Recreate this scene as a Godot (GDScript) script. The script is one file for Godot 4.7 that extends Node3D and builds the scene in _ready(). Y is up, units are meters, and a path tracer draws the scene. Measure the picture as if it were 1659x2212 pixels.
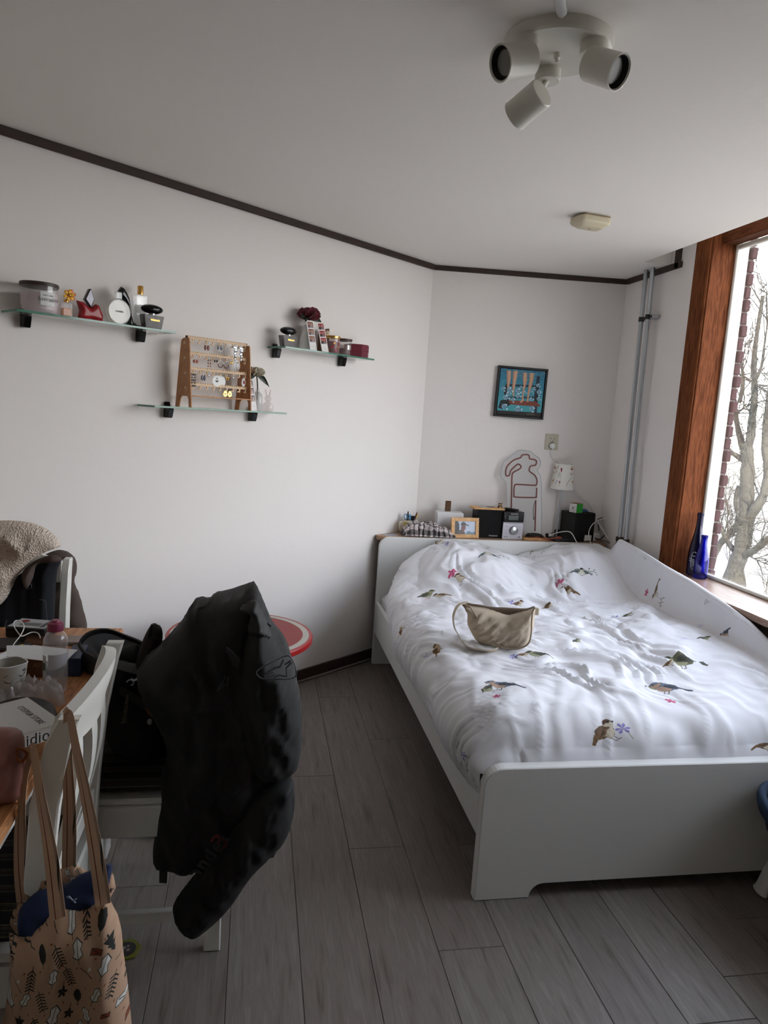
extends Node3D

# ------------------------------------------------------------------ shape builder
class B:
	var st := SurfaceTool.new()
	var g := -1
	var empty := true

	func _init() -> void:
		st.begin(Mesh.PRIMITIVE_TRIANGLES)

	func v(p: Vector3, uv: Vector2) -> void:
		st.set_uv(uv)
		st.set_smooth_group(g)
		st.add_vertex(p)
		empty = false

	func tri(a: Vector3, b: Vector3, c: Vector3, ua := Vector2.ZERO, ub := Vector2.ZERO, uc := Vector2.ZERO) -> void:
		v(a, ua)
		v(c, uc)
		v(b, ub)

	func quad(a: Vector3, b: Vector3, c: Vector3, d: Vector3, ua := Vector2.ZERO, ub := Vector2.RIGHT, uc := Vector2.ONE, ud := Vector2.DOWN) -> void:
		tri(a, b, c, ua, ub, uc)
		tri(a, c, d, ua, uc, ud)

	func face(pts: Array, out_dir: Vector3) -> void:
		var n: Vector3 = (pts[1] - pts[0]).cross(pts[2] - pts[0])
		var p := pts.duplicate()
		if n.dot(out_dir) < 0.0:
			p.reverse()
		for i in range(1, p.size() - 1):
			tri(p[0], p[i], p[i + 1])

	# box with chamfered edges
	func box(c: Vector3, s: Vector3, b := 0.003, bs := Basis()) -> B:
		var old := g
		g = -1
		var h := s * 0.5
		b = minf(b, minf(h.x, minf(h.y, h.z)) * 0.98)
		var k := h - Vector3(b, b, b)
		for a in 3:
			var i := (a + 1) % 3
			var j := (a + 2) % 3
			for sg in [-1.0, 1.0]:
				var pts := []
				for q in [[-1, -1], [1, -1], [1, 1], [-1, 1]]:
					var p := Vector3.ZERO
					p[a] = sg * h[a]
					p[i] = q[0] * k[i]
					p[j] = q[1] * k[j]
					pts.append(c + bs * p)
				var o := Vector3.ZERO
				o[a] = sg
				face(pts, bs * o)
			if b > 0.0:
				for si in [-1.0, 1.0]:
					for sj in [-1.0, 1.0]:
						var e := []
						for q in [[0, -1.0], [0, 1.0], [1, 1.0], [1, -1.0]]:
							var p := Vector3.ZERO
							p[a] = q[1] * k[a]
							p[i] = si * (h[i] if q[0] == 0 else k[i])
							p[j] = sj * (k[j] if q[0] == 0 else h[j])
							e.append(c + bs * p)
						var o := Vector3.ZERO
						o[i] = si
						o[j] = sj
						face(e, bs * o)
		if b > 0.0:
			for sx in [-1.0, 1.0]:
				for sy in [-1.0, 1.0]:
					for sz in [-1.0, 1.0]:
						var o := Vector3(sx, sy, sz)
						face([c + bs * (Vector3(h.x, k.y, k.z) * o), c + bs * (Vector3(k.x, h.y, k.z) * o), c + bs * (Vector3(k.x, k.y, h.z) * o)], bs * o)
		g = old
		return self

	# box given by two opposite corners
	func bx(a: Vector3, b: Vector3, ch := 0.003) -> B:
		return box((a + b) * 0.5, (b - a).abs(), ch)

	# surface of revolution about the local y axis; profile of (radius, height), sharp where it bends by more than 35 degrees
	func lathe(pr: PackedVector2Array, seg := 24, xf := Transform3D(), squash := Vector2.ONE) -> B:
		var gr := 1
		var tot := 0.0
		for i in pr.size() - 1:
			tot += pr[i].distance_to(pr[i + 1])
		var run := 0.0
		for i in pr.size() - 1:
			if i > 0 and absf((pr[i] - pr[i - 1]).angle_to(pr[i + 1] - pr[i])) > 0.6:
				gr = 3 - gr
			g = gr
			var nx := run + pr[i].distance_to(pr[i + 1])
			for k in seg:
				var a0 := TAU * k / seg
				var a1 := TAU * (k + 1) / seg
				var d0 := Vector3(cos(a0) * squash.x, 0, -sin(a0) * squash.y)
				var d1 := Vector3(cos(a1) * squash.x, 0, -sin(a1) * squash.y)
				var p00 := xf * (d0 * pr[i].x + Vector3(0, pr[i].y, 0))
				var p10 := xf * (d1 * pr[i].x + Vector3(0, pr[i].y, 0))
				var p01 := xf * (d0 * pr[i + 1].x + Vector3(0, pr[i + 1].y, 0))
				var p11 := xf * (d1 * pr[i + 1].x + Vector3(0, pr[i + 1].y, 0))
				var u0 := float(k) / seg
				var u1 := float(k + 1) / seg
				var w0 := 1.0 - run / tot
				var w1 := 1.0 - nx / tot
				if pr[i].x > 1e-6:
					tri(p00, p10, p11, Vector2(u0, w0), Vector2(u1, w0), Vector2(u1, w1))
				if pr[i + 1].x > 1e-6:
					tri(p00, p11, p01, Vector2(u0, w0), Vector2(u1, w1), Vector2(u0, w1))
			run = nx
		return self

	# tube through points; r a number or a list; flat: scale across (x along side, y along up)
	func tube(pts: PackedVector3Array, r: Variant, seg := 8, closed := false, flat := Vector2.ONE, up := Vector3.UP) -> B:
		var n := pts.size()
		var rings := []
		var nrm := up
		var along := 0.0
		g = 1
		for i in n:
			var a := pts[(i - 1 + n) % n] if closed or i > 0 else pts[i]
			var b := pts[(i + 1) % n] if closed or i < n - 1 else pts[i]
			var t := (b - a).normalized()
			if i == 0 and absf(t.dot(nrm)) > 0.95:
				nrm = Vector3.RIGHT if absf(t.x) < 0.9 else Vector3.BACK
			nrm = (nrm - t * t.dot(nrm)).normalized()
			var side := t.cross(nrm)
			if i > 0:
				along += pts[i].distance_to(pts[i - 1])
			var rr: float = r[i] if r is Array else r
			var ring := []
			for k in seg:
				var an := TAU * k / seg
				ring.append(pts[i] + side * cos(an) * rr * flat.x + nrm * sin(an) * rr * flat.y)
			rings.append([ring, along])
		for i in (n if closed else n - 1):
			var p: Array = rings[i]
			var q: Array = rings[(i + 1) % n]
			for k in seg:
				var m := (k + 1) % seg
				var u0 := float(k) / seg
				var u1 := float(k + 1) / seg
				quad(p[0][k], p[0][m], q[0][m], q[0][k], Vector2(u0, p[1]), Vector2(u1, p[1]), Vector2(u1, q[1]), Vector2(u0, q[1]))
		if not closed:
			g = -1
			for i in range(1, seg - 1):
				tri(rings[0][0][0], rings[0][0][i + 1], rings[0][0][i])
				tri(rings[n - 1][0][0], rings[n - 1][0][i], rings[n - 1][0][i + 1])
		return self

	# outline in the xy plane, extruded from z = 0 to z = depth, edges chamfered by b
	func prism(poly: PackedVector2Array, depth: float, xf := Transform3D(), b := 0.0, smooth := false) -> B:
		var p := PackedVector2Array()
		for q in poly:
			if p.is_empty() or p[p.size() - 1].distance_to(q) > 1e-5:
				p.append(q)
		if p[0].distance_to(p[p.size() - 1]) < 1e-5:
			p.remove_at(p.size() - 1)
		var area := 0.0
		for i in p.size():
			area += p[i].cross(p[(i + 1) % p.size()])
		if area < 0.0:
			p.reverse()
		var n := p.size()
		var ins := PackedVector2Array()
		for i in n:
			var d0 := (p[i] - p[(i - 1 + n) % n]).normalized()
			var d1 := (p[(i + 1) % n] - p[i]).normalized()
			var n0 := Vector2(-d0.y, d0.x)
			var n1 := Vector2(-d1.y, d1.x)
			var m := n0 + n1
			var l := maxf(m.length_squared(), 0.3)
			ins.append(p[i] + m * (2.0 * b / l))
		var tris := Geometry2D.triangulate_polygon(ins if b > 0.0 else p)
		var cap := ins if b > 0.0 else p
		g = -1
		for i in range(0, tris.size(), 3):
			var a := cap[tris[i]]
			var c := cap[tris[i + 1]]
			var e := cap[tris[i + 2]]
			if (c - a).cross(e - a) < 0.0:
				var sw := c
				c = e
				e = sw
			tri(xf * Vector3(a.x, a.y, depth), xf * Vector3(c.x, c.y, depth), xf * Vector3(e.x, e.y, depth), a, c, e)
			tri(xf * Vector3(a.x, a.y, 0), xf * Vector3(e.x, e.y, 0), xf * Vector3(c.x, c.y, 0), a, e, c)
		g = 1 if smooth else -1
		var run := 0.0
		for i in n:
			var j := (i + 1) % n
			var nr := run + p[i].distance_to(p[j])
			quad(xf * Vector3(p[i].x, p[i].y, b), xf * Vector3(p[j].x, p[j].y, b), xf * Vector3(p[j].x, p[j].y, depth - b), xf * Vector3(p[i].x, p[i].y, depth - b), Vector2(run, 0), Vector2(nr, 0), Vector2(nr, depth), Vector2(run, depth))
			run = nr
			if b > 0.0:
				quad(xf * Vector3(p[i].x, p[i].y, depth - b), xf * Vector3(p[j].x, p[j].y, depth - b), xf * Vector3(ins[j].x, ins[j].y, depth), xf * Vector3(ins[i].x, ins[i].y, depth))
				quad(xf * Vector3(p[j].x, p[j].y, b), xf * Vector3(p[i].x, p[i].y, b), xf * Vector3(ins[i].x, ins[i].y, 0), xf * Vector3(ins[j].x, ins[j].y, 0))
		g = -1
		return self

	# smooth surface over a grid of points f(u, v), u and v from 0 to 1; a thickness > 0 closes it into a sheet
	func sheet(nu: int, nv: int, f: Callable, thick := 0.0, uvs := Vector2.ONE) -> B:
		var P := PackedVector3Array()
		P.resize((nu + 1) * (nv + 1))
		for j in nv + 1:
			for i in nu + 1:
				P[j * (nu + 1) + i] = f.call(float(i) / nu, float(j) / nv)
		var N := PackedVector3Array()
		if thick > 0.0:
			N.resize(P.size())
			for j in nv + 1:
				for i in nu + 1:
					var du := P[j * (nu + 1) + mini(i + 1, nu)] - P[j * (nu + 1) + maxi(i - 1, 0)]
					var dv := P[mini(j + 1, nv) * (nu + 1) + i] - P[maxi(j - 1, 0) * (nu + 1) + i]
					N[j * (nu + 1) + i] = du.cross(dv).normalized() * thick
		g = 1
		for j in nv:
			for i in nu:
				var a := j * (nu + 1) + i
				var c := a + nu + 1
				var u0 := Vector2(float(i) / nu, float(j) / nv) * uvs
				var u1 := Vector2(float(i + 1) / nu, float(j + 1) / nv) * uvs
				quad(P[a], P[a + 1], P[c + 1], P[c], u0, Vector2(u1.x, u0.y), u1, Vector2(u0.x, u1.y))
				if thick > 0.0:
					quad(P[a] - N[a], P[c] - N[c], P[c + 1] - N[c + 1], P[a + 1] - N[a + 1], u0, Vector2(u0.x, u1.y), u1, Vector2(u1.x, u0.y))
		if thick > 0.0:
			g = 2
			for i in nu:
				for a in [[i, i + 1], [nv * (nu + 1) + i + 1, nv * (nu + 1) + i]]:
					quad(P[a[1]], P[a[0]], P[a[0]] - N[a[0]], P[a[1]] - N[a[1]])
			for j in nv:
				for a in [[(j + 1) * (nu + 1), j * (nu + 1)], [j * (nu + 1) + nu, (j + 1) * (nu + 1) + nu]]:
					quad(P[a[1]], P[a[0]], P[a[0]] - N[a[0]], P[a[1]] - N[a[1]])
		return self

	func ball(c: Vector3, r: Vector3, seg := 16, bs := Basis()) -> B:
		var pr := PackedVector2Array()
		for i in seg / 2 + 1:
			var a := -PI / 2 + PI * i / (seg / 2)
			pr.append(Vector2(maxf(cos(a), 0.0), sin(a)))
		pr[0].x = 0.0
		pr[pr.size() - 1].x = 0.0
		return lathe_s(pr, seg, Transform3D(bs * Basis.from_scale(r), c))

	func lathe_s(pr: PackedVector2Array, seg: int, xf: Transform3D) -> B:
		g = 1
		for i in pr.size() - 1:
			for k in seg:
				var a0 := TAU * k / seg
				var a1 := TAU * (k + 1) / seg
				var p00 := xf * Vector3(cos(a0) * pr[i].x, pr[i].y, -sin(a0) * pr[i].x)
				var p10 := xf * Vector3(cos(a1) * pr[i].x, pr[i].y, -sin(a1) * pr[i].x)
				var p01 := xf * Vector3(cos(a0) * pr[i + 1].x, pr[i + 1].y, -sin(a0) * pr[i + 1].x)
				var p11 := xf * Vector3(cos(a1) * pr[i + 1].x, pr[i + 1].y, -sin(a1) * pr[i + 1].x)
				var u0 := Vector2(float(k) / seg, 1.0 - float(i) / (pr.size() - 1))
				var u1 := Vector2(float(k + 1) / seg, 1.0 - float(i + 1) / (pr.size() - 1))
				if pr[i].x > 1e-6:
					tri(p00, p10, p11, u0, Vector2(u1.x, u0.y), u1)
				if pr[i + 1].x > 1e-6:
					tri(p00, p11, p01, u0, u1, Vector2(u0.x, u1.y))
		return self

	# a padded shape: an outline in the xy plane swelling to +-half along z, rounded towards the outline over the distance rim;
	# relief(x, y, side) moves the surface along z
	func puff(poly: PackedVector2Array, cell: float, half: float, rim: float, xf: Transform3D, relief = null, back := 1.0) -> B:
		var lo := poly[0]
		var hi := poly[0]
		for p in poly:
			lo = lo.min(p)
			hi = hi.max(p)
		var nx := int((hi.x - lo.x) / cell) + 3
		var ny := int((hi.y - lo.y) / cell) + 3
		lo -= Vector2(cell, cell)
		var n := poly.size()
		var inside := PackedByteArray()
		inside.resize((nx + 1) * (ny + 1))
		var pos := PackedVector2Array()
		pos.resize(inside.size())
		var dist := PackedFloat32Array()
		dist.resize(inside.size())
		for j in ny + 1:
			for i in nx + 1:
				var q := lo + Vector2(i, j) * cell
				var best := 1e9
				var near := q
				for k in n:
					var c := Geometry2D.get_closest_point_to_segment(q, poly[k], poly[(k + 1) % n])
					var d := q.distance_squared_to(c)
					if d < best:
						best = d
						near = c
				var at := j * (nx + 1) + i
				var is_in := Geometry2D.is_point_in_polygon(q, poly)
				inside[at] = 1 if is_in else 0
				dist[at] = sqrt(best) if is_in else 0.0
				pos[at] = q if is_in else near
		var F := PackedVector3Array()
		var K := PackedVector3Array()
		F.resize(inside.size())
		K.resize(inside.size())
		for at in inside.size():
			var e := clampf(dist[at] / rim, 0.0, 1.0)
			var z := half * sqrt(1.0 - (1.0 - e) * (1.0 - e))
			var w := smoothstep(0.0, 0.6, e)
			var p := pos[at]
			F[at] = xf * Vector3(p.x, p.y, z + (w * relief.call(p.x, p.y, 1.0) if relief != null else 0.0))
			K[at] = xf * Vector3(p.x, p.y, -z * back + (w * relief.call(p.x, p.y, -1.0) if relief != null else 0.0))
		g = 1
		var sz := hi - lo
		for j in ny:
			for i in nx:
				var a := j * (nx + 1) + i
				var ids := [a, a + 1, a + nx + 2, a + nx + 1]
				if inside[ids[0]] + inside[ids[1]] + inside[ids[2]] + inside[ids[3]] == 0:
					continue
				var uv := []
				for k in ids:
					uv.append((pos[k] - lo) / sz)
				quad(F[ids[0]], F[ids[1]], F[ids[2]], F[ids[3]], uv[0], uv[1], uv[2], uv[3])
				quad(K[ids[1]], K[ids[0]], K[ids[3]], K[ids[2]], uv[1], uv[0], uv[3], uv[2])
		return self

	func mesh() -> ArrayMesh:
		st.index()
		st.generate_normals()
		return st.commit()


# ------------------------------------------------------------------ objects, parts and labels
var used := {}
var M := {}


func numbered(n: String) -> String:
	if not used.has(n):
		used[n] = 0
		return n
	used[n] += 1
	return "%s_%03d" % [n, used[n]]


func tag(o: Node, label: String, category: String, group := "") -> void:
	o.set_meta("label", label)
	o.set_meta("category", category)
	if group != "":
		o.set_meta("group", group)


# a thing made of parts: a Node3D at its base
func thing(called: String, label: String, category: String, at := Vector3.ZERO, turn := 0.0, group := "") -> Node3D:
	var o := Node3D.new()
	o.name = numbered(called)
	add_child(o)
	o.position = at
	o.rotation.y = turn
	tag(o, label, category, group)
	return o


# one named mesh: a part of a thing, or (without parent) a thing by itself
func part(called: String, b: Variant, m: Material, parent: Node = null, label := "") -> MeshInstance3D:
	var o := MeshInstance3D.new()
	o.mesh = b.mesh() if b is B else b
	if parent == null:
		o.name = numbered(called)
		add_child(o)
	else:
		o.name = called
		parent.add_child(o, true)
	o.material_override = m
	if label != "":
		o.set_meta("label", label)
	return o


func solo(called: String, b: Variant, m: Material, label: String, category: String, group := "", at := Vector3.ZERO, turn := 0.0) -> MeshInstance3D:
	var o := part(called, b, m)
	o.position = at
	o.rotation.y = turn
	tag(o, label, category, group)
	return o


func struct(called: String, b: Variant, m: Material, parent: Node = null) -> MeshInstance3D:
	var o := part(called, b, m, parent)
	if parent == null:
		o.set_meta("kind", "structure")
	return o


func setting(called: String) -> Node3D:
	var o := Node3D.new()
	o.name = numbered(called)
	o.set_meta("kind", "structure")
	add_child(o)
	return o


# a copy of a thing with its parts
func copy(o: Node3D, label: String, at: Vector3, turn := 0.0) -> Node3D:
	var c: Node3D = o.duplicate()
	var base: String = String(o.name).rstrip("0123456789").trim_suffix("_")
	c.name = numbered(base)
	add_child(c)
	c.position = at
	c.rotation.y = turn
	c.set_meta("label", label)
	return c


func words(called: String, t: String, size: float, m: Material, parent: Node, xf: Transform3D, deep := 0.0006, font := "Droid Sans", bold := false) -> MeshInstance3D:
	var tm := TextMesh.new()
	var f := SystemFont.new()
	f.font_names = PackedStringArray([font])
	if bold:
		f.font_weight = 700
	tm.font = f
	tm.text = t
	tm.font_size = 32
	tm.pixel_size = size / 32.0
	tm.depth = deep
	tm.curve_step = 2.0
	var o := part(called, tm, m, parent)
	o.transform = xf
	return o


# ------------------------------------------------------------------ materials
func mat(c: Color, rough := 0.6, metal := 0.0) -> StandardMaterial3D:
	var m := StandardMaterial3D.new()
	m.albedo_color = c
	m.roughness = rough
	m.metallic = metal
	return m


func rgb(r: int, g: int, b: int) -> Color:
	return Color8(r, g, b)


func clear(c: Color, alpha := 0.08, rough := 0.02) -> StandardMaterial3D:
	var m := mat(Color(c.r, c.g, c.b, alpha), rough)
	m.transparency = BaseMaterial3D.TRANSPARENCY_ALPHA
	m.cull_mode = BaseMaterial3D.CULL_DISABLED
	return m


# tinted see-through plastic or glass with the colour of its own (rougher than a pane, so that it keeps its tint)
func tinted(c: Color, alpha: float, rough := 0.27) -> StandardMaterial3D:
	return clear(c, alpha, rough)


func noise_tex(freq: float, ramp: Array, size := 512, oct := 4, sd := 1, kind := FastNoiseLite.TYPE_SIMPLEX_SMOOTH, warp := 0.0) -> NoiseTexture2D:
	var f := FastNoiseLite.new()
	f.noise_type = kind
	f.frequency = freq
	f.fractal_octaves = oct
	f.seed = sd
	if warp > 0.0:
		f.domain_warp_enabled = true
		f.domain_warp_amplitude = warp
		f.domain_warp_frequency = freq * 0.6
	var t := NoiseTexture2D.new()
	t.width = size
	t.height = size
	t.seamless = true
	t.noise = f
	if ramp.size():
		var gr := Gradient.new()
		gr.offsets = PackedFloat32Array()
		gr.colors = PackedColorArray()
		var offs := PackedFloat32Array()
		var cols := PackedColorArray()
		for k in ramp:
			offs.append(k[0])
			cols.append(k[1])
		gr.offsets = offs
		gr.colors = cols
		t.color_ramp = gr
	return t


func tri_map(m: StandardMaterial3D, scale: Vector3, world := false) -> StandardMaterial3D:
	m.uv1_triplanar = true
	m.uv1_world_triplanar = world
	m.uv1_scale = scale
	return m


func bump(m: StandardMaterial3D, t: Texture2D, h: float) -> StandardMaterial3D:
	m.heightmap_enabled = true
	m.heightmap_texture = t
	m.heightmap_scale = h
	return m


func V(x: float, y: float, z: float) -> Vector3:
	return Vector3(x, y, z)


func at_dir(o: Vector3, z_dir: Vector3, up := Vector3.UP) -> Transform3D:
	var z := z_dir.normalized()
	var x := up.cross(z).normalized()
	return Transform3D(Basis(x, z.cross(x), z), o)


func curve(pts: Array, n := 24, closed := false) -> PackedVector3Array:
	var out := PackedVector3Array()
	var k := pts.size()
	var spans := k if closed else k - 1
	for i in n + (0 if closed else 1):
		var t := float(i) / n * spans
		var s := mini(int(t), spans - 1)
		var f := t - s
		var p0: Vector3 = pts[(s - 1 + k) % k] if closed or s > 0 else pts[0]
		var p1: Vector3 = pts[s]
		var p2: Vector3 = pts[(s + 1) % k]
		var p3: Vector3 = pts[(s + 2) % k] if closed or s + 2 < k else pts[k - 1]
		out.append(p1.cubic_interpolate(p2, p0, p3, f))
	return out


func curve2(pts: Array, n := 32, closed := true) -> PackedVector2Array:
	var a := []
	for p in pts:
		a.append(Vector3(p[0], p[1], 0))
	var out := PackedVector2Array()
	for p in curve(a, n, closed):
		out.append(Vector2(p.x, p.y))
	return out


func poly(pts: Array) -> PackedVector2Array:
	var out := PackedVector2Array()
	for p in pts:
		out.append(Vector2(p[0], p[1]))
	return out


func round_rect(w: float, h: float, r: float, seg := 6) -> PackedVector2Array:
	var out := PackedVector2Array()
	for q in [[1, 1, 0.0], [-1, 1, 0.5], [-1, -1, 1.0], [1, -1, 1.5]]:
		for i in seg + 1:
			var a: float = (q[2] + 0.5 * i / seg) * PI
			out.append(Vector2(q[0] * (w / 2 - r) + cos(a) * r, q[1] * (h / 2 - r) + sin(a) * r))
	return out


func circle2(r: float, seg := 24, c := Vector2.ZERO) -> PackedVector2Array:
	var out := PackedVector2Array()
	for i in seg:
		out.append(c + Vector2(cos(TAU * i / seg), sin(TAU * i / seg)) * r)
	return out


# ------------------------------------------------------------------ painting prints into an Image
func fill_poly(im: Image, pts: PackedVector2Array, c: Color) -> void:
	var lo := 1e9
	var hi := -1e9
	for p in pts:
		lo = minf(lo, p.y)
		hi = maxf(hi, p.y)
	var w := im.get_width()
	for y in range(maxi(int(floor(lo)), 0), mini(int(ceil(hi)), im.get_height() - 1) + 1):
		var xs := []
		for i in pts.size():
			var a := pts[i]
			var b := pts[(i + 1) % pts.size()]
			if (a.y <= y + 0.5) != (b.y <= y + 0.5):
				xs.append(a.x + (y + 0.5 - a.y) / (b.y - a.y) * (b.x - a.x))
		xs.sort()
		for i in range(0, xs.size() - 1, 2):
			var x0 := maxi(int(round(xs[i])), 0)
			var x1 := mini(int(round(xs[i + 1])), w)
			if x1 > x0:
				im.fill_rect(Rect2i(x0, y, x1 - x0, 1), c)


func stroke(im: Image, pts: PackedVector2Array, w: float, c: Color) -> void:
	for i in pts.size() - 1:
		var d := (pts[i + 1] - pts[i])
		if d.length() < 0.01:
			continue
		var n := Vector2(-d.y, d.x).normalized() * w * 0.5
		var e := d.normalized() * w * 0.25
		fill_poly(im, PackedVector2Array([pts[i] + n - e, pts[i + 1] + n + e, pts[i + 1] - n + e, pts[i] - n - e]), c)


func oval(im: Image, c: Vector2, r: Vector2, col: Color, turn := 0.0) -> void:
	var p := PackedVector2Array()
	for i in 20:
		p.append(c + (Vector2(cos(TAU * i / 20.0), sin(TAU * i / 20.0)) * r).rotated(turn))
	fill_poly(im, p, col)


func placed(pts: Array, c: Vector2, s: float, turn := 0.0, flip := false) -> PackedVector2Array:
	var out := PackedVector2Array()
	for p in pts:
		out.append(c + (Vector2(p[0] * (-1.0 if flip else 1.0), p[1]) * s).rotated(turn))
	return out


func tex(im: Image) -> ImageTexture:
	return ImageTexture.create_from_image(im)


func _ready() -> void:
	# camera
	var cam := Camera3D.new()
	cam.name = "camera"
	cam.fov = 71.5825
	cam.near = 0.02
	cam.far = 400.0
	cam.transform = Transform3D(Basis(Vector3(0.9831, 0.0642, 0.1712), Vector3(-0.0386, 0.9881, -0.1490), Vector3(-0.1787, 0.1399, 0.9739)), Vector3(0, 1.479, 0))
	add_child(cam)
	# daylight: a bright overcast-to-clear sky, exposure
	var env := Environment.new()
	var sky := ProceduralSkyMaterial.new()
	sky.sky_top_color = Color(0.70, 0.74, 0.81)
	sky.sky_horizon_color = Color(0.98, 0.98, 0.97)
	sky.sky_curve = 0.2
	sky.ground_bottom_color = Color(0.6, 0.6, 0.58)
	sky.ground_horizon_color = Color(0.85, 0.85, 0.83)
	env.background_mode = Environment.BG_SKY
	env.sky = Sky.new()
	env.sky.sky_material = sky
	env.background_energy_multiplier = 5.2
	env.tonemap_mode = Environment.TONE_MAPPER_LINEAR
	env.tonemap_exposure = 1.98
	env.sdfgi_enabled = true
	env.ssao_enabled = true
	env.ssil_enabled = true
	var we := WorldEnvironment.new()
	we.name = "world_environment"
	we.environment = env
	add_child(we)
	# the sun stands over the house, behind the window wall: it lights the street and the tree, not the room
	var sun := DirectionalLight3D.new()
	sun.name = "sun"
	sun.light_energy = 3.0
	sun.light_color = Color(1.0, 0.96, 0.9)
	sun.light_angular_distance = 0.6
	sun.shadow_enabled = true
	sun.sky_mode = DirectionalLight3D.SKY_MODE_LIGHT_ONLY
	add_child(sun)
	sun.look_at_from_position(Vector3.ZERO, Vector3(0.15, -0.5, -0.85))
	make_materials()
	build_room()
	build_window()
	build_outside()
	build_bed()
	build_duvet()
	build_ceiling_things()
	build_back_wall()
	build_desk()
	build_bag()
	build_shelves()
	build_left()


func make_materials() -> void:
	var plaster := noise_tex(0.02, [], 512, 5, 7)
	M.wall = bump(tri_map(mat(Color(0.93, 0.91, 0.895), 0.92), Vector3(2, 2, 2), true), plaster, 0.05)
	M.wall_far = mat(Color(0.86, 0.83, 0.78), 0.9)
	M.ceiling = bump(tri_map(mat(Color(0.94, 0.925, 0.90), 0.95), Vector3(2, 2, 2), true), plaster, 0.03)
	var grain := noise_tex(0.012, [[0.0, Color(0.68, 0.64, 0.62)], [0.22, Color(0.84, 0.82, 0.80)], [0.45, Color(0.93, 0.92, 0.91)], [0.6, Color(0.87, 0.86, 0.85)], [0.75, Color(0.97, 0.97, 0.97)], [1.0, Color(0.9, 0.89, 0.88)]], 1024, 6, 3, FastNoiseLite.TYPE_SIMPLEX_SMOOTH, 25.0)
	M.grain = grain
	M.plank = []
	for k in 4:
		var m := mat([Color(0.52, 0.49, 0.465), Color(0.505, 0.478, 0.455), Color(0.535, 0.508, 0.484), Color(0.512, 0.482, 0.455)][k], 0.5)
		m.albedo_texture = grain
		tri_map(m, Vector3(2.6, 2.6, 0.22), true)
		m.uv1_offset = Vector3(0.37 * k, 0.1, 0.23 * k)
		bump(m, grain, 0.02)
		M.plank.append(m)
	# dark brown varnished trim, red-brown window wood
	var streak := noise_tex(0.01, [[0.0, Color(0.6, 0.55, 0.5)], [0.45, Color(0.9, 0.88, 0.86)], [0.55, Color(1, 1, 1)], [1.0, Color(0.7, 0.66, 0.62)]], 512, 5, 11, FastNoiseLite.TYPE_SIMPLEX_SMOOTH, 12.0)
	M.streak = streak
	M.trim = mat(Color(0.24, 0.17, 0.14), 0.6)
	M.trim.albedo_texture = streak
	tri_map(M.trim, Vector3(2, 12, 2), true)
	M.post = mat(Color(0.50, 0.29, 0.17), 0.75)
	M.post.metallic_specular = 0.25
	M.post.albedo_texture = streak
	tri_map(M.post, Vector3(9, 0.9, 9), true)
	M.rail = mat(Color(0.40, 0.23, 0.14), 0.75)
	M.rail.metallic_specular = 0.25
	M.rail.albedo_texture = streak
	tri_map(M.rail, Vector3(9, 9, 0.9), true)
	M.sill = mat(Color(0.62, 0.50, 0.42), 0.3)
	M.sill.albedo_texture = streak
	tri_map(M.sill, Vector3(7, 7, 0.8), true)
	M.white_frame = mat(Color(0.9, 0.89, 0.85), 0.4)
	M.white_wood = mat(Color(0.86, 0.855, 0.83), 0.38)
	M.bed_white = mat(Color(0.88, 0.88, 0.87), 0.42)
	M.black = mat(Color(0.03, 0.03, 0.033), 0.5)
	M.black_gloss = mat(Color(0.02, 0.02, 0.022), 0.12)
	M.black_ash = mat(Color(0.05, 0.05, 0.053), 0.55)
	M.grille = mat(Color(0.022, 0.022, 0.024), 0.95)
	M.steel = mat(Color(0.7, 0.71, 0.72), 0.32, 1.0)
	M.zinc = mat(Color(0.72, 0.74, 0.76), 0.36, 0.85)
	M.gold = mat(Color(0.85, 0.66, 0.36), 0.22, 1.0)
	M.white = mat(Color(0.9, 0.9, 0.89), 0.45)
	M.paper = mat(Color(0.88, 0.88, 0.88), 0.8)
	M.glass = clear(Color(1, 1, 1), 0.1)
	M.pane = clear(Color(1, 1, 1), 0.03)


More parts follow.
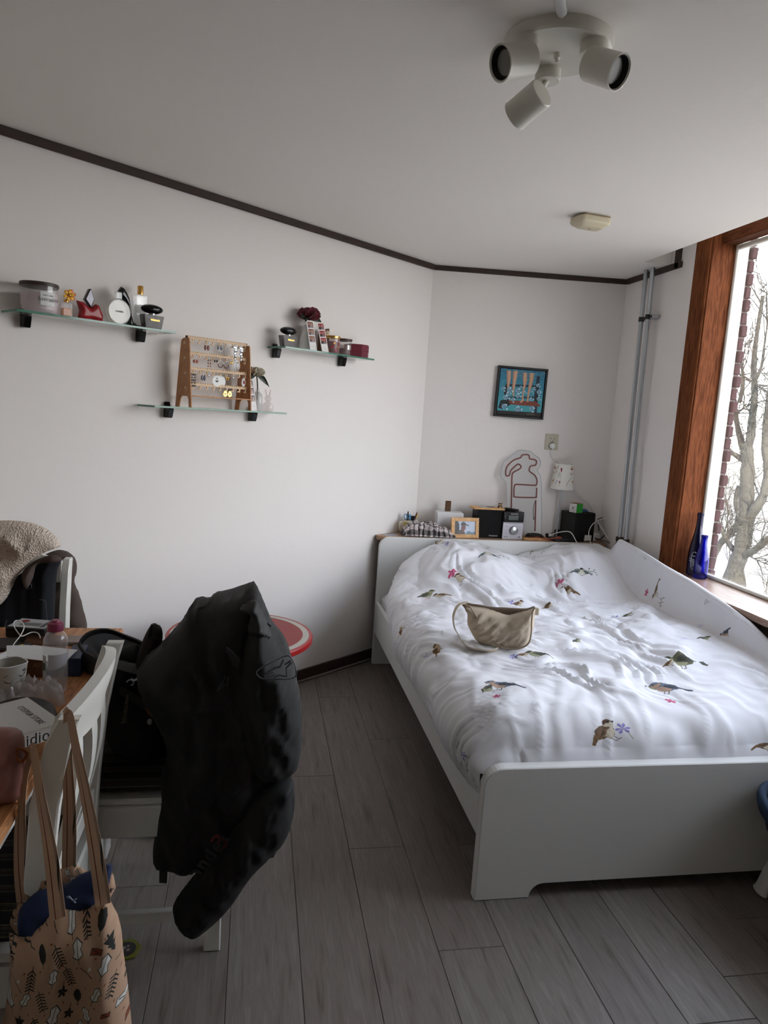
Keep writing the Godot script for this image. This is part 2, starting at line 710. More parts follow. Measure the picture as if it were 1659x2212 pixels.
func build_room() -> void:
	# floor: grey wood laminate planks laid along z, on a slab
	var fl := setting("floor")
	struct("subfloor", B.new().bx(V(-4.6, -0.3, -4.9), V(2.6, -0.012, 1.9), 0.0), M.plank[1], fl)
	rng.seed = 5
	var w := 0.192
	var x0 := 0.3588 - 14.0 * w
	for i in 27:
		var z := -4.6 + rng.randf() * 1.2 - 1.2
		var k := i
		while z < 1.7:
			var l := 1.28
			var a := maxf(z, -4.6)
			var e := minf(z + l, 1.7)
			if e - a > 0.05:
				part("floor_plank", B.new().bx(V(x0 + i * w + 0.0006, -0.012, a + 0.0006), V(x0 + (i + 1) * w - 0.0006, 0.0, e - 0.0006), 0.0012), M.plank[rng.randi() % 4], fl)
			z += l
			k += 1
	# ceiling: stops short of the window wall, where a curtain recess goes higher
	var ce := setting("ceiling")
	struct("slab", B.new().prism(poly([[-4.6, 1.9], [1.992, 1.9], [1.992, -3.66], [2.5, -3.66], [2.5, -4.9], [-4.6, -4.9]]), 0.5, Transform3D(Basis(V(1, 0, 0), V(0, 0, 1), V(0, 1, 0)), V(0, 2.357, 0))), M.ceiling, ce)
	struct("recess_top", B.new().bx(V(1.9, 2.66, -3.7), V(2.5, 2.85, 1.9), 0.0), M.ceiling, ce)
	# walls, each with thickness
	var lw := Transform3D(Basis(V(0.78478, 0, -0.61978), V(0, 1, 0), V(0.61978, 0, 0.78478)), V(0.4985, 0, -3.8829))
	struct("wall_left", B.new().box(lw * V(-1.55, 1.2, -0.15), V(4.5, 3.2, 0.3), 0.0, lw.basis), M.wall)
	struct("wall_back", B.new().prism(poly([[0.93, -4.274], [2.3, -4.104], [2.3, -4.6], [0.7, -4.6]]), 2.9, Transform3D(Basis(V(1, 0, 0), V(0, 0, 1), V(0, 1, 0)), V(0, -0.1, 0))), M.wall)
	struct("wall_west", B.new().bx(V(-2.75, -0.2, -1.9), V(-2.4, 2.8, 1.9), 0.0), M.wall_far)
	struct("wall_south", B.new().bx(V(-2.7, -0.2, 1.6), V(2.6, 2.8, 1.9), 0.0), M.wall_far)
	var wr := setting("wall_right")
	struct("wall_pier", B.new().bx(V(2.152, -0.2, -4.5), V(2.345, 2.85, -3.31), 0.0), M.wall, wr)
	struct("wall_below", B.new().bx(V(2.17, -0.2, -3.32), V(2.35, 0.72, WIN_END), 0.0), M.wall, wr)
	struct("wall_end", B.new().bx(V(2.152, -0.2, WIN_END), V(2.50, 2.85, 1.9), 0.0), M.wall, wr)
	# dark wooden trim under the ceiling
	struct("trim_1", B.new().box(lw * V(-1.55, 2.342, 0.008), V(4.33, 0.031, 0.017), 0.003, lw.basis), M.trim)
	var a := V(0.9807, 2.342, -4.2754)
	var b := V(2.1518, 2.342, -4.1235)
	var d := (b - a).normalized()
	struct("trim_2", B.new().box((a + b) * 0.5 + V(0, 0, 0.006), V(a.distance_to(b) - 0.004, 0.029, 0.017), 0.003, Basis(d, V(0, 1, 0), d.cross(V(0, 1, 0)))), M.trim)
	struct("trim_3", B.new().bx(V(2.137, 2.325, -4.105), V(2.153, 2.357, -3.545), 0.003).bx(V(2.137, 2.325, -3.606), V(2.153, 2.66, -3.561), 0.003), M.trim)
	# skirting
	var bb := setting("baseboard_left")
	struct("board", B.new().box(lw * V(-1.55, 0.033, 0.006), V(4.5, 0.066, 0.012), 0.003, lw.basis), M.trim, bb)
	struct("scotia", B.new().box(lw * V(-1.55, 0.006, 0.018), V(4.5, 0.012, 0.014), 0.004, lw.basis), M.plank[1], bb)
	struct("baseboard_back", B.new().box((a + b) * 0.5 + V(0, -2.309, 0.006), V(a.distance_to(b) - 0.02, 0.066, 0.012), 0.003, Basis(d, V(0, 1, 0), d.cross(V(0, 1, 0)))), M.trim)


const WIN_END := -1.2


func build_window() -> void:
	var wn := setting("window_1")
	# cladding post on the room side, and the jamb going out to the glass
	struct("post", B.new().bx(V(2.14, 0.0, -3.423), V(2.16, 2.66, -3.30), 0.003), M.post, wn)
	struct("jamb", B.new().bx(V(2.155, 0.70, -3.312), V(2.276, 2.66, -3.292), 0.002), M.post, wn)
	struct("edge_moulding", B.new().bx(V(2.134, 0.75, -3.306), V(2.146, 2.66, -3.291), 0.005).bx(V(2.146, 0.75, -3.300), V(2.156, 2.66, -3.288), 0.003), M.post, wn)
	struct("head_rail", B.new().bx(V(2.20, 2.395, -3.292), V(2.275, 2.458, WIN_END), 0.003), M.rail, wn)
	struct("lintel", B.new().bx(V(2.27, 2.62, -3.30), V(2.50, 2.85, WIN_END), 0.0), M.wall, wn)
	struct("glazing_bead", B.new().bx(V(2.272, 0.75, -3.294), V(2.292, 2.40, -3.276), 0.004).bx(V(2.272, 2.372, -3.276), V(2.292, 2.395, WIN_END), 0.004).bx(V(2.272, 0.75, -3.276), V(2.292, 0.768, WIN_END), 0.004), M.white_frame, wn)
	struct("outer_frame", B.new().bx(V(2.302, 0.70, -3.32), V(2.347, 2.62, -3.290), 0.003), M.white_frame, wn)
	struct("pane", B.new().bx(V(2.293, 0.75, -3.30), V(2.299, 2.62, WIN_END), 0.0), M.pane, wn)
	# brick pier of the facade next to the window
	rng.seed = 21
	var brick := mat(Color(0.30, 0.20, 0.20), 0.9)
	var y := 0.4
	var r := 0
	while y < 2.8:
		part("brick", B.new().bx(V(2.352, y, -3.42), V(2.382, y + 0.055, -3.292 + (0.012 if r % 2 else 0.0) + rng.randf() * 0.01), 0.004), brick, wn)
		y += 0.0625
		r += 1
	struct("mortar", B.new().bx(V(2.348, 0.3, -3.5), V(2.381, 2.9, -3.298), 0.0), mat(Color(0.5, 0.47, 0.45), 0.95), wn)
	struct("window_sill", B.new().bx(V(2.035, 0.72, -3.292), V(2.30, 0.75, WIN_END), 0.004), M.sill, wn)


func build_bed() -> void:
	var bed := thing("bed", "white double bed frame with rounded headboard and footboard by the window", "bed", V(0.713, 0, -1.912))
	var foot := PackedVector2Array()
	var r := 0.062
	for i in 9:
		var an := PI - PI * 0.5 * i / 8.0
		foot.append(V2(r + cos(an) * r, 0.435 - r + sin(an) * r))
	for i in 9:
		var an := PI * 0.5 - PI * 0.5 * i / 8.0
		foot.append(V2(1.41 - r + cos(an) * r, 0.435 - r + sin(an) * r))
	foot.append_array(poly([[1.41, 0], [1.232, 0]]))
	for i in 7:
		var an := PI * 0.5 * i / 6.0
		foot.append(V2(1.232 - 0.046 + cos(an) * 0.046, sin(an) * 0.046))
	for i in 7:
		var an := PI * 0.5 + PI * 0.5 * i / 6.0
		foot.append(V2(0.178 + 0.046 + cos(an) * 0.046, sin(an) * 0.046))
	foot.append(V2(0.0, 0.0))
	part("footboard", B.new().prism(foot, 0.04, Transform3D(Basis(), V(0, 0, -0.04)), 0.003), M.bed_white, bed)
	var head := PackedVector2Array()
	r = 0.06
	for i in 9:
		var an := PI - PI * 0.5 * i / 8.0
		head.append(V2(r + cos(an) * r, 0.764 - r + sin(an) * r))
	for i in 9:
		var an := PI * 0.5 - PI * 0.5 * i / 8.0
		head.append(V2(1.41 - r + cos(an) * r, 0.764 - r + sin(an) * r))
	head.append_array(poly([[1.41, 0], [1.22, 0], [1.22, 0.05], [0.19, 0.05], [0.19, 0], [0, 0]]))
	part("headboard", B.new().prism(head, 0.03, Transform3D(Basis(), V(0, 0, -2.08)), 0.003), M.bed_white, bed)
	part("side_rail", B.new().bx(V(0, 0.2, -2.05), V(0.022, 0.38, -0.04), 0.002), M.bed_white, bed)
	part("side_rail", B.new().bx(V(1.388, 0.2, -2.05), V(1.41, 0.38, -0.04), 0.002), M.bed_white, bed)
	part("slatted_base", B.new().bx(V(0.022, 0.25, -2.05), V(1.388, 0.28, -0.04), 0.002), M.bed_white, bed)


func V2(x: float, y: float) -> Vector2:
	return Vector2(x, y)


var rng := RandomNumberGenerator.new()


func build_outside() -> void:
	struct("terrain", B.new().bx(V(2.6, -3.6, -60), V(120, -3.4, 60), 0.0), mat(Color(0.5, 0.49, 0.47), 0.95))
	# bare tree in front of the window
	var bark_t := noise_tex(0.03, [[0.0, Color(0.45, 0.43, 0.40)], [0.5, Color(0.85, 0.83, 0.80)], [1.0, Color(1, 1, 0.98)]], 512, 5, 31)
	var bark := mat(Color(0.27, 0.265, 0.24), 0.9)
	bark.albedo_texture = bark_t
	tri_map(bark, Vector3(3, 0.8, 3))
	bump(bark, bark_t, 1.5)
	var t := thing("tree", "bare winter tree with a thick forked trunk outside the window", "tree")
	rng.seed = 77
	var twigs := B.new()
	var limbs := [
		[[Vector3(8.0000, -1.0393, -10.5473) + V(0, -2.6, 0.3), Vector3(8.0000, -1.0276, -10.5014), Vector3(8.0000, -0.4762, -10.4240), Vector3(8.0000, -0.0400, -10.3967), Vector3(8.0000, 0.4923, -10.4703), Vector3(8.0000, 1.0235, -10.5551), Vector3(8.0000, 1.3247, -10.6507)], 0.15, 0.10, "trunk"],
		[[Vector3(8.0000, 1.1346, -10.6121), Vector3(8.0000, 1.4819, -10.5682), Vector3(8.0000, 1.7852, -10.5844), Vector3(8.0000, 2.1625, -10.6157), Vector3(8.1000, 2.6315, -10.8642), Vector3(8.2000, 3.1075, -11.0226), Vector3(8.3000, 3.8142, -11.1350)], 0.075, 0.03, "branch"],
		[[Vector3(8.0000, 1.0207, -10.5890), Vector3(7.9000, 1.1224, -10.7082), Vector3(7.8000, 1.2100, -10.8279), Vector3(7.7000, 1.3738, -10.8678), Vector3(7.6000, 1.5206, -10.9416)], 0.05, 0.02, "branch"],
		[[Vector3(8.0000, 1.0966, -10.6044), Vector3(8.0000, 1.3939, -10.8049), Vector3(8.0000, 1.7386, -10.9945), Vector3(8.0000, 2.0908, -11.1150), Vector3(7.9000, 2.4005, -11.2367), Vector3(7.9000, 2.8000, -11.3688)], 0.06, 0.015, "branch"],
		[[Vector3(8.0000, 0.0838, -10.3532), Vector3(8.0000, 0.3369, -10.2028), Vector3(8.1000, 0.5463, -10.1994), Vector3(8.2000, 0.9032, -10.3012), Vector3(8.2000, 1.2717, -10.4404), Vector3(8.2000, 1.7991, -10.5025), Vector3(8.2000, 2.3982, -10.5036)], 0.085, 0.05, "branch"],
		[[Vector3(8.0000, -0.4707, -10.2863), Vector3(8.0000, -0.3327, -10.0677), Vector3(8.0000, -0.1588, -9.8764), Vector3(8.0000, 0.0158, -9.6528)], 0.06, 0.045, "branch"],
		[[Vector3(8.0000, -0.5000, -10.5373), Vector3(7.9000, -0.3766, -10.5809), Vector3(7.8000, -0.2410, -10.6028), Vector3(7.7000, -0.0181, -10.6670), Vector3(7.6000, 0.1227, -10.6522), Vector3(7.6000, 0.3556, -10.7881)], 0.05, 0.018, "branch"],
		[[Vector3(9.5000, -1.6947, -13.2443), Vector3(9.5000, -1.1699, -13.2269), Vector3(9.5000, -0.7865, -13.0438), Vector3(9.5000, -0.4872, -12.7348), Vector3(9.5000, -0.1760, -12.5703), Vector3(9.5000, 0.1761, -12.7270), Vector3(9.5000, 0.4619, -12.6863)], 0.085, 0.05, "branch"],
		[[Vector3(8.0000, 2.0121, -10.9664), Vector3(8.0000, 2.3984, -10.9504), Vector3(8.0000, 2.8681, -11.1051), Vector3(8.0000, 3.4004, -11.0720), Vector3(8.0000, 3.9605, -11.2799)], 0.035, 0.008, "branch"],
		[[Vector3(8.0000, 2.3141, -10.6688), Vector3(8.0000, 2.6076, -10.5396), Vector3(8.0000, 2.9756, -10.5376), Vector3(8.0000, 3.3390, -10.5246)], 0.03, 0.01, "branch"],
		[[Vector3(8.0000, 1.7360, -11.1158), Vector3(8.0000, 1.9352, -10.7978), Vector3(8.0000, 2.0266, -10.4774), Vector3(8.0000, 2.0698, -10.2176)], 0.014, 0.006, "branch"],
		[[Vector3(8.0000, 2.5669, -11.2860), Vector3(8.0000, 2.4350, -10.8993), Vector3(8.0000, 2.2970, -10.5871), Vector3(8.0000, 2.1581, -10.2880)], 0.02, 0.01, "branch"],
		[[Vector3(8.6000, -0.6230, -11.0075), Vector3(8.6000, -0.6585, -10.7141), Vector3(8.6000, -0.6778, -10.3697)], 0.012, 0.008, "branch"],
	]
	for l in limbs:
		var c := curve(l[0], 24)
		var r := []
		for i in c.size():
			var f := float(i) / (c.size() - 1)
			r.append(lerpf(l[1], l[2], f) * (1.0 + 0.08 * sin(i * 2.1) + 0.05 * sin(i * 5.3)) * (1.35 if l[3] == "trunk" and i < 5 else 1.0))
		part(l[3], B.new().tube(c, r, 10), bark, t)
		for k in (14 if l[3] == "branch" else 5):
			var at := rng.randi_range(3, c.size() - 2)
			var d := (c[at + 1] - c[at]).normalized()
			twig(twigs, c[at], (d + Vector3(rng.randfn(0, 0.5), rng.randfn(0.15, 0.6), rng.randfn(0, 0.8))).normalized(), rng.randf_range(0.5, 1.1), rng.randf_range(0.006, 0.012), 3)
	var tw := part("twigs", twigs, bark, t)
	tw.set_meta("kind", "stuff")


func twig(b: B, p: Vector3, d: Vector3, l: float, r: float, deep: int) -> void:
	var pts := PackedVector3Array([p])
	var rr := [r]
	var q := p
	for i in 5:
		d = (d + Vector3(rng.randfn(0, 0.2), rng.randfn(0.03, 0.2), rng.randfn(0, 0.2))).normalized()
		q += d * l / 5.0
		pts.append(q)
		rr.append(r * (1.0 - 0.13 * (i + 1)))
		if deep > 0 and rng.randf() < 0.62:
			twig(b, q, (d + Vector3(rng.randfn(0, 0.6), rng.randfn(0.1, 0.6), rng.randfn(0, 0.6))).normalized(), l * rng.randf_range(0.45, 0.7), r * 0.62, deep - 1)
	b.tube(pts, rr, 4)


# height of the duvet's top over the mattress: pillows under the head end, dips and puffs
func duvet_top(x: float, z: float) -> float:
	var y := 0.545
	var pil := smoothstep(-3.28, -3.72, z)
	y += pil * (0.205 * exp(-pow((x - 1.18) / 0.34, 4.0)) + 0.175 * exp(-pow((x - 1.82) / 0.30, 4.0)))
	y += 0.045 * exp(-pow((x - 1.15) / 0.42, 2.0) - pow((z + 3.32) / 0.22, 2.0))
	y += 0.025 * exp(-pow((x - 1.6) / 0.5, 2.0) - pow((z + 2.75) / 0.35, 2.0))
	y -= 0.03 * exp(-pow((x - 1.55) / 0.14, 2.0) - pow((z + 3.55) / 0.3, 2.0))
	y += 0.045 * smoothstep(1.5, 2.0, x) * smoothstep(-2.0, -2.5, z)
	y += 0.03 * exp(-pow((x - 0.95) / 0.2, 2.0) - pow((z + 2.2) / 0.2, 2.0))
	return y


func ridge(z: float) -> float:
	var k := [[-3.95, 0.70], [-3.75, 0.73], [-3.62, 0.85], [-3.44, 0.836], [-3.17, 0.803], [-2.93, 0.782], [-2.72, 0.75], [-2.53, 0.714], [-2.44, 0.685], [-2.3, 0.63], [-2.1, 0.57], [-1.9, 0.55]]
	for i in k.size() - 1:
		if z <= k[i + 1][0]:
			return lerpf(k[i][1], k[i + 1][1], clampf((z - k[i][0]) / (k[i + 1][0] - k[i][0]), 0.0, 1.0))
	return 0.55


var wr_n: Array = []


func creases(s: float, z: float, x: float) -> float:
	if wr_n.is_empty():
		for k in 4:
			var f := FastNoiseLite.new()
			f.noise_type = FastNoiseLite.TYPE_SIMPLEX_SMOOTH
			f.seed = 40 + k
			f.frequency = 1.0
			f.fractal_octaves = 2 if k < 3 else 3
			wr_n.append(f)
	# left side: folds running across from the edge; right: long slanted folds; foot: short folds towards the edge
	var wl := smoothstep(1.15, 0.75, x)
	var wf := smoothstep(-2.42, -2.05, z)
	var wm := (1.0 - wl) * (1.0 - wf)
	var bend: float = wr_n[3].get_noise_2d(x * 1.3, z * 1.3) * 0.3
	var a: float = wr_n[0].get_noise_2d((s + bend) * 1.3, (z + 0.35 * s + bend) * 8.0)
	var c1 := 0.41 * x + 0.91 * z
	var c2 := 0.91 * x - 0.41 * z
	var b: float = wr_n[1].get_noise_2d((c1 + bend) * 1.1, (c2 + bend) * 6.0)
	var c: float = wr_n[2].get_noise_2d((x + bend * 0.3 + 0.25 * z) * 7.0, (z + bend * 0.3) * 1.6)
	var rl := pow(1.0 - absf(a), 4.0)
	var rm := pow(1.0 - absf(b), 4.0)
	var rf := pow(1.0 - absf(c), 4.0)
	var mask := clampf(0.55 + 1.3 * wr_n[3].get_noise_2d(x * 2.1 + 5.0, z * 2.1), 0.0, 1.0)
	var crumple: float = absf(wr_n[3].get_noise_2d(x * 6.5 + 3.0, z * 6.5 + bend * 4.0)) * 0.012 * exp(-pow((z + 3.05) / 0.45, 2.0))
	var big: float = wr_n[3].get_noise_2d(x * 2.6 - 9.0, z * 2.6) * 0.02
	return wl * rl * 0.017 * (0.35 + 0.65 * mask) + wm * rm * 0.034 * (0.2 + 0.8 * mask) + wf * (1.0 - wl) * rf * 0.009 + wf * wl * rf * 0.008 + crumple + big


func duvet_point(u: float, v: float) -> Vector3:
	var z := 0.0
	var fall := 1.0
	if v < 0.86:
		z = lerpf(-3.935, -2.11, v / 0.86)
	else:
		var an := (v - 0.86) / 0.14 * PI * 0.5
		z = -2.11 + 0.153 * sin(an)
		fall = cos(an)
	var xl := 0.662 + 0.03 * smoothstep(-3.1, -3.5, z) + 0.05 * smoothstep(-3.45, -3.72, z) + 0.22 * pow(smoothstep(-3.66, -3.94, z), 1.5) + 0.05 * (1.0 - fall)
	var foot := 0.428
	var p: Vector3
	var n: Vector3
	var s: float
	if u < 0.24:
		var a := lerpf(-0.75, PI * 0.5, u / 0.24)
		var cx := xl + 0.15
		var top := duvet_top(cx, z)
		var cy := 0.43 + 0.10 * smoothstep(-3.2, -3.6, z) + 0.04 * smoothstep(-3.55, -3.9, z)
		cy = lerpf(0.40, cy, fall)
		var ry := top - cy if a > 0.0 else 0.14
		p = V(cx - 0.15 * cos(a), cy + ry * sin(a) * (fall if a > 0.0 else 1.0), z)
		n = V(-cos(a), sin(a), 0.0)
		s = 0.2 * (u / 0.24)
	elif u < 0.83:
		var t := (u - 0.24) / 0.59
		var x := lerpf(xl + 0.15, 1.95, t)
		p = V(x, lerpf(foot, duvet_top(x, z), fall), z)
		n = V(0, 1, 0)
		s = 0.2 + x - 0.812
	else:
		var t := (u - 0.83) / 0.17
		var y0 := lerpf(foot, duvet_top(1.95, z), fall)
		var y1 := maxf(ridge(z), y0 + 0.01) if fall > 0.99 else y0
		if t < 0.8:
			var q := t / 0.8
			p = V(1.95 + 0.05 * sin(minf(q * 2.2, 1.0) * PI * 0.5) + 0.018 * q + 0.02 * sin(z * 9.0) * q * (1.0 - q) * 2.0, lerpf(y0, y1, smoothstep(0.1, 1.0, q)), z)
		else:
			var q := (t - 0.8) / 0.2
			p = V(2.018 + 0.012 * sin(q * PI * 0.5), y1 - 0.04 * (1.0 - cos(q * PI * 0.5)), z)
		n = V(-0.9, 0.4, 0).normalized()
		s = 1.42 + 0.3 * t
	if fall < 1.0:
		n = (n * fall + V(0, 0, 1) * (1.0 - fall)).normalized()
	var damp := clampf((1.0 - v) / 0.03, 0.0, 1.0) * lerpf(1.0, 0.4, smoothstep(0.80, 0.88, u)) * (1.0 if u < 0.95 else 0.5) * clampf(u / 0.05, 0.2, 1.0)
	return p + n * (creases(s, p.z, p.x) - 0.012) * damp


func bird(im: Image, c: Vector2, l: float, turn: float, flip: bool, pal: Array) -> void:
	# pal: back, belly, cap, wing
	fill_poly(im, placed([[-0.28, 0.02], [-0.62, 0.22], [-0.66, 0.16], [-0.3, -0.12]], c, l, turn, flip), pal[3])
	fill_poly(im, placed([[-0.34, 0.0], [-0.2, -0.2], [0.05, -0.27], [0.3, -0.22], [0.36, -0.02], [0.22, 0.17], [0.0, 0.22], [-0.2, 0.14]], c, l, turn, flip), pal[0])
	fill_poly(im, placed([[-0.1, 0.1], [0.1, -0.05], [0.34, -0.08], [0.3, 0.1], [0.14, 0.2], [-0.02, 0.2]], c, l, turn, flip), pal[1])
	oval(im, c + Vector2(0.33 * (-1.0 if flip else 1.0), -0.2).rotated(turn) * l, Vector2(0.15, 0.14) * l, pal[1])
	fill_poly(im, placed([[0.2, -0.24], [0.26, -0.34], [0.38, -0.36], [0.48, -0.26], [0.46, -0.2], [0.3, -0.22]], c, l, turn, flip), pal[2])
	fill_poly(im, placed([[0.46, -0.24], [0.57, -0.2], [0.46, -0.16]], c, l, turn, flip), Color(0.2, 0.18, 0.16))
	fill_poly(im, placed([[-0.4, 0.06], [-0.18, -0.14], [0.08, -0.16], [0.14, -0.04], [-0.06, 0.08], [-0.3, 0.1]], c, l, turn, flip), pal[3])
	for k in 3:
		stroke(im, placed([[-0.3 + k * 0.05, 0.05 - k * 0.02], [0.05, -0.1 + k * 0.04]], c, l, turn, flip), l * 0.02, pal[0].darkened(0.35))
	for k in [0.02, 0.14]:
		stroke(im, placed([[k, 0.2], [k + 0.03, 0.36], [k + 0.11, 0.37]], c, l, turn, flip), l * 0.022, Color(0.36, 0.3, 0.26))
	oval(im, c + Vector2(0.37 * (-1.0 if flip else 1.0), -0.22).rotated(turn) * l, Vector2(0.025, 0.025) * l, Color(0.05, 0.05, 0.05))


func blossom(im: Image, c: Vector2, r: float, col: Color) -> void:
	for k in 5:
		var a := TAU * k / 5.0
		oval(im, c + Vector2(cos(a), sin(a)) * r * 0.6, Vector2(0.42, 0.3) * r, col, a)
		stroke(im, PackedVector2Array([c, c + Vector2(cos(a), sin(a)) * r]), r * 0.08, col.darkened(0.35))
	oval(im, c, Vector2(r, r) * 0.18, col.darkened(0.4))


func iris(im: Image, c: Vector2, r: float, col: Color) -> void:
	stroke(im, PackedVector2Array([c, c + Vector2(0.5, 1.0) * r, c + Vector2(0.75, 2.0) * r]), r * 0.12, Color(0.62, 0.66, 0.52))
	for a in [0.0, 0.9, 2.2, 3.1, 4.4, 5.2]:
		fill_poly(im, PackedVector2Array([c, c + Vector2(cos(a - 0.3), sin(a - 0.3)) * r * 0.8, c + Vector2(cos(a), sin(a)) * r * 1.1, c + Vector2(cos(a + 0.3), sin(a + 0.3)) * r * 0.75]), col.darkened(0.15 * fmod(a, 1.0)))


func sprig(im: Image, c: Vector2, l: float, turn: float, col: Color) -> void:
	stroke(im, placed([[-0.5, 0.3], [-0.1, 0.05], [0.5, 0.0]], c, l, turn), l * 0.04, col)
	for k in 5:
		stroke(im, placed([[-0.3 + k * 0.17, 0.1 - k * 0.02], [-0.25 + k * 0.2, (-0.22 if k % 2 else 0.25)]], c, l, turn), l * 0.03, col)
		oval(im, placed([[-0.25 + k * 0.2, (-0.24 if k % 2 else 0.27)]], c, l, turn)[0], Vector2(0.07, 0.04) * l, col, 0.6)


const DUVET_PX := Vector2(1536, 1792)


func build_duvet() -> void:
	var im := Image.create(int(DUVET_PX.x), int(DUVET_PX.y), false, Image.FORMAT_RGB8)
	im.fill(Color(0.90, 0.90, 0.915))
	var brown := [Color(0.42, 0.34, 0.26), Color(0.78, 0.74, 0.66), Color(0.33, 0.22, 0.17), Color(0.47, 0.36, 0.24)]
	var olive := [Color(0.40, 0.40, 0.32), Color(0.62, 0.62, 0.5), Color(0.3, 0.32, 0.26), Color(0.30, 0.31, 0.28)]
	var blue := [Color(0.40, 0.44, 0.5), Color(0.72, 0.6, 0.52), Color(0.42, 0.47, 0.54), Color(0.24, 0.27, 0.32)]
	var tit := [Color(0.5, 0.53, 0.5), Color(0.82, 0.82, 0.74), Color(0.1, 0.1, 0.13), Color(0.36, 0.4, 0.42)]
	var tan := [Color(0.56, 0.44, 0.3), Color(0.76, 0.68, 0.56), Color(0.45, 0.33, 0.22), Color(0.5, 0.38, 0.24)]
	var pink := Color(0.82, 0.36, 0.52)
	var lilac := Color(0.58, 0.55, 0.82)
	var green := Color(0.38, 0.42, 0.36)
	var K := DUVET_PX
	bird(im, V2(0.4000, 0.9360) * K, 103, -0.55, false, brown)
	iris(im, V2(0.4350, 0.9280) * K, 21, lilac)
	bird(im, V2(0.2350, 0.8160) * K, 57, -0.90, true, olive)
	bird(im, V2(0.2650, 0.8080) * K, 96, 0.25, true, blue)
	blossom(im, V2(0.2400, 0.8480) * K, 14, pink)
	bird(im, V2(0.5800, 0.7840) * K, 61, -0.50, true, olive)
	bird(im, V2(0.6000, 0.7960) * K, 100, 0.30, true, blue)
	blossom(im, V2(0.5750, 0.8400) * K, 16, pink)
	bird(im, V2(0.6950, 0.7000) * K, 113, 0.10, true, olive)
	bird(im, V2(0.6600, 0.7080) * K, 38, 0.20, false, brown)
	bird(im, V2(0.4000, 0.6560) * K, 70, 0.15, true, olive)
	bird(im, V2(0.3700, 0.6520) * K, 47, 0.00, false, brown)
	iris(im, V2(0.3500, 0.6520) * K, 16, lilac)
	bird(im, V2(0.1950, 0.5960) * K, 73, -0.90, false, tan)
	sprig(im, V2(0.1600, 0.5880) * K, 30, 1.20, lilac)
	bird(im, V2(0.1350, 0.4160) * K, 62, -0.90, false, tan)
	sprig(im, V2(0.0900, 0.4240) * K, 38, 1.20, lilac)
	bird(im, V2(0.2550, 0.2600) * K, 77, 0.00, false, olive)
	bird(im, V2(0.2950, 0.2760) * K, 63, 0.00, true, brown)
	sprig(im, V2(0.2550, 0.2800) * K, 33, 0.00, pink)
	bird(im, V2(0.3600, 0.2280) * K, 60, 0.10, true, brown)
	blossom(im, V2(0.3350, 0.2080) * K, 19, pink)
	bird(im, V2(0.4400, 0.1240) * K, 69, -0.50, false, tit)
	bird(im, V2(0.4650, 0.1280) * K, 64, 0.60, true, tit)
	sprig(im, V2(0.5000, 0.1200) * K, 55, 0.40, green)
	bird(im, V2(0.2250, 0.0360) * K, 66, -0.60, false, tan)
	iris(im, V2(0.3050, 0.0640) * K, 18, lilac)
	bird(im, V2(0.6100, 0.0040) * K, 60, -0.70, false, tan)
	sprig(im, V2(0.6500, 0.0400) * K, 29, 0.00, green)
	bird(im, V2(0.1150, 0.0960) * K, 54, -0.90, false, tit)
	sprig(im, V2(0.1400, 0.1000) * K, 49, 0.30, green)
	bird(im, V2(0.6700, 0.2440) * K, 68, 0.40, true, brown)
	blossom(im, V2(0.6550, 0.2080) * K, 20, pink)
	bird(im, V2(0.7200, 0.1840) * K, 61, 0.00, false, tit)
	bird(im, V2(0.7400, 0.1880) * K, 51, 0.50, true, tit)
	sprig(im, V2(0.7550, 0.1880) * K, 51, 0.30, green)
	bird(im, V2(0.8950, 0.3520) * K, 68, 0.15, true, brown)
	blossom(im, V2(0.8800, 0.3080) * K, 15, pink)
	bird(im, V2(0.7450, 0.4160) * K, 59, 0.00, false, olive)
	sprig(im, V2(0.7000, 0.4280) * K, 49, 0.20, lilac)
	bird(im, V2(0.5700, 0.3440) * K, 68, 0.00, false, brown)
	iris(im, V2(0.4700, 0.3320) * K, 22, lilac)
	bird(im, V2(0.4850, 0.3360) * K, 49, 0.00, false, brown)
	bird(im, V2(0.5250, 0.5760) * K, 48, -0.40, false, olive)
	bird(im, V2(0.8150, 0.6000) * K, 51, 0.00, false, olive)
	sprig(im, V2(0.7650, 0.6000) * K, 23, 0.00, lilac)
	bird(im, V2(0.8800, 0.6080) * K, 56, 0.10, true, blue)
	sprig(im, V2(0.8550, 0.5400) * K, 36, 0.00, lilac)
	bird(im, V2(0.6950, 0.9760) * K, 77, 0.00, false, brown)
	iris(im, V2(0.0850, 0.9240) * K, 19, lilac)
	bird(im, V2(0.0100, 0.6920) * K, 46, -0.80, false, brown)
	sprig(im, V2(0.9500, 0.2760) * K, 27, 1.20, green)
	sprig(im, V2(0.9300, 0.5360) * K, 28, 0.80, green)
	sprig(im, V2(0.6450, 0.4640) * K, 20, 0.00, green)
	sprig(im, V2(0.8750, 0.3880) * K, 43, 0.00, green)
	var t := tex(im)
	var m := mat(Color(1, 1, 1), 0.85)
	m.albedo_texture = t
	m.backlight_enabled = true
	m.backlight = Color(0.12, 0.12, 0.12)
	m.texture_repeat = false
	var weave := noise_tex(0.05, [], 512, 4, 17)
	M.cloth_bump = weave
	var b := B.new().sheet(200, 250, duvet_point, 0.010)
	solo("duvet", b, m, "white duvet printed with garden birds and flowers, rumpled over the double bed", "duvet")
	# mattress under it and pillows at the head
	part("mattress", B.new().bx(V(0.74, 0.28, -3.955), V(2.095, 0.44, -1.96), 0.03), mat(Color(0.85, 0.85, 0.84), 0.85)).set_meta("label", "white mattress lying in the bed frame under the duvet")
	get_node("mattress").set_meta("category", "mattress")
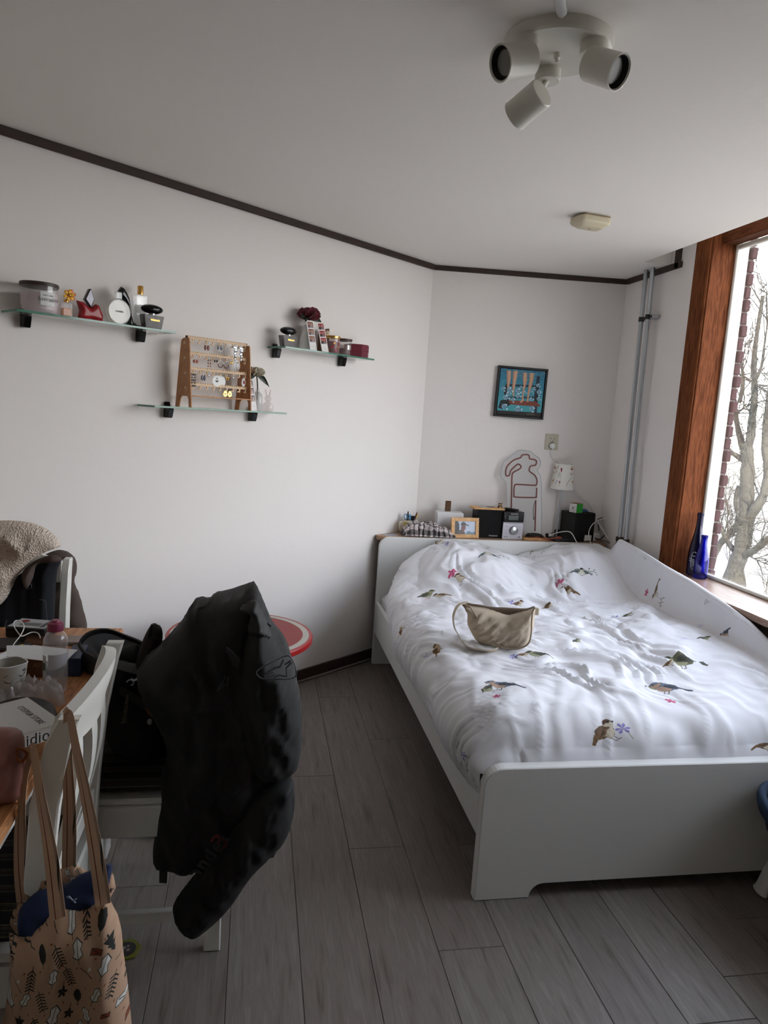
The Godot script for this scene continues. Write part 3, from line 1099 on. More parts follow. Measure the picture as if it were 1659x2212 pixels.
	for k in 2:
		var px := [1.2, 1.82][k] as float
		var pl := B.new().sheet(24, 24, func(a: float, c: float) -> Vector3:
			var q := Vector2(a * 2.0 - 1.0, c * 2.0 - 1.0)
			var h := pow(maxf((1.0 - pow(absf(q.x), 4.0)) * (1.0 - pow(absf(q.y), 4.0)), 0.0), 0.5)
			return V(px + q.x * 0.32, 0.58 + h * 0.075 + 0.045 * (-q.y), -3.74 + q.y * 0.19), 0.0).sheet(24, 24, func(a: float, c: float) -> Vector3:
			var q := Vector2(1.0 - a * 2.0, c * 2.0 - 1.0)
			var h := pow(maxf((1.0 - pow(absf(q.x), 4.0)) * (1.0 - pow(absf(q.y), 4.0)), 0.0), 0.5)
			return V(px + q.x * 0.32, 0.58 - h * 0.075 + 0.045 * (-q.y), -3.74 + q.y * 0.19), 0.0)
		solo("pillow", pl, M.bed_white, ["white pillow under the duvet nearer the long wall, its corner peeping out", "white pillow under the duvet nearer the window"][k], "pillow", "pillows at the head of the bed")


func build_ceiling_things() -> void:
	# three-headed spotlight (switched off)
	var wp := mat(Color(0.84, 0.83, 0.79), 0.35)
	var lamp := thing("ceiling_spotlight", "white round ceiling fitting with three swivelling spot heads above the room", "ceiling lamp", V(0.655, 2.357, -1.71))
	part("base_plate", B.new().lathe(poly([[0, 0], [0.127, 0], [0.127, -0.004], [0.122, -0.021], [0.117, -0.025], [0, -0.025]]), 64), wp, lamp)
	part("centre_screw", B.new().lathe(poly([[0, -0.025], [0.008, -0.025], [0.008, -0.034], [0.004, -0.037], [0.0035, -0.043], [0, -0.044]]), 16), wp, lamp)
	part("cable_notch", B.new().box(V(-0.045, -0.012, 0.117).rotated(Vector3.UP, -2.72), V(0.008, 0.016, 0.008), 0.002), M.black, lamp)
	var lens_t := Image.create(128, 128, false, Image.FORMAT_RGB8)
	lens_t.fill(Color(0.45, 0.45, 0.42))
	for k in 19:
		var rr := 0.0 if k == 0 else (26.0 if k < 7 else 50.0)
		var an := TAU * k / (6.0 if k < 7 else 12.0)
		var c := Vector2(64, 64) + Vector2(cos(an), sin(an)) * rr
		oval(lens_t, c, Vector2(11, 11), Color(0.62, 0.62, 0.58))
		oval(lens_t, c + Vector2(-2, -2), Vector2(5, 5), Color(0.78, 0.78, 0.72))
	var lens := mat(Color(1, 1, 1), 0.2)
	lens.albedo_texture = tex(lens_t)
	var spots := [
		[V(0.56, 2.332, -1.67), Vector3(0.5271, 2.2620, -1.6274), Vector3(-0.8859, -0.3452, 0.3100)],
		[V(0.713, 2.332, -1.638), Vector3(0.7223, 2.2620, -1.5942), Vector3(0.5109, -0.4525, 0.7309)],
		[V(0.666, 2.332, -1.79), Vector3(0.6226, 2.2480, -1.7896), Vector3(-0.4903, -0.3975, -0.7756)],
	]
	for s in spots:
		var kn := part("swivel_knob", B.new().lathe(poly([[0, 0], [0.031, 0], [0.031, -0.024], [0.029, -0.026], [0, -0.026]]), 32), wp, lamp)
		kn.position = s[0] - lamp.position
		var z: Vector3 = s[2]
		var xf := Transform3D(Basis(Quaternion(Vector3.UP, z)), s[1] - lamp.position)
		var hd := part("spot_head", B.new().lathe(poly([[0, -0.043], [0.033, -0.043], [0.0355, -0.040], [0.0365, 0.040], [0.0375, 0.043], [0.035, 0.044], [0.033, 0.041], [0.032, 0.02], [0.0, 0.018]]), 40), wp, lamp)
		hd.transform = xf
		var ins := part("reflector_rim", B.new().lathe(poly([[0.0325, 0.040], [0.029, 0.026], [0.0245, 0.025], [0.0245, 0.0185], [0.0325, 0.0185]]), 32), M.black, hd)
		ins.name = "reflector_rim"
		part("bulb_lens", B.new().prism(circle2(0.025, 28), 0.012, Transform3D(Basis(V(1, 0, 0), V(0, 0, -1), V(0, 1, 0)), V(0, 0.017, 0))), lens, hd)
		var a: Vector3 = s[0] - lamp.position + V(0, -0.02, 0)
		var c: Vector3 = s[1] - lamp.position - z * 0.012
		part("joint", B.new().tube(PackedVector3Array([a, a.lerp(c, 0.5) + V(0, -0.004, 0), c]), 0.007, 10), wp, lamp)
	# white cord clipped to the ceiling, running into the fitting
	solo("cable_cover", B.new().tube(curve([Vector3(0.6159, 2.3430, -1.5981), Vector3(0.6103, 2.3500, -1.5895), Vector3(0.6023, 2.3520, -1.5718), Vector3(0.5911, 2.3520, -1.5536), Vector3(0.5579, 2.3520, -1.4825)], 16), [0.004, 0.004, 0.004, 0.006, 0.009, 0.011, 0.012, 0.012, 0.012, 0.012, 0.012, 0.012, 0.012, 0.012, 0.012, 0.012, 0.012], 10, false, Vector2(1, 0.5)), M.white, "white painted-over lump of filler on the ceiling where the lamp cord comes out", "cable cover")
	# smoke detector
	var sd := thing("smoke_detector", "yellowed ivory smoke detector stuck on the ceiling near the window", "smoke detector", Vector3(1.3599, 2.3570, -2.9875), 0.13)
	var iv := mat(Color(0.80, 0.76, 0.65), 0.5)
	var bb := B.new()
	var rings := [[0.148, 0.105, -0.010], [0.15, 0.107, -0.028], [0.140, 0.098, -0.036], [0.104, 0.062, -0.048], [0.098, 0.056, -0.0495]]
	bb.g = 1
	for i in rings.size():
		var a0 := round_rect(rings[i][0], rings[i][1], minf(0.022, rings[i][1] * 0.3), 5)
		if i == rings.size() - 1 or i == 0:
			bb.prism(a0, 0.0005, Transform3D(Basis(V(1, 0, 0), V(0, 0, -1), V(0, 1, 0)), V(0, rings[i][2], 0)))
		if i < rings.size() - 1:
			var a1 := round_rect(rings[i + 1][0], rings[i + 1][1], minf(0.022, rings[i + 1][1] * 0.3), 5)
			bb.g = i + 1
			for k in a0.size():
				var m := (k + 1) % a0.size()
				bb.quad(V(a0[k].x, rings[i][2], -a0[k].y), V(a1[k].x, rings[i + 1][2], -a1[k].y), V(a1[m].x, rings[i + 1][2], -a1[m].y), V(a0[m].x, rings[i][2], -a0[m].y))
	part("body", bb, iv, sd)
	part("base", B.new().box(V(0.01, -0.005, -0.004), V(0.125, 0.010, 0.09), 0.002), mat(Color(0.7, 0.62, 0.5), 0.6), sd)
	part("button", B.new().lathe(poly([[0.0035, -0.0498], [0.0075, -0.0498], [0.0075, -0.052], [0.0035, -0.052]]), 16), iv, sd)
	part("light_hole", B.new().lathe(poly([[0, -0.0505], [0.0035, -0.0505], [0.0035, -0.0495]]), 12), M.black, sd)
	# heating pipes on the window wall
	for k in 2:
		var top: Vector3 = [V(2.103, 2.40, -3.825), V(2.103, 2.40, -3.757)][k]
		var bot: Vector3 = [V(2.103, 0.83, -3.785), V(2.103, 0.83, -3.717)][k]
		var p := thing("heating_pipe", ["galvanised heating pipe in the window corner, the one farther from the window", "galvanised heating pipe in the window corner, the one nearer the window"][k], "pipe", bot, 0.0, "pair of pipes in the corner")
		part("pipe", B.new().tube(PackedVector3Array([Vector3.ZERO, (top - bot) * 0.5, top - bot]), 0.0125, 16), M.zinc, p)
		part("coupling", B.new().lathe(poly([[0, -0.06], [0.017, -0.06], [0.017, -0.045], [0.021, -0.045], [0.021, -0.025], [0.018, -0.022], [0.018, -0.012], [0.022, -0.01], [0.022, 0.012], [0, 0.012]]), 12), mat(Color(0.25, 0.17, 0.12), 0.55, 0.3), p, "dark brown threaded coupling")
		part("lower_pipe", B.new().tube(PackedVector3Array([V(0, -0.06, 0), V(0, -0.82, 0)]), 0.011, 12), M.zinc, p)
	var cl := thing("pipe_clamp", "small metal clamp with black strips holding the two pipes to the wall", "pipe clamp", V(2.103, 2.085, -3.783))
	for k in 2:
		part("strap", B.new().lathe(poly([[0.0127, -0.013], [0.0155, -0.013], [0.0155, 0.013], [0.0127, 0.013]]), 20, Transform3D(Basis(), V(0, k * 0.006, -0.034 + k * 0.068))), M.black, cl)
	part("bridge", B.new().box(V(0.0, 0.0, 0.0), V(0.006, 0.02, 0.042), 0.001), M.black, cl)
	part("fixing_plate", B.new().box(V(0.02, 0.006, 0.068), V(0.04, 0.026, 0.032), 0.003), M.steel, cl, "shiny steel fixing plate")
	part("screw", B.new().lathe(poly([[0, -0.004], [0.006, -0.004], [0.007, 0], [0.005, 0.003], [0, 0.004]]), 12, Transform3D(Basis(V(0, -1, 0), V(-1, 0, 0), V(0, 0, -1)), V(-0.001, 0.006, 0.07))), M.black, cl)


func bw(x: float, y: float, o: float) -> Vector3:
	return V(0.9807, 0, -4.2754) + Vector3(0.9917, 0.0000, 0.1286) * x + V(0, y, 0) + Vector3(-0.1286, 0.0000, 0.9917) * o


func bw_xf(x: float, y: float, o: float, roll := 0.0) -> Transform3D:
	return Transform3D(Basis(Vector3(0.9917, 0.0000, 0.1286), Vector3.UP, Vector3(-0.1286, 0.0000, 0.9917)) * Basis(Vector3.BACK, roll), bw(x, y, o))


func build_back_wall() -> void:
	# framed painting: legs and striped fish under water
	var im := Image.create(512, 540, false, Image.FORMAT_RGB8)
	rng.seed = 9
	for y in 540:
		im.fill_rect(Rect2i(0, y, 512, 1), Color(0.10, 0.42, 0.55).lerp(Color(0.25, 0.62, 0.66), clampf(y / 420.0, 0, 1)))
	for k in 260:
		var p := Vector2(rng.randf() * 512, pow(rng.randf(), 1.6) * 230)
		im.fill_rect(Rect2i(int(p.x), int(p.y), rng.randi_range(10, 42), 2), [Color(0.45, 0.72, 0.78), Color(0.08, 0.3, 0.45), Color(0.2, 0.55, 0.68), Color(0.55, 0.62, 0.6)][rng.randi() % 4])
	var dark := Color(0.05, 0.08, 0.10)
	fill_poly(im, poly([[420, 60], [455, 60], [462, 520], [440, 540], [412, 300]]), Color(0.06, 0.16, 0.22))
	fill_poly(im, poly([[60, 210], [92, 195], [100, 330], [60, 300]]), dark)
	fill_poly(im, poly([[415, 280], [452, 280], [456, 400], [418, 410]]), dark)
	fill_poly(im, poly([[70, 180], [430, 170], [432, 192], [72, 205]]), Color(0.05, 0.14, 0.2))
	fill_poly(im, poly([[110, 330], [450, 300], [452, 322], [112, 350]]), Color(0.06, 0.15, 0.2))
	fill_poly(im, poly([[30, 380], [120, 350], [150, 420], [60, 480], [10, 470]]), dark)
	fill_poly(im, poly([[0, 500], [512, 490], [512, 540], [0, 540]]), Color(0.10, 0.08, 0.07))
	fill_poly(im, poly([[118, 372], [440, 360], [490, 400], [488, 418], [300, 420], [150, 418]]), Color(0.48, 0.20, 0.13))
	for k in 6:
		stroke(im, poly([[130 + k * 50, 376 + k], [150 + k * 52, 414]]), 2, Color(0.34, 0.13, 0.09))
	var skin := [Color(0.72, 0.55, 0.44), Color(0.80, 0.64, 0.52), Color(0.58, 0.42, 0.34)]
	for l in [[[70, 20], [118, 20], [124, 110], [118, 175], [112, 222], [92, 222], [82, 150]], [[142, 20], [200, 20], [190, 120], [182, 190], [176, 280], [186, 312], [166, 318], [158, 270], [150, 200]], [[258, 30], [304, 30], [312, 120], [296, 220], [288, 300], [300, 360], [262, 392], [250, 385], [276, 345], [270, 260], [276, 180], [262, 110]], [[330, 30], [388, 30], [384, 110], [366, 210], [350, 300], [346, 372], [328, 374], [332, 290], [334, 200], [340, 120]]]:
		fill_poly(im, poly(l), skin[0])
		var c := Vector2.ZERO
		for q in l:
			c += Vector2(q[0], q[1]) / l.size()
		var inner := PackedVector2Array()
		for q in l:
			inner.append(Vector2(q[0], q[1]).lerp(Vector2(c.x + 6, q[1]), 0.5))
		fill_poly(im, inner, skin[1])
		stroke(im, PackedVector2Array([Vector2(l[0][0], l[0][1]), Vector2(l[l.size() - 1][0], l[l.size() - 1][1]), Vector2(l[l.size() - 2][0], l[l.size() - 2][1])]), 4, skin[2])
	for k in 50:
		im.fill_rect(Rect2i(rng.randi_range(60, 390), rng.randi_range(20, 100), rng.randi_range(8, 30), 2), Color(0.62, 0.66, 0.62))
	for f in [[120, 250, 1.0, 0.3], [220, 250, 1.0, 0.5], [110, 300, 0.8, -0.4], [225, 310, 0.95, 0.2], [90, 345, 1.0, 0.1], [170, 360, 0.8, 1.2], [300, 268, 0.6, 0.1], [380, 340, 0.7, -0.2], [80, 450, 1.1, 0.7], [240, 470, 1.1, 0.0], [400, 450, 1.0, 1.2], [460, 250, 0.9, 1.3], [440, 170, 0.7, 0.4], [465, 330, 0.7, 0.2], [50, 240, 0.8, 1.0], [400, 210, 0.6, 0.6], [250, 205, 0.5, 0.2], [380, 250, 0.5, 0.7]]:
		var c := Vector2(f[0], f[1])
		var s: float = f[2] * 34.0
		fill_poly(im, placed([[-1.0, -0.1], [-0.5, -0.75], [0.3, -0.7], [1.0, 0.0], [0.3, 0.7], [-0.5, 0.7]], c, s, f[3]), Color(0.62, 0.80, 0.86))
		fill_poly(im, placed([[0.8, 0.0], [1.4, -0.5], [1.3, 0.5]], c, s, f[3]), Color(0.75, 0.88, 0.92))
		fill_poly(im, placed([[-0.5, -0.7], [0.1, -1.15], [0.5, -0.6]], c, s, f[3]), Color(0.8, 0.9, 0.93))
		for q in 5:
			stroke(im, placed([[-0.65 + q * 0.33, -0.6 + absf(q - 2) * 0.12], [-0.6 + q * 0.33, 0.6 - absf(q - 2) * 0.12]], c, s, f[3]), s * 0.16, Color(0.08, 0.22, 0.38))
	stroke(im, poly([[345, 516], [358, 512], [372, 517], [390, 512], [402, 516], [420, 513], [436, 516]]), 3, Color(0.7, 0.66, 0.6))
	var cv := mat(Color(1, 1, 1), 0.55)
	cv.albedo_texture = tex(im)
	var corners := [[0.4429, 1.8003], [0.7476, 1.7953], [0.7402, 1.4920], [0.4330, 1.4936]]
	var mid := V2(0, 0)
	for c in corners:
		mid += V2(c[0], c[1]) * 0.25
	var pic := thing("framed_painting", "square painting of legs and striped fish under water in a black frame", "painting")
	pic.transform = bw_xf(mid.x, mid.y, 0.0, -0.012)
	var w := 0.305
	var h := 0.305
	var fr := B.new()
	for q in [[-w / 2 + 0.006, 0.0, 0.012, h], [w / 2 - 0.006, 0.0, 0.012, h], [0.0, h / 2 - 0.006, w, 0.012], [0.0, -h / 2 + 0.006, w, 0.012]]:
		fr.box(V(q[0], q[1], 0.017), V(q[2], q[3], 0.034), 0.001)
	part("frame", fr, M.black, pic)
	part("backing", B.new().box(V(0, 0, 0.008), V(w - 0.02, h - 0.02, 0.012), 0.0), M.black, pic)
	var cb := B.new()
	var e := w / 2 - 0.016
	cb.quad(V(-e, -e, 0.027), V(e, -e, 0.027), V(e, e, 0.027), V(-e, e, 0.027), V2(0, 1), V2(1, 1), V2(1, 0), V2(0, 0))
	cb.bx(V(-e, -e, 0.012), V(e, e, 0.0265), 0.0)
	part("canvas", cb, cv, pic)
	# wall socket with a plug in its lower outlet
	var sk := thing("wall_socket", "ivory double wall socket above the table lamp", "socket")
	sk.transform = bw_xf(0.8148, 1.3584, 0.0)
	var iv := mat(Color(0.74, 0.72, 0.64), 0.4)
	part("face_plate", B.new().prism(round_rect(0.082, 0.098, 0.006), 0.009, Transform3D(), 0.002), iv, sk)
	part("outlet", B.new().lathe(poly([[0.019, 0.009], [0.0205, 0.0105], [0.0215, 0.009]]), 28, Transform3D(Basis(V(1, 0, 0), V(0, 0, 1), V(0, -1, 0)), V(0.003, 0.021, 0))), iv, sk)
	part("pin_hole", B.new().prism(circle2(0.0028, 12, V2(-0.006, 0.022)), 0.0093), M.black, sk)
	part("pin_hole", B.new().prism(circle2(0.0028, 12, V2(0.012, 0.022)), 0.0093), M.black, sk)
	part("earth_clip", B.new().prism(round_rect(0.003, 0.008, 0.001, 2), 0.0096, Transform3D(Basis(), V(0.003, 0.008, 0))), M.black, sk)
	part("outlet", B.new().lathe(poly([[0.019, 0.009], [0.0205, 0.0105], [0.0215, 0.009]]), 28, Transform3D(Basis(V(1, 0, 0), V(0, 0, 1), V(0, -1, 0)), V(0.003, -0.022, 0))), M.black, sk)
	var pl := thing("plug", "white round plug in the lower outlet of the wall socket with a white lamp cord", "plug")
	var px := sk.transform * V(0.003, -0.022, 0)
	pl.position = px
	var pb := Basis(Vector3(0.9917, 0.0000, 0.1286), Vector3.UP, Vector3(-0.1286, 0.0000, 0.9917))
	part("plug_body", B.new().lathe(poly([[0, 0.011], [0.0185, 0.011], [0.0185, 0.02], [0.013, 0.034], [0.006, 0.037], [0, 0.037]]), 24, Transform3D(pb * Basis(V(1, 0, 0), V(0, 0, 1), V(0, -1, 0)), Vector3.ZERO)), M.white, pl)
	part("cord", B.new().tube(curve([Vector3(1.7887, 1.3257, -4.1403) - px, Vector3(1.7945, 1.2968, -4.1396) - px, Vector3(1.8131, 1.2569, -4.1371) - px, Vector3(1.8479, 1.2171, -4.1427) - px, Vector3(1.8939, 1.1430, -4.1368) - px, Vector3(1.9283, 1.0976, -4.1323) - px, Vector3(1.9818, 1.0412, -4.1254) - px, Vector3(2.0469, 0.9912, -4.1169) - px, Vector3(2.0745, 0.9568, -4.1133) - px, Vector3(2.0927, 0.9112, -4.1009) - px, Vector3(2.1386, 0.8312, -4.0848) - px], 60), 0.0032, 8), M.white, pl)
	# neon bottle sign (switched off) leaning on the wall
	var ns := thing("neon_sign", "switched-off neon sign of a bottle outline in dull red tube on clear acrylic", "neon sign")
	ns.transform = bw_xf(0.0, 0.763, 0.085) * Transform3D(Basis(Vector3.RIGHT, -0.11), Vector3.ZERO)
	var out := PackedVector2Array()
	for p in [[0.5722, 0.7488], [0.5471, 1.1105], [0.5220, 1.1131], [0.5067, 1.1316], [0.5083, 1.1669], [0.5184, 1.2202], [0.5729, 1.2702], [0.6058, 1.2973], [0.6289, 1.3028], [0.6825, 1.2974], [0.7082, 1.2756], [0.7393, 1.2600], [0.7501, 1.2344], [0.7476, 1.2049], [0.7288, 1.1844], [0.7544, 1.1524], [0.7636, 1.0940], [0.7771, 0.9166], [0.7843, 0.7608]]:
		out.append(V2(p[0], maxf(p[1] - 0.763, 0.0)))
	var sm := PackedVector2Array()
	for i in out.size():
		if i == 0 or i == out.size() - 1:
			sm.append(out[i])
		else:
			for t in [0.25, 0.5, 0.75]:
				var p0 := out[i].lerp(out[i - 1], 0.35)
				var p1 := out[i].lerp(out[i + 1], 0.35)
				sm.append(p0.lerp(out[i], t).lerp(out[i].lerp(p1, t), t))
	var acr := clear(Color(0.93, 0.95, 0.96), 0.12, 0.05)
	part("acrylic_sheet", B.new().prism(sm, 0.006), acr, ns)
	var edge := B.new()
	var ep := PackedVector3Array()
	for p in sm:
		ep.append(V(p.x, p.y, 0.003))
	edge.tube(ep, 0.0028, 6, false, V2(0.8, 1.3), Vector3.BACK)
	part("edge", edge, mat(Color(0.72, 0.74, 0.76), 0.2), ns, "pale shining cut edge of the acrylic")
	var red := mat(Color(0.48, 0.26, 0.23), 0.45)
	for s in [[[0.5967, 0.7520], [0.5844, 0.9544], [0.5795, 1.0546], [0.5763, 1.1426], [0.5862, 1.1637], [0.6197, 1.1850], [0.6282, 1.2013], [0.6111, 1.2137], [0.5944, 1.2034], [0.5665, 1.1724], [0.5611, 1.1475], [0.5502, 1.1375], [0.5379, 1.1432], [0.5362, 1.1753], [0.5461, 1.2022], [0.5796, 1.2363], [0.6220, 1.2552], [0.6306, 1.2715], [0.6644, 1.2753], [0.6746, 1.2666], [0.6796, 1.2512], [0.7082, 1.2483], [0.7215, 1.2392], [0.7199, 1.2186], [0.7088, 1.2115], [0.6896, 1.2080], [0.6810, 1.1929], [0.6833, 1.1743], [0.7175, 1.1511], [0.7327, 1.1227], [0.7315, 1.0973], [0.7162, 1.0905], [0.6107, 1.0895], [0.5972, 1.0822], [0.5937, 1.0614], [0.5957, 1.0261], [0.6060, 1.0113], [0.7245, 1.0154], [0.7348, 1.0254], [0.7342, 1.0756]], [[0.7332, 0.9987], [0.7353, 0.9513], [0.7386, 0.8800], [0.7412, 0.8083]]]:
		var pts := []
		for p in s:
			pts.append(V(p[0], maxf(p[1] - 0.763, 0.004), 0.010))
		part("neon_tube", B.new().tube(curve(pts, pts.size() * 5), 0.0042, 8), red, ns)
	var wr := []
	for p in [[0.7333, 0.9975], [0.7266, 0.9805], [0.7211, 0.9505], [0.7233, 0.9149], [0.7279, 0.8913]]:
		wr.append(V(p[0], p[1] - 0.763, 0.014))
	part("wire", B.new().tube(curve(wr, 16), 0.0016, 6), M.black, ns)
	part("inline_switch", B.new().box(V(wr[4].x, wr[4].y - 0.004, 0.014), V(0.006, 0.02, 0.006), 0.002), mat(Color(0.3, 0.22, 0.2), 0.5), ns)


func build_desk() -> void:
	var oak_t := noise_tex(0.012, [[0.0, Color(0.62, 0.5, 0.38)], [0.4, Color(0.92, 0.84, 0.72)], [0.52, Color(0.75, 0.63, 0.5)], [0.6, Color(0.98, 0.92, 0.82)], [1.0, Color(0.84, 0.74, 0.6)]], 512, 5, 12, FastNoiseLite.TYPE_SIMPLEX_SMOOTH, 18.0)
	M.oak_t = oak_t
	M.desk = mat(Color(0.74, 0.66, 0.6), 0.5)
	M.desk.albedo_texture = oak_t
	tri_map(M.desk, Vector3(1.2, 8, 8))
	M.bamboo = mat(Color(0.95, 0.82, 0.64), 0.5)
	M.bamboo.albedo_texture = oak_t
	tri_map(M.bamboo, Vector3(2.5, 30, 22))
	var D := 0.763
	# long shelf board behind the headboard
	var bd := thing("shelf_board", "long light wood board across the back wall behind the headboard", "shelf", V(0, 0, 0))
	part("board", B.new().prism(poly([[0.716, -3.998], [2.13, -3.998], [2.13, -4.118], [0.982, -4.262], [0.966, -4.25], [0.702, -4.040], [0.702, -4.012]]), 0.024, Transform3D(Basis(V(1, 0, 0), V(0, 0, 1), V(0, 1, 0)), V(0, D - 0.024, 0)), 0.002), M.desk, bd)
	part("support", B.new().bx(V(1.02, 0.0, -4.2), V(1.04, D - 0.024, -4.03), 0.001), M.desk, bd)
	part("support", B.new().bx(V(1.9, 0.0, -4.12), V(1.92, D - 0.024, -4.03), 0.001), M.desk, bd)
	# flat card at the left end
	solo("photo_card", B.new().prism(round_rect(0.085, 0.05, 0.004), 0.001, Transform3D(Basis(V(1, 0, 0), V(0, 0, -1), V(0, 1, 0)), Vector3.ZERO)), mat(Color(0.62, 0.66, 0.72), 0.3), "pale blue photo card lying at the long-wall end of the shelf board", "photo card", "", V(0.79, D, -4.05), 0.25)
	# mug with pens
	var mp := Vector3(0.9171, 0.8128, -4.1150)
	mp.y = D
	var mug := thing("mug", "cream and yellow mug used as a pen pot behind the plaid cloth", "mug", mp)
	var mugc := mat(Color(0.86, 0.83, 0.74), 0.3)
	part("body", B.new().lathe(poly([[0, 0], [0.034, 0], [0.037, 0.003], [0.038, 0.082], [0.0365, 0.084], [0.035, 0.082], [0.034, 0.006], [0, 0.005]]), 32), mugc, mug)
	part("yellow_band", B.new().lathe(poly([[0.0383, 0.012], [0.0385, 0.07], [0.0383, 0.071]]), 32), mat(Color(0.72, 0.62, 0.25), 0.35), mug, "mustard yellow printed band")
	part("handle", B.new().tube(curve([V(-0.036, 0.072, 0), V(-0.058, 0.068, 0), V(-0.063, 0.045, 0), V(-0.056, 0.02, 0), V(-0.036, 0.014, 0)], 16), 0.005, 8), mugc, mug)
	var pens := [
		["scissors_handle", 0], ["ballpoint_pen", V(-0.012, 0.0, 0.0), V(-0.016, 0.128, 0.004), Color(0.05, 0.05, 0.06), "black pen standing in the mug beside the blue scissors", "pen"],
		["felt_pen", V(0.004, 0.0, 0.01), V(-0.004, 0.114, 0.012), Color(0.25, 0.55, 0.75), "light blue pen in the mug next to the black pen", "pen"],
		["pencil", V(0.004, 0.0, 0.0), V(0.036, 0.126, 0.01), Color(0.36, 0.16, 0.22), "dark red pencil leaning out of the mug", "pencil"],
		["paint_brush", V(0.01, 0.0, -0.01), V(0.046, 0.118, -0.008), Color(0.86, 0.74, 0.42), "yellow handled brush leaning towards the window in the mug", "brush"],
	]
	for p in pens:
		if p[0] == "scissors_handle":
			var sc := thing("scissors", "scissors with light blue handles standing in the mug", "scissors", mp)
			part("blade", B.new().box(V(-0.02, 0.045, -0.012), V(0.012, 0.08, 0.003), 0.001), M.steel, sc)
			for s in [-1.0, 1.0]:
				part("handle", B.new().tube(curve([V(-0.02 + s * 0.002, 0.083, -0.012), V(-0.02 + s * 0.014, 0.095, -0.012), V(-0.02 + s * 0.013, 0.112, -0.012), V(-0.02 + s * 0.003, 0.116, -0.012), V(-0.02, 0.1, -0.012)], 14, true), 0.0028, 6, true), mat(Color(0.3, 0.62, 0.82), 0.4), sc)
			continue
		var t := thing(p[0], p[4], p[5], mp)
		part("barrel", B.new().tube(PackedVector3Array([p[1] + V(0, 0.008, 0), (p[2] as Vector3)]), 0.0042, 8), mat(p[3], 0.4), t)
		part("tip", B.new().tube(PackedVector3Array([p[2], p[2] + (p[2] - p[1]).normalized() * 0.009]), [0.0042, 0.0015], 8), mat((p[3] as Color).lightened(0.2), 0.4), t)
	var tape := thing("tape_dispenser", "small black clip standing in the mug behind the pencil", "clip", mp)
	part("body", B.new().box(V(0.016, 0.09, -0.014), V(0.034, 0.034, 0.012), 0.004), M.black, tape)
	part("jaw", B.new().box(V(0.02, 0.055, -0.014), V(0.016, 0.045, 0.006), 0.001), M.black, tape)
	# plaid cloth crumpled on the board
	var pim := Image.create(256, 256, false, Image.FORMAT_RGB8)
	for y in 256:
		for x in 256:
			var a := 0.0
			for q in [x, y]:
				var s: int = q % 64
				a += 0.42 if s < 22 else (0.18 if s > 38 and s < 42 else (0.25 if s > 50 and s < 54 else 0.0))
			var c := Color(0.88, 0.83, 0.82).lerp(Color(0.04, 0.035, 0.045), clampf(a, 0.0, 1.0))
			pim.set_pixel(x, y, c)
	var plaid := mat(Color(1, 1, 1), 0.9)
	plaid.albedo_texture = tex(pim)
	plaid.uv1_scale = Vector3(2.6, 1.6, 1)
	var nz := FastNoiseLite.new()
	nz.seed = 6
	nz.frequency = 1.0
	var cp := Vector3(1.0173, 0.7575, -4.0500)
	var clo := B.new().sheet(72, 40, func(u: float, w: float) -> Vector3:
		var x := (u - 0.5) * 0.31
		var z := (w - 0.5) * 0.11
		var e := (1.0 - pow(absf(u * 2.0 - 1.0), 3.0)) * (1.0 - pow(absf(w * 2.0 - 1.0), 3.0))
		var h := sqrt(maxf(e, 0.0)) * lerpf(0.088, 0.058, smoothstep(0.15, 1.0, u))
		h *= 0.85 + 0.3 * nz.get_noise_2d(x * 22.0, z * 26.0)
		h += e * 0.012 * absf(nz.get_noise_2d(x * 60.0 + 9.0, z * 60.0))
		return V(x + 0.012 * nz.get_noise_2d(x * 40.0, z * 40.0 + 5.0), h, z + 0.014 * nz.get_noise_2d(x * 45.0 + 31.0, z * 30.0)), 0.004)
	solo("plaid_cloth", clo, plaid, "crumpled black and white plaid cloth beside the mug on the shelf board", "cloth", "", V(cp.x, D + 0.004, -4.058), -0.08)
	# white carton with a brown cardboard tab
	var bx := thing("white_box", "plain white carton with a brown cardboard tab, behind the photo frame", "box", V(1.165, D, -4.145), -0.1)
	part("carton", B.new().box(V(0, 0.069, 0), V(0.162, 0.138, 0.09), 0.004), M.paper, bx)
	part("cardboard_tab", B.new().prism(round_rect(0.036, 0.075, 0.006), 0.002, Transform3D(Basis(), V(-0.008, 0.165, -0.02))), mat(Color(0.36, 0.25, 0.17), 0.85), bx)
	part("label", B.new().box(V(-0.0815, 0.055, 0.03), V(0.001, 0.028, 0.014), 0.0), mat(Color(0.15, 0.15, 0.16), 0.6), bx)
	# framed photo
	var fp := thing("framed_photo", "light wood framed photo of a man in a dark cap beside the plaid cloth", "photo frame")
	fp.transform = Transform3D(Basis(Vector3.UP, 0.1) * Basis(Vector3.RIGHT, -0.16), V(1.238, D, -4.026))
	var w := 0.176
	var h := 0.122
	var fr := B.new()
	for q in [[-w / 2 + 0.011, h / 2, 0.022, h], [w / 2 - 0.011, h / 2, 0.022, h], [0.0, 0.011, w - 0.044, 0.022], [0.0, h - 0.011, w - 0.044, 0.022]]:
		fr.box(V(q[0], q[1], 0), V(q[2], q[3], 0.016), 0.0015)
	part("frame", fr, M.bamboo, fp)
	var pi := Image.create(264, 156, false, Image.FORMAT_RGB8)
	pi.fill(Color(0.70, 0.76, 0.84))
	rng.seed = 3
	for k in 60:
		pi.fill_rect(Rect2i(rng.randi_range(40, 262), rng.randi_range(0, 150), rng.randi_range(10, 50), 3), [Color(0.82, 0.86, 0.92), Color(0.55, 0.64, 0.74), Color(0.75, 0.72, 0.7)][k % 3])
	fill_poly(pi, poly([[0, 0], [40, 0], [60, 40], [62, 156], [0, 156]]), Color(0.07, 0.07, 0.08))
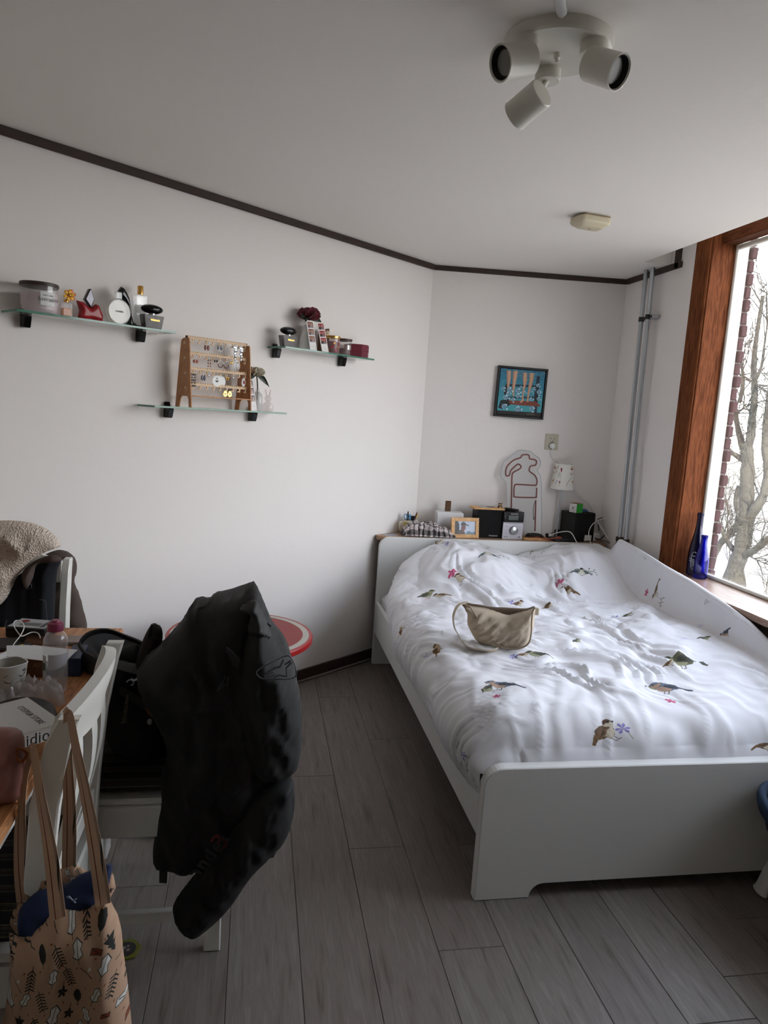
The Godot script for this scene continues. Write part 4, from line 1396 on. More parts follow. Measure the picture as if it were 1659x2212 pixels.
	fill_poly(pi, poly([[40, 156], [56, 110], [90, 96], [126, 120], [140, 156]]), Color(0.22, 0.12, 0.11))
	for k in 4:
		stroke(pi, poly([[60 + k * 18, 112], [76 + k * 18, 156]]), 3, Color(0.5, 0.4, 0.36))
	oval(pi, Vector2(112, 76), Vector2(28, 38), Color(0.46, 0.22, 0.17), 0.15)
	fill_poly(pi, poly([[130, 66], [146, 78], [134, 92]]), Color(0.5, 0.25, 0.19))
	oval(pi, Vector2(96, 84), Vector2(10, 14), Color(0.36, 0.16, 0.13))
	fill_poly(pi, poly([[80, 52], [84, 24], [108, 10], [138, 20], [146, 38], [182, 46], [178, 56], [140, 52]]), Color(0.16, 0.13, 0.13))
	fill_poly(pi, poly([[150, 130], [180, 112], [220, 130], [264, 118], [264, 156], [150, 156]]), Color(0.34, 0.46, 0.52))
	var pm := mat(Color(1, 1, 1), 0.35)
	pm.albedo_texture = tex(pi)
	var pb := B.new()
	pb.quad(V(-w / 2 + 0.02, 0.02, 0.002), V(w / 2 - 0.02, 0.02, 0.002), V(w / 2 - 0.02, h - 0.02, 0.002), V(-w / 2 + 0.02, h - 0.02, 0.002), V2(0, 1), V2(1, 1), V2(1, 0), V2(0, 0))
	part("photo", pb, pm, fp)
	part("back_board", B.new().box(V(0, h / 2, -0.004), V(w - 0.02, h - 0.02, 0.006), 0.0), M.black, fp)
	part("stand", B.new().box(V(0, 0.045, -0.03), V(0.04, 0.09, 0.003), 0.0, Basis(Vector3.RIGHT, 0.42)), M.black, fp)
	# loudspeakers and the stereo between them
	var sp1 := speaker("black bookshelf loudspeaker with a wooden tray on top, left of the stereo", V(1.402, D, -4.055), -0.02, 0.168, 0.171, 0.115)
	var sp2 := speaker("black bookshelf loudspeaker under the puzzle cube, beside the table lamp", V(1.999, D, -4.033), 0.30, 0.158, 0.178, 0.13)
	var trayt := thing("wooden_tray", "light wooden tray lying on the loudspeaker beside the photo frame", "tray", V(1.388, D + 0.1715, -4.105), -0.02)
	part("board", B.new().prism(round_rect(0.2, 0.105, 0.012), 0.011, Transform3D(Basis(V(1, 0, 0), V(0, 0, -1), V(0, 1, 0)), Vector3.ZERO), 0.002), M.bamboo, trayt)
	var disc := thing("compact_disc", "printed disc with a dark round centre lying on the wooden tray", "disc", V(1.39, D + 0.183, -4.10))
	part("sleeve", B.new().box(V(-0.012, 0.0008, 0), V(0.08, 0.0016, 0.07), 0.0), mat(Color(0.7, 0.68, 0.66), 0.3), disc)
	part("disc", B.new().lathe(poly([[0, 0.0018], [0.024, 0.0018], [0.024, 0.003], [0, 0.003]]), 28, Transform3D(Basis(), V(0.014, 0, 0.01))), M.black_gloss, disc)
	stereo(V(1.539, D, -4.037), 0.08)
	# owl figurine and remote control
	var ow := thing("owl_figurine", "tiny brown owl figurine between the loudspeaker tray and the remote control", "figurine", V(1.463, D + 0.168, -4.085))
	var owl := mat(Color(0.36, 0.24, 0.15), 0.6)
	part("body", B.new().ball(V(0, 0.015, 0), V(0.012, 0.016, 0.011), 16).ball(V(0, 0.033, 0.001), V(0.0125, 0.010, 0.011), 16).tube(PackedVector3Array([V(-0.008, 0.04, 0), V(-0.011, 0.047, 0)]), [0.004, 0.0005], 6).tube(PackedVector3Array([V(0.008, 0.04, 0), V(0.011, 0.047, 0)]), [0.004, 0.0005], 6), owl, ow)
	for s in [-1.0, 1.0]:
		part("eye", B.new().ball(V(s * 0.0055, 0.034, 0.0095), V(0.004, 0.004, 0.003), 10), mat(Color(0.85, 0.78, 0.62), 0.5), ow)
		part("wing", B.new().ball(V(s * 0.0115, 0.016, 0.0), V(0.003, 0.012, 0.008), 10), M.black, ow)
	part("breast", B.new().ball(V(0, 0.014, 0.007), V(0.008, 0.012, 0.006), 12), mat(Color(0.72, 0.6, 0.42), 0.6), ow)
	var rc := thing("remote_control", "small black remote control lying on top of the stereo", "remote control", V(1.535, D + 0.1685, -4.085), 0.7)
	part("case", B.new().prism(round_rect(0.042, 0.088, 0.006), 0.013, Transform3D(Basis(V(1, 0, 0), V(0, 0, -1), V(0, 1, 0)), Vector3.ZERO), 0.002), M.black, rc)
	for k in 12:
		part("button", B.new().box(V(-0.011 + (k % 3) * 0.011, 0.0135, -0.03 + (k / 3) * 0.014), V(0.007, 0.0016, 0.006), 0.0005), mat(Color(0.25, 0.25, 0.26), 0.6), rc)
	# bamboo tray with a coiled black cable
	var t2 := thing("charging_tray", "bamboo tray with rounded corners beside the stereo, holding a black cable", "tray", V(1.69, D, -4.065), 0.0)
	part("base", B.new().prism(round_rect(0.165, 0.085, 0.016), 0.006, Transform3D(Basis(V(1, 0, 0), V(0, 0, -1), V(0, 1, 0)), Vector3.ZERO), 0.001), M.bamboo, t2)
	var rimp := PackedVector3Array()
	for p in round_rect(0.163, 0.083, 0.016, 6):
		rimp.append(V(p.x, 0.009, -p.y))
	part("rim", B.new().tube(rimp, 0.004, 6, true, V2(0.8, 1.2)), M.bamboo, t2)
	rng.seed = 14
	var coil := []
	for k in 46:
		var an := k * 0.62
		coil.append(V(cos(an) * (0.045 + 0.012 * rng.randf()), 0.014 + 0.028 * rng.randf() * (0.3 + 0.7 * float(k) / 46.0), sin(an) * (0.022 + 0.010 * rng.randf())))
	solo("coiled_cable", B.new().tube(curve(coil, 300), 0.0028, 6), M.black, "black cable coiled in a heap on the bamboo tray", "cable", "", V(1.69, D + 0.001, -4.062))
	# table lamp
	var lp := Vector3(1.8611, 0.7801, -4.1250)
	lp.y = D
	var tl := thing("table_lamp", "slim chrome table lamp with a white shade embroidered with flowers", "lamp", lp)
	part("base", B.new().lathe(poly([[0, 0], [0.042, 0], [0.042, 0.006], [0.036, 0.01], [0.006, 0.014], [0, 0.014]]), 32), M.steel, tl)
	part("pole", B.new().tube(PackedVector3Array([V(0, 0.012, 0), V(0.004, 0.17, 0), V(0.006, 0.325, 0)]), 0.0062, 12), M.steel, tl)
	part("shade_carrier", B.new().lathe(poly([[0, 0.312], [0.02, 0.312], [0.02, 0.317], [0, 0.317]]), 20), M.zinc, tl)
	var si := Image.create(1024, 256, false, Image.FORMAT_RGB8)
	si.fill(Color(0.92, 0.91, 0.88))
	for rep in 3:
		var o := Vector2(rep * 341.0 + 20.0, 0)
		stroke(si, PackedVector2Array([o + V2(0, 215), o + V2(24, 170), o + V2(62, 145), o + V2(86, 130), o + V2(92, 110), o + V2(96, 50)]), 4, Color(0.25, 0.3, 0.28))
		for k in 3:
			oval(si, o + V2(88 + k * 9, 28), V2(5, 14), Color(0.6, 0.55, 0.25), -0.5 + k * 0.5)
		oval(si, o + V2(78, 44), V2(19, 8), Color(0.62, 0.32, 0.26), 0.2)
		oval(si, o + V2(114, 48), V2(19, 8), Color(0.68, 0.42, 0.34), 0.3)
		oval(si, o + V2(70, 92), V2(10, 13), Color(0.7, 0.58, 0.45), 0.4)
		stroke(si, PackedVector2Array([o + V2(98, 108), o + V2(128, 84), o + V2(160, 66), o + V2(182, 44)]), 3, Color(0.68, 0.54, 0.34))
		for q in [[140, 52], [152, 40], [162, 30], [176, 36], [182, 22], [150, 90], [166, 78], [130, 98]]:
			oval(si, o + V2(q[0], q[1]), V2(5, 5), Color(0.45, 0.16, 0.14))
		fill_poly(si, PackedVector2Array([o + V2(225, 34), o + V2(236, 46), o + V2(246, 32), o + V2(254, 48), o + V2(262, 36), o + V2(254, 76), o + V2(244, 84)]), Color(0.55, 0.1, 0.18))
		stroke(si, PackedVector2Array([o + V2(246, 82), o + V2(248, 150)]), 3, Color(0.4, 0.2, 0.25))
		for q in [[206, 84], [222, 92], [200, 108], [216, 104], [226, 120], [212, 130]]:
			oval(si, o + V2(q[0], q[1]), V2(6, 5), Color(0.46, 0.5, 0.44))
		stroke(si, PackedVector2Array([o + V2(206, 108), o + V2(240, 104)]), 2, Color(0.35, 0.4, 0.4))
		for k in 8:
			oval(si, o + V2(128, 170) + V2(cos(k * 0.785), sin(k * 0.785)) * 11, V2(9, 3), Color(0.74, 0.58, 0.3), k * 0.785)
		fill_poly(si, PackedVector2Array([o + V2(94, 172), o + V2(110, 164), o + V2(108, 184)]), Color(0.35, 0.1, 0.1))
		stroke(si, PackedVector2Array([o + V2(108, 182), o + V2(120, 212), o + V2(126, 184)]), 2, Color(0.3, 0.36, 0.3))
		stroke(si, PackedVector2Array([o + V2(184, 204), o + V2(192, 180), o + V2(206, 164)]), 6, Color(0.22, 0.25, 0.55))
		oval(si, o + V2(240, 180), V2(10, 14), Color(0.55, 0.32, 0.36), 0.3)
		stroke(si, PackedVector2Array([o + V2(228, 220), o + V2(240, 200), o + V2(250, 214)]), 2, Color(0.4, 0.42, 0.36))
	var shm := mat(Color(1, 1, 1), 0.85)
	shm.albedo_texture = tex(si)
	shm.backlight_enabled = true
	shm.backlight = Color(0.3, 0.3, 0.3)
	part("shade", B.new().lathe(poly([[0.073, 0.312], [0.057, 0.468]]), 48, Transform3D(Basis(Vector3.UP, 0.35), V(0.006, 0, 0))), shm, tl)
	# clutter beside the lamp
	var ad := thing("power_adapter", "black power adapter with its cord behind the table lamp", "adapter", Vector3(1.8935, 0.7708, -4.1650) * V(1, 0, 1) + V(0, D, 0))
	part("case", B.new().box(V(0, 0.026, 0), V(0.062, 0.052, 0.04), 0.004), M.black, ad)
	part("cord", B.new().tube(curve([V(-0.03, 0.03, 0.01), V(-0.05, 0.032, 0.03), V(-0.08, 0.02, 0.05), V(-0.11, 0.006, 0.06), V(-0.09, 0.004, 0.09)], 24), 0.0025, 6), M.black, ad)
	part("cord_plug", B.new().box(V(-0.097, 0.017, 0.052), V(0.016, 0.03, 0.02), 0.004, Basis(Vector3.BACK, 0.35)), M.black, ad)
	var ph := thing("tablet", "grey tablet lying on the shelf board in front of the lamp", "tablet", Vector3(1.8575, 0.7793, -4.0500) * V(1, 0, 1) + V(0, D, 0), 0.2)
	part("slab", B.new().prism(round_rect(0.135, 0.085, 0.008), 0.018, Transform3D(Basis(V(1, 0, 0), V(0, 0, -1), V(0, 1, 0)), Vector3.ZERO), 0.003), mat(Color(0.16, 0.16, 0.165), 0.4), ph)
	part("screen", B.new().box(V(0, 0.0185, 0), V(0.118, 0.001, 0.07), 0.0), mat(Color(0.3, 0.31, 0.31), 0.15), ph)
	solo("phone", B.new().prism(round_rect(0.1, 0.03, 0.006), 0.009, Transform3D(Basis(V(1, 0, 0), V(0, 0, -1), V(0, 1, 0)), Vector3.ZERO), 0.002), M.black_gloss, "black phone lying at the front edge of the shelf board before the loudspeaker", "phone", "", V(1.865, D, -4.018), 0.05)
	solo("orange_strap", B.new().tube(curve([V(-0.17, 0.008, 0.0), V(-0.12, 0.02, 0.012), V(-0.06, 0.012, 0.03), V(0.0, 0.02, 0.03), V(0.04, 0.02, 0.025)], 30), [0.002, 0.002, 0.002, 0.002, 0.002, 0.002, 0.002, 0.002, 0.002, 0.002, 0.002, 0.002, 0.002, 0.002, 0.002, 0.003, 0.003, 0.003, 0.003, 0.003, 0.004, 0.005, 0.006, 0.007, 0.008, 0.009, 0.01, 0.01, 0.01, 0.008, 0.004], 8), mat(Color(0.62, 0.25, 0.17), 0.6), "thin orange-red cord with a flat end lying in front of the tablet", "cord", "", V(1.81, D, -4.045))
	# cube puzzle and a blue scrap on the right loudspeaker
	var cu := thing("puzzle_cube", "twisty cube puzzle, one side green and one white, on top of the loudspeaker", "puzzle cube", Vector3(1.9380, 0.9410, -4.0222) + V(0.004, 0.0, -0.034), 0.42)
	part("core", B.new().box(V(0, 0.028, 0), V(0.055, 0.055, 0.055), 0.002), M.black, cu)
	for i in 3:
		for j in 3:
			var q := V2(-0.0185 + i * 0.0185, 0.0095 + j * 0.0185)
			part("tile", B.new().box(V(q.x, q.y, 0.0278), V(0.0178, 0.0178, 0.002), 0.0012), mat(Color(0.10, 0.66, 0.17), 0.35), cu)
			part("tile", B.new().box(V(-0.0278, q.y, q.x), V(0.002, 0.0178, 0.0178), 0.0012), mat(Color(0.86, 0.85, 0.84), 0.35), cu)
			part("tile", B.new().box(V(q.x, 0.0558, q.y - 0.028), V(0.0178, 0.002, 0.0178), 0.0012), mat(Color(0.62, 0.40, 0.18), 0.4), cu)
	part("emblem", B.new().prism(poly([[0.006, 0.0], [0.0, 0.007], [-0.004, 0.0], [0.0, -0.007]]), 0.0006, Transform3D(Basis(V(0, 0, 1), V(0, 1, 0), V(-1, 0, 0)), V(-0.0288, 0.028, 0))), M.black, cu)
	var hair := B.new().tube(curve([V(-0.015, 0.006, 0), V(-0.005, 0.012, 0.012), V(0.012, 0.008, 0.008), V(0.014, 0.009, -0.008), V(0, 0.012, -0.014), V(-0.013, 0.008, -0.009)], 40, true), 0.0065, 8, true)
	solo("hair_tie", hair, mat(Color(0.25, 0.42, 0.62), 0.7), "small blue hair tie on the loudspeaker behind the cube", "hair tie", "", Vector3(2.0168, 0.9410, -4.0804) + V(0, 0.0, -0.01))
	# extension block, charger, plugs and cables in the window corner
	var es := thing("extension_block", "white extension socket block on the end of the shelf board by the pipes", "extension socket", V(2.06, D, -4.075), 0.35)
	part("body", B.new().box(V(0, 0.024, 0), V(0.15, 0.048, 0.055), 0.008), M.white, es)
	part("outlet", B.new().lathe(poly([[0.017, 0.0485], [0.019, 0.051], [0.021, 0.0485]]), 24, Transform3D(Basis(), V(0.03, 0, 0))), M.white, es)
	var ch := thing("usb_charger", "white charger plugged into the extension block, with a white cable", "charger", Vector3(2.1971, 0.8017, -4.0550))
	part("case", B.new().box(V(0, 0.033, 0), V(0.04, 0.066, 0.034), 0.006), M.white, ch)
	part("cable_plug", B.new().box(V(0, 0.076, 0), V(0.012, 0.024, 0.008), 0.002), M.white, ch)
	var c0 := Vector3(2.1971, 0.8017, -4.0550)
	part("cable", B.new().tube(curve([V(0, 0.086, 0), Vector3(2.1785, 0.8955, -4.0500) - c0, Vector3(2.1415, 0.9119, -4.0300) - c0, Vector3(2.0939, 0.9083, -4.0200) - c0, Vector3(2.0434, 0.8890, -4.0000) - c0, Vector3(2.0123, 0.8572, -3.9850) - c0, Vector3(2.0053, 0.8178, -3.9800) - c0, Vector3(2.0104, 0.7713, -3.9550) - c0, Vector3(2.0137, 0.7507, -3.9300) - c0, Vector3(1.9828, 0.7374, -3.9150) - c0, Vector3(1.9535, 0.7432, -3.9300) - c0, Vector3(1.9237, 0.7685, -3.9550) - c0, Vector3(1.9004, 0.8143, -3.9800) - c0, Vector3(1.8793, 0.8300, -3.9900) - c0, Vector3(1.8451, 0.8271, -4.0000) - c0, Vector3(1.8075, 0.8125, -4.0200) - c0, Vector3(1.7687, 0.7939, -4.0300) - c0], 90), 0.0026, 6), M.white, ch)
	var bp := thing("black_plug", "slim black plug with a black cord standing behind the white charger", "plug", Vector3(2.1920, 0.7992, -4.1000))
	part("body", B.new().tube(PackedVector3Array([V(0, 0, 0), V(0.004, 0.05, 0), V(0.012, 0.13, 0)]), [0.011, 0.0075, 0.006], 10, false, V2(1, 0.6)), M.black, bp)
	part("cord", B.new().tube(curve([V(0.012, 0.128, 0), V(0.028, 0.11, 0), V(0.03, 0.08, -0.01), V(0.0, 0.112, -0.015), V(-0.05, 0.105, -0.01), V(-0.075, 0.09, 0.0), V(-0.07, 0.03, 0.02)], 40), 0.003, 6), M.black, bp)
	solo("mains_cord", B.new().tube(curve([Vector3(2.0728, 0.7877, -4.0300), Vector3(2.0958, 0.7845, -4.0200), Vector3(2.1403, 0.7978, -4.0500), Vector3(2.1688, 0.8091, -4.0900)], 24), 0.004, 8), M.black, "thick black mains cord curving out from behind the loudspeaker", "cord")
	solo("power_cable", B.new().tube(curve([Vector3(2.1116, 0.8878, -4.1000), Vector3(2.1272, 0.8482, -4.0600), Vector3(2.1497, 0.7979, -4.0200), Vector3(2.1652, 0.7877, -4.0000), Vector3(2.2097, 0.7835, -3.9900)], 30), 0.0045, 8), M.white, "thick white cord running down past the charger to the pipes", "cord")
	for k in 2:
		solo("loose_cable", B.new().tube(curve([Vector3(2.0881, 0.7776, -4.0400), Vector3(2.1222, 0.7786, -4.0100), [Vector3(2.1438, 0.7686, -3.9900), Vector3(2.1682, 0.7694, -3.9900)][k], [Vector3(2.1568, 0.7295, -3.9850), Vector3(2.1795, 0.7301, -3.9850)][k], [V(2.09, 0.3, -4.02), V(2.12, 0.3, -4.02)][k]], 30), 0.0025, 6), [mat(Color(0.35, 0.2, 0.17), 0.5), mat(Color(0.55, 0.42, 0.36), 0.5)][k], ["thin dark brown cable hanging off the end of the shelf board, nearer the loudspeaker", "thin tan cable hanging off the end of the shelf board, nearer the pipes"][k], "cable")


func speaker(label: String, at: Vector3, turn: float, w: float, h: float, d: float) -> Node3D:
	var s := thing("loudspeaker", label, "speaker", at, turn, "pair of loudspeakers")
	part("cabinet", B.new().box(V(0, h / 2, -d / 2 - 0.004), V(w, h, d), 0.003), M.black_ash, s)
	part("grille_cloth", B.new().box(V(0, h / 2, 0.0), V(w - 0.004, h - 0.004, 0.012), 0.003), M.grille, s)
	words("lettering", "Panasonic", 0.011, mat(Color(0.75, 0.75, 0.75), 0.4), s, Transform3D(Basis(), V(w * 0.12, 0.016, 0.0064)), 0.0006, "Droid Sans", true)
	return s


func stereo(at: Vector3, turn: float) -> void:
	var s := thing("stereo", "compact stereo with silver front panel and big round volume knob, between loudspeaker and neon sign", "stereo", at, turn)
	var w := 0.133
	part("case", B.new().bx(V(-w / 2, 0.0, -0.125), V(w / 2, 0.168, -0.006), 0.003), M.black_gloss, s)
	var up := part("upper_panel", B.new().bx(V(-w / 2, 0.104, -0.006), V(w / 2, 0.168, 0.0), 0.002), M.black_gloss, s)
	part("display", B.new().bx(V(-0.034, 0.118, 0.0), V(0.03, 0.145, 0.0012), 0.0), mat(Color(0.32, 0.35, 0.34), 0.2), up, "grey display window")
	words("lettering", "Panasonic", 0.010, mat(Color(0.7, 0.7, 0.7), 0.4), up, Transform3D(Basis(), V(0.002, 0.1555, 0.0004)), 0.0006, "Droid Sans", true)
	for q in [[-0.055, 0.155], [-0.055, 0.143], [-0.055, 0.13], [0.05, 0.155], [0.05, 0.143], [0.05, 0.13]]:
		part("button", B.new().box(V(q[0], q[1], 0.0005), V(0.006, 0.004, 0.002), 0.0005), mat(Color(0.4, 0.4, 0.42), 0.4), up)
	var silver := mat(Color(0.66, 0.65, 0.68), 0.38, 0.6)
	var lo := part("front_panel", B.new().bx(V(-w / 2, 0.0, -0.006), V(w / 2, 0.099, 0.001), 0.002).bx(V(-w / 2, 0.099, -0.006), V(w / 2, 0.104, 0.003), 0.001), silver, s)
	var kn := part("volume_knob", B.new().lathe(poly([[0, 0], [0.027, 0], [0.027, 0.004], [0.0245, 0.006], [0.0245, 0.015], [0.022, 0.0165], [0, 0.0165]]), 48, Transform3D(Basis(V(1, 0, 0), V(0, 0, 1), V(0, -1, 0)), V(0.004, 0.055, 0.001))), M.steel, s)
	for i in 3:
		for sd in [-1.0, 1.0]:
			part("button", B.new().box(V(0.004 + sd * 0.046, 0.036 + i * 0.021, 0.0015), V(0.014, 0.006, 0.002), 0.001), silver, lo)
	for q in [-0.052, -0.036]:
		part("jack", B.new().prism(circle2(0.003, 12, V2(q, 0.015)), 0.0006, Transform3D(Basis(), V(0, 0, 0.001))), M.black, lo)
	part("usb_port", B.new().box(V(0.045, 0.014, 0.0012), V(0.013, 0.005, 0.001), 0.0), M.black, lo)


func build_bag() -> void:
	var o := Vector3(1.0300, 0.5700, -2.6600)
	var n := Vector3(-0.3818, 0.0000, 0.9243)
	var bag := thing("crossbody_bag", "beige canvas crossbody bag sitting on the duvet with its strap looped to one side", "bag")
	bag.transform = at_dir(o, n)
	var cv := mat(Color(0.80, 0.74, 0.65), 0.85)
	bump(cv, M.cloth_bump, 0.1)
	cv.uv1_scale = Vector3(6, 6, 1)
	var nz := FastNoiseLite.new()
	nz.seed = 12
	nz.frequency = 1.0
	var fold := func(x: float, y: float, sd: float) -> float:
		return 0.024 * nz.get_noise_2d(x * 6.0 + y * 5.0, (y - x) * 20.0) + 0.006 * nz.get_noise_2d(x * 40.0, y * 40.0)
	part("body", B.new().puff(curve2([[-0.1856, 0.1476], [-0.1523, 0.1440], [-0.0974, 0.1417], [-0.0179, 0.1247], [0.0077, 0.1266], [0.0407, 0.1410], [0.0734, 0.1563], [0.1019, 0.1687], [0.1029, 0.1400], [0.1034, 0.0976], [0.0978, 0.0521], [0.0863, 0.0145], [0.0623, -0.0033], [0.0286, -0.0124], [-0.0142, -0.0174], [-0.0757, -0.0121], [-0.1209, 0.0023], [-0.1455, 0.0334], [-0.1637, 0.0675], [-0.1686, 0.1124]], 100), 0.006, 0.055, 0.075, Transform3D(), fold), cv, bag)
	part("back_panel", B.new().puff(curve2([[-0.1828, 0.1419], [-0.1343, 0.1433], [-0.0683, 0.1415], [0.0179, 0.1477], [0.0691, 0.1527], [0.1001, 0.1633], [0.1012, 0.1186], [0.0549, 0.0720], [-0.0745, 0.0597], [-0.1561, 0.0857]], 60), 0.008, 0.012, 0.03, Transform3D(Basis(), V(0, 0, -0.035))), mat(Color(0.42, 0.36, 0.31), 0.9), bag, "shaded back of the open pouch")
	var seam := []
	for p in [[-0.1569, 0.1541], [-0.1303, 0.1196], [-0.1005, 0.0721], [-0.0628, 0.0323], [-0.0219, 0.0043], [0.0210, 0.0013], [0.0666, 0.0120], [0.0897, 0.0351], [0.0952, 0.0756], [0.0924, 0.1193], [0.0930, 0.1632], [0.1007, 0.1795]]:
		seam.append(V(p[0], p[1], 0.0))
	var sp := PackedVector3Array()
	for p in curve(seam, 60):
		sp.append(V(p.x, p.y, 0.046))
	part("piping", B.new().tube(sp, 0.0035, 6), mat(Color(0.60, 0.53, 0.45), 0.85), bag)
	var zp := []
	for p in [[-0.1703, 0.1494], [-0.1199, 0.1493], [-0.0760, 0.1457], [-0.0201, 0.1500], [0.0311, 0.1528], [0.0691, 0.1566], [0.1020, 0.1679]]:
		zp.append(V(p[0], p[1], 0.0))
	part("zip_edge", B.new().tube(curve(zp, 40), 0.0045, 8), mat(Color(0.5, 0.44, 0.38), 0.8), bag)
	part("strap_end", B.new().puff(curve2([[-0.1922, 0.1481], [-0.1659, 0.1491], [-0.1490, 0.1421], [-0.1540, 0.1279], [-0.1675, 0.1148], [-0.1800, 0.1337]], 24), 0.005, 0.012, 0.015, Transform3D(Basis(), V(0, 0, 0.01))), mat(Color(0.5, 0.43, 0.36), 0.85), bag)
	part("buckle", B.new().box(V(0.1084, 0.1540, 0), V(0.02, 0.03, 0.014), 0.003), mat(Color(0.78, 0.74, 0.66), 0.6), bag)
	var st := []
	var zs := [0.0, 0.03, 0.06, 0.07, 0.06, 0.06, 0.09, 0.10, 0.10, 0.085]
	var q := [[-0.1768, 0.1597], [-0.2061, 0.1458], [-0.2185, 0.1106], [-0.2107, 0.0667], [-0.1902, 0.0288], [-0.1729, 0.0031], [-0.1369, -0.0114], [-0.0933, -0.0145], [-0.0590, -0.0129], [-0.0301, 0.0001]]
	for i in q.size():
		st.append(V(q[i][0], maxf(q[i][1], -0.006 if i > 4 else -1.0), zs[i]))
	# flat webbing strap: twists from upright to lying on the cover
	var c := curve(st, 60)
	var sb := B.new()
	sb.sheet(60, 2, func(u: float, w: float) -> Vector3:
		var i := int(round(u * 60.0))
		var t := (c[mini(i + 1, 60)] - c[maxi(i - 1, 0)]).normalized()
		var wd := V(0.25, 0.15, 1.0).lerp(V(-0.1, 0.55, 0.9), smoothstep(0.45, 0.8, u)).normalized()
		wd = (wd - t * wd.dot(t)).normalized()
		return c[i] + wd * (w - 0.5) * 0.042, 0.003)
	part("strap", sb, mat(Color(0.78, 0.73, 0.65), 0.8), bag)


const LT := 0.6684


func lwp(t: float, y: float, o: float) -> Vector3:
	return V(0.4985, y, -3.8829) + V(0.78478, 0, -0.61978) * t + V(0.61978, 0, 0.78478) * o


func shelf(label: String, t0: float, t1: float, y: float, b0: float, b1: float) -> void:
	var s := thing("glass_shelf", label, "shelf", lwp((t0 + t1) * 0.5, y, 0.0), LT, "three glass wall shelves")
	var l := t1 - t0
	part("glass_panel", B.new().bx(V(-l / 2, -0.008, 0.003), V(l / 2, 0.0, 0.133), 0.001), M.shelf_glass, s)
	var ed := part("polished_edge", B.new().bx(V(-l / 2, -0.0079, 0.1325), V(l / 2, -0.0001, 0.1345), 0.0004).bx(V(-l / 2 - 0.001, -0.0079, 0.003), V(-l / 2 + 0.001, -0.0001, 0.134), 0.0004).bx(V(l / 2 - 0.001, -0.0079, 0.003), V(l / 2 + 0.001, -0.0001, 0.134), 0.0004), M.glass_edge, s, "green cut edge of the glass")
	ed.set_meta("kind", "stuff")
	for b in [b0, b1]:
		var prof := poly([[0.003, 0.014], [0.012, 0.017], [0.018, 0.0], [0.018, -0.0082], [0.043, -0.0082], [0.045, -0.014], [0.036, -0.046], [0.032, -0.05], [0.003, -0.05]])
		var br := part("bracket", B.new().prism(prof, 0.026, Transform3D(Basis(V(0, 0, 1), V(0, 1, 0), V(-1, 0, 0)), V(b - (t0 + t1) * 0.5 + 0.013, 0, 0)), 0.002), M.black_gloss, s)
		part("screw", B.new().prism(circle2(0.0025, 10), 0.001, Transform3D(Basis(V(0, 0, -1), V(0, 1, 0), V(1, 0, 0)), V(b - (t0 + t1) * 0.5 + 0.0132, -0.014, 0.038))), M.steel, br)


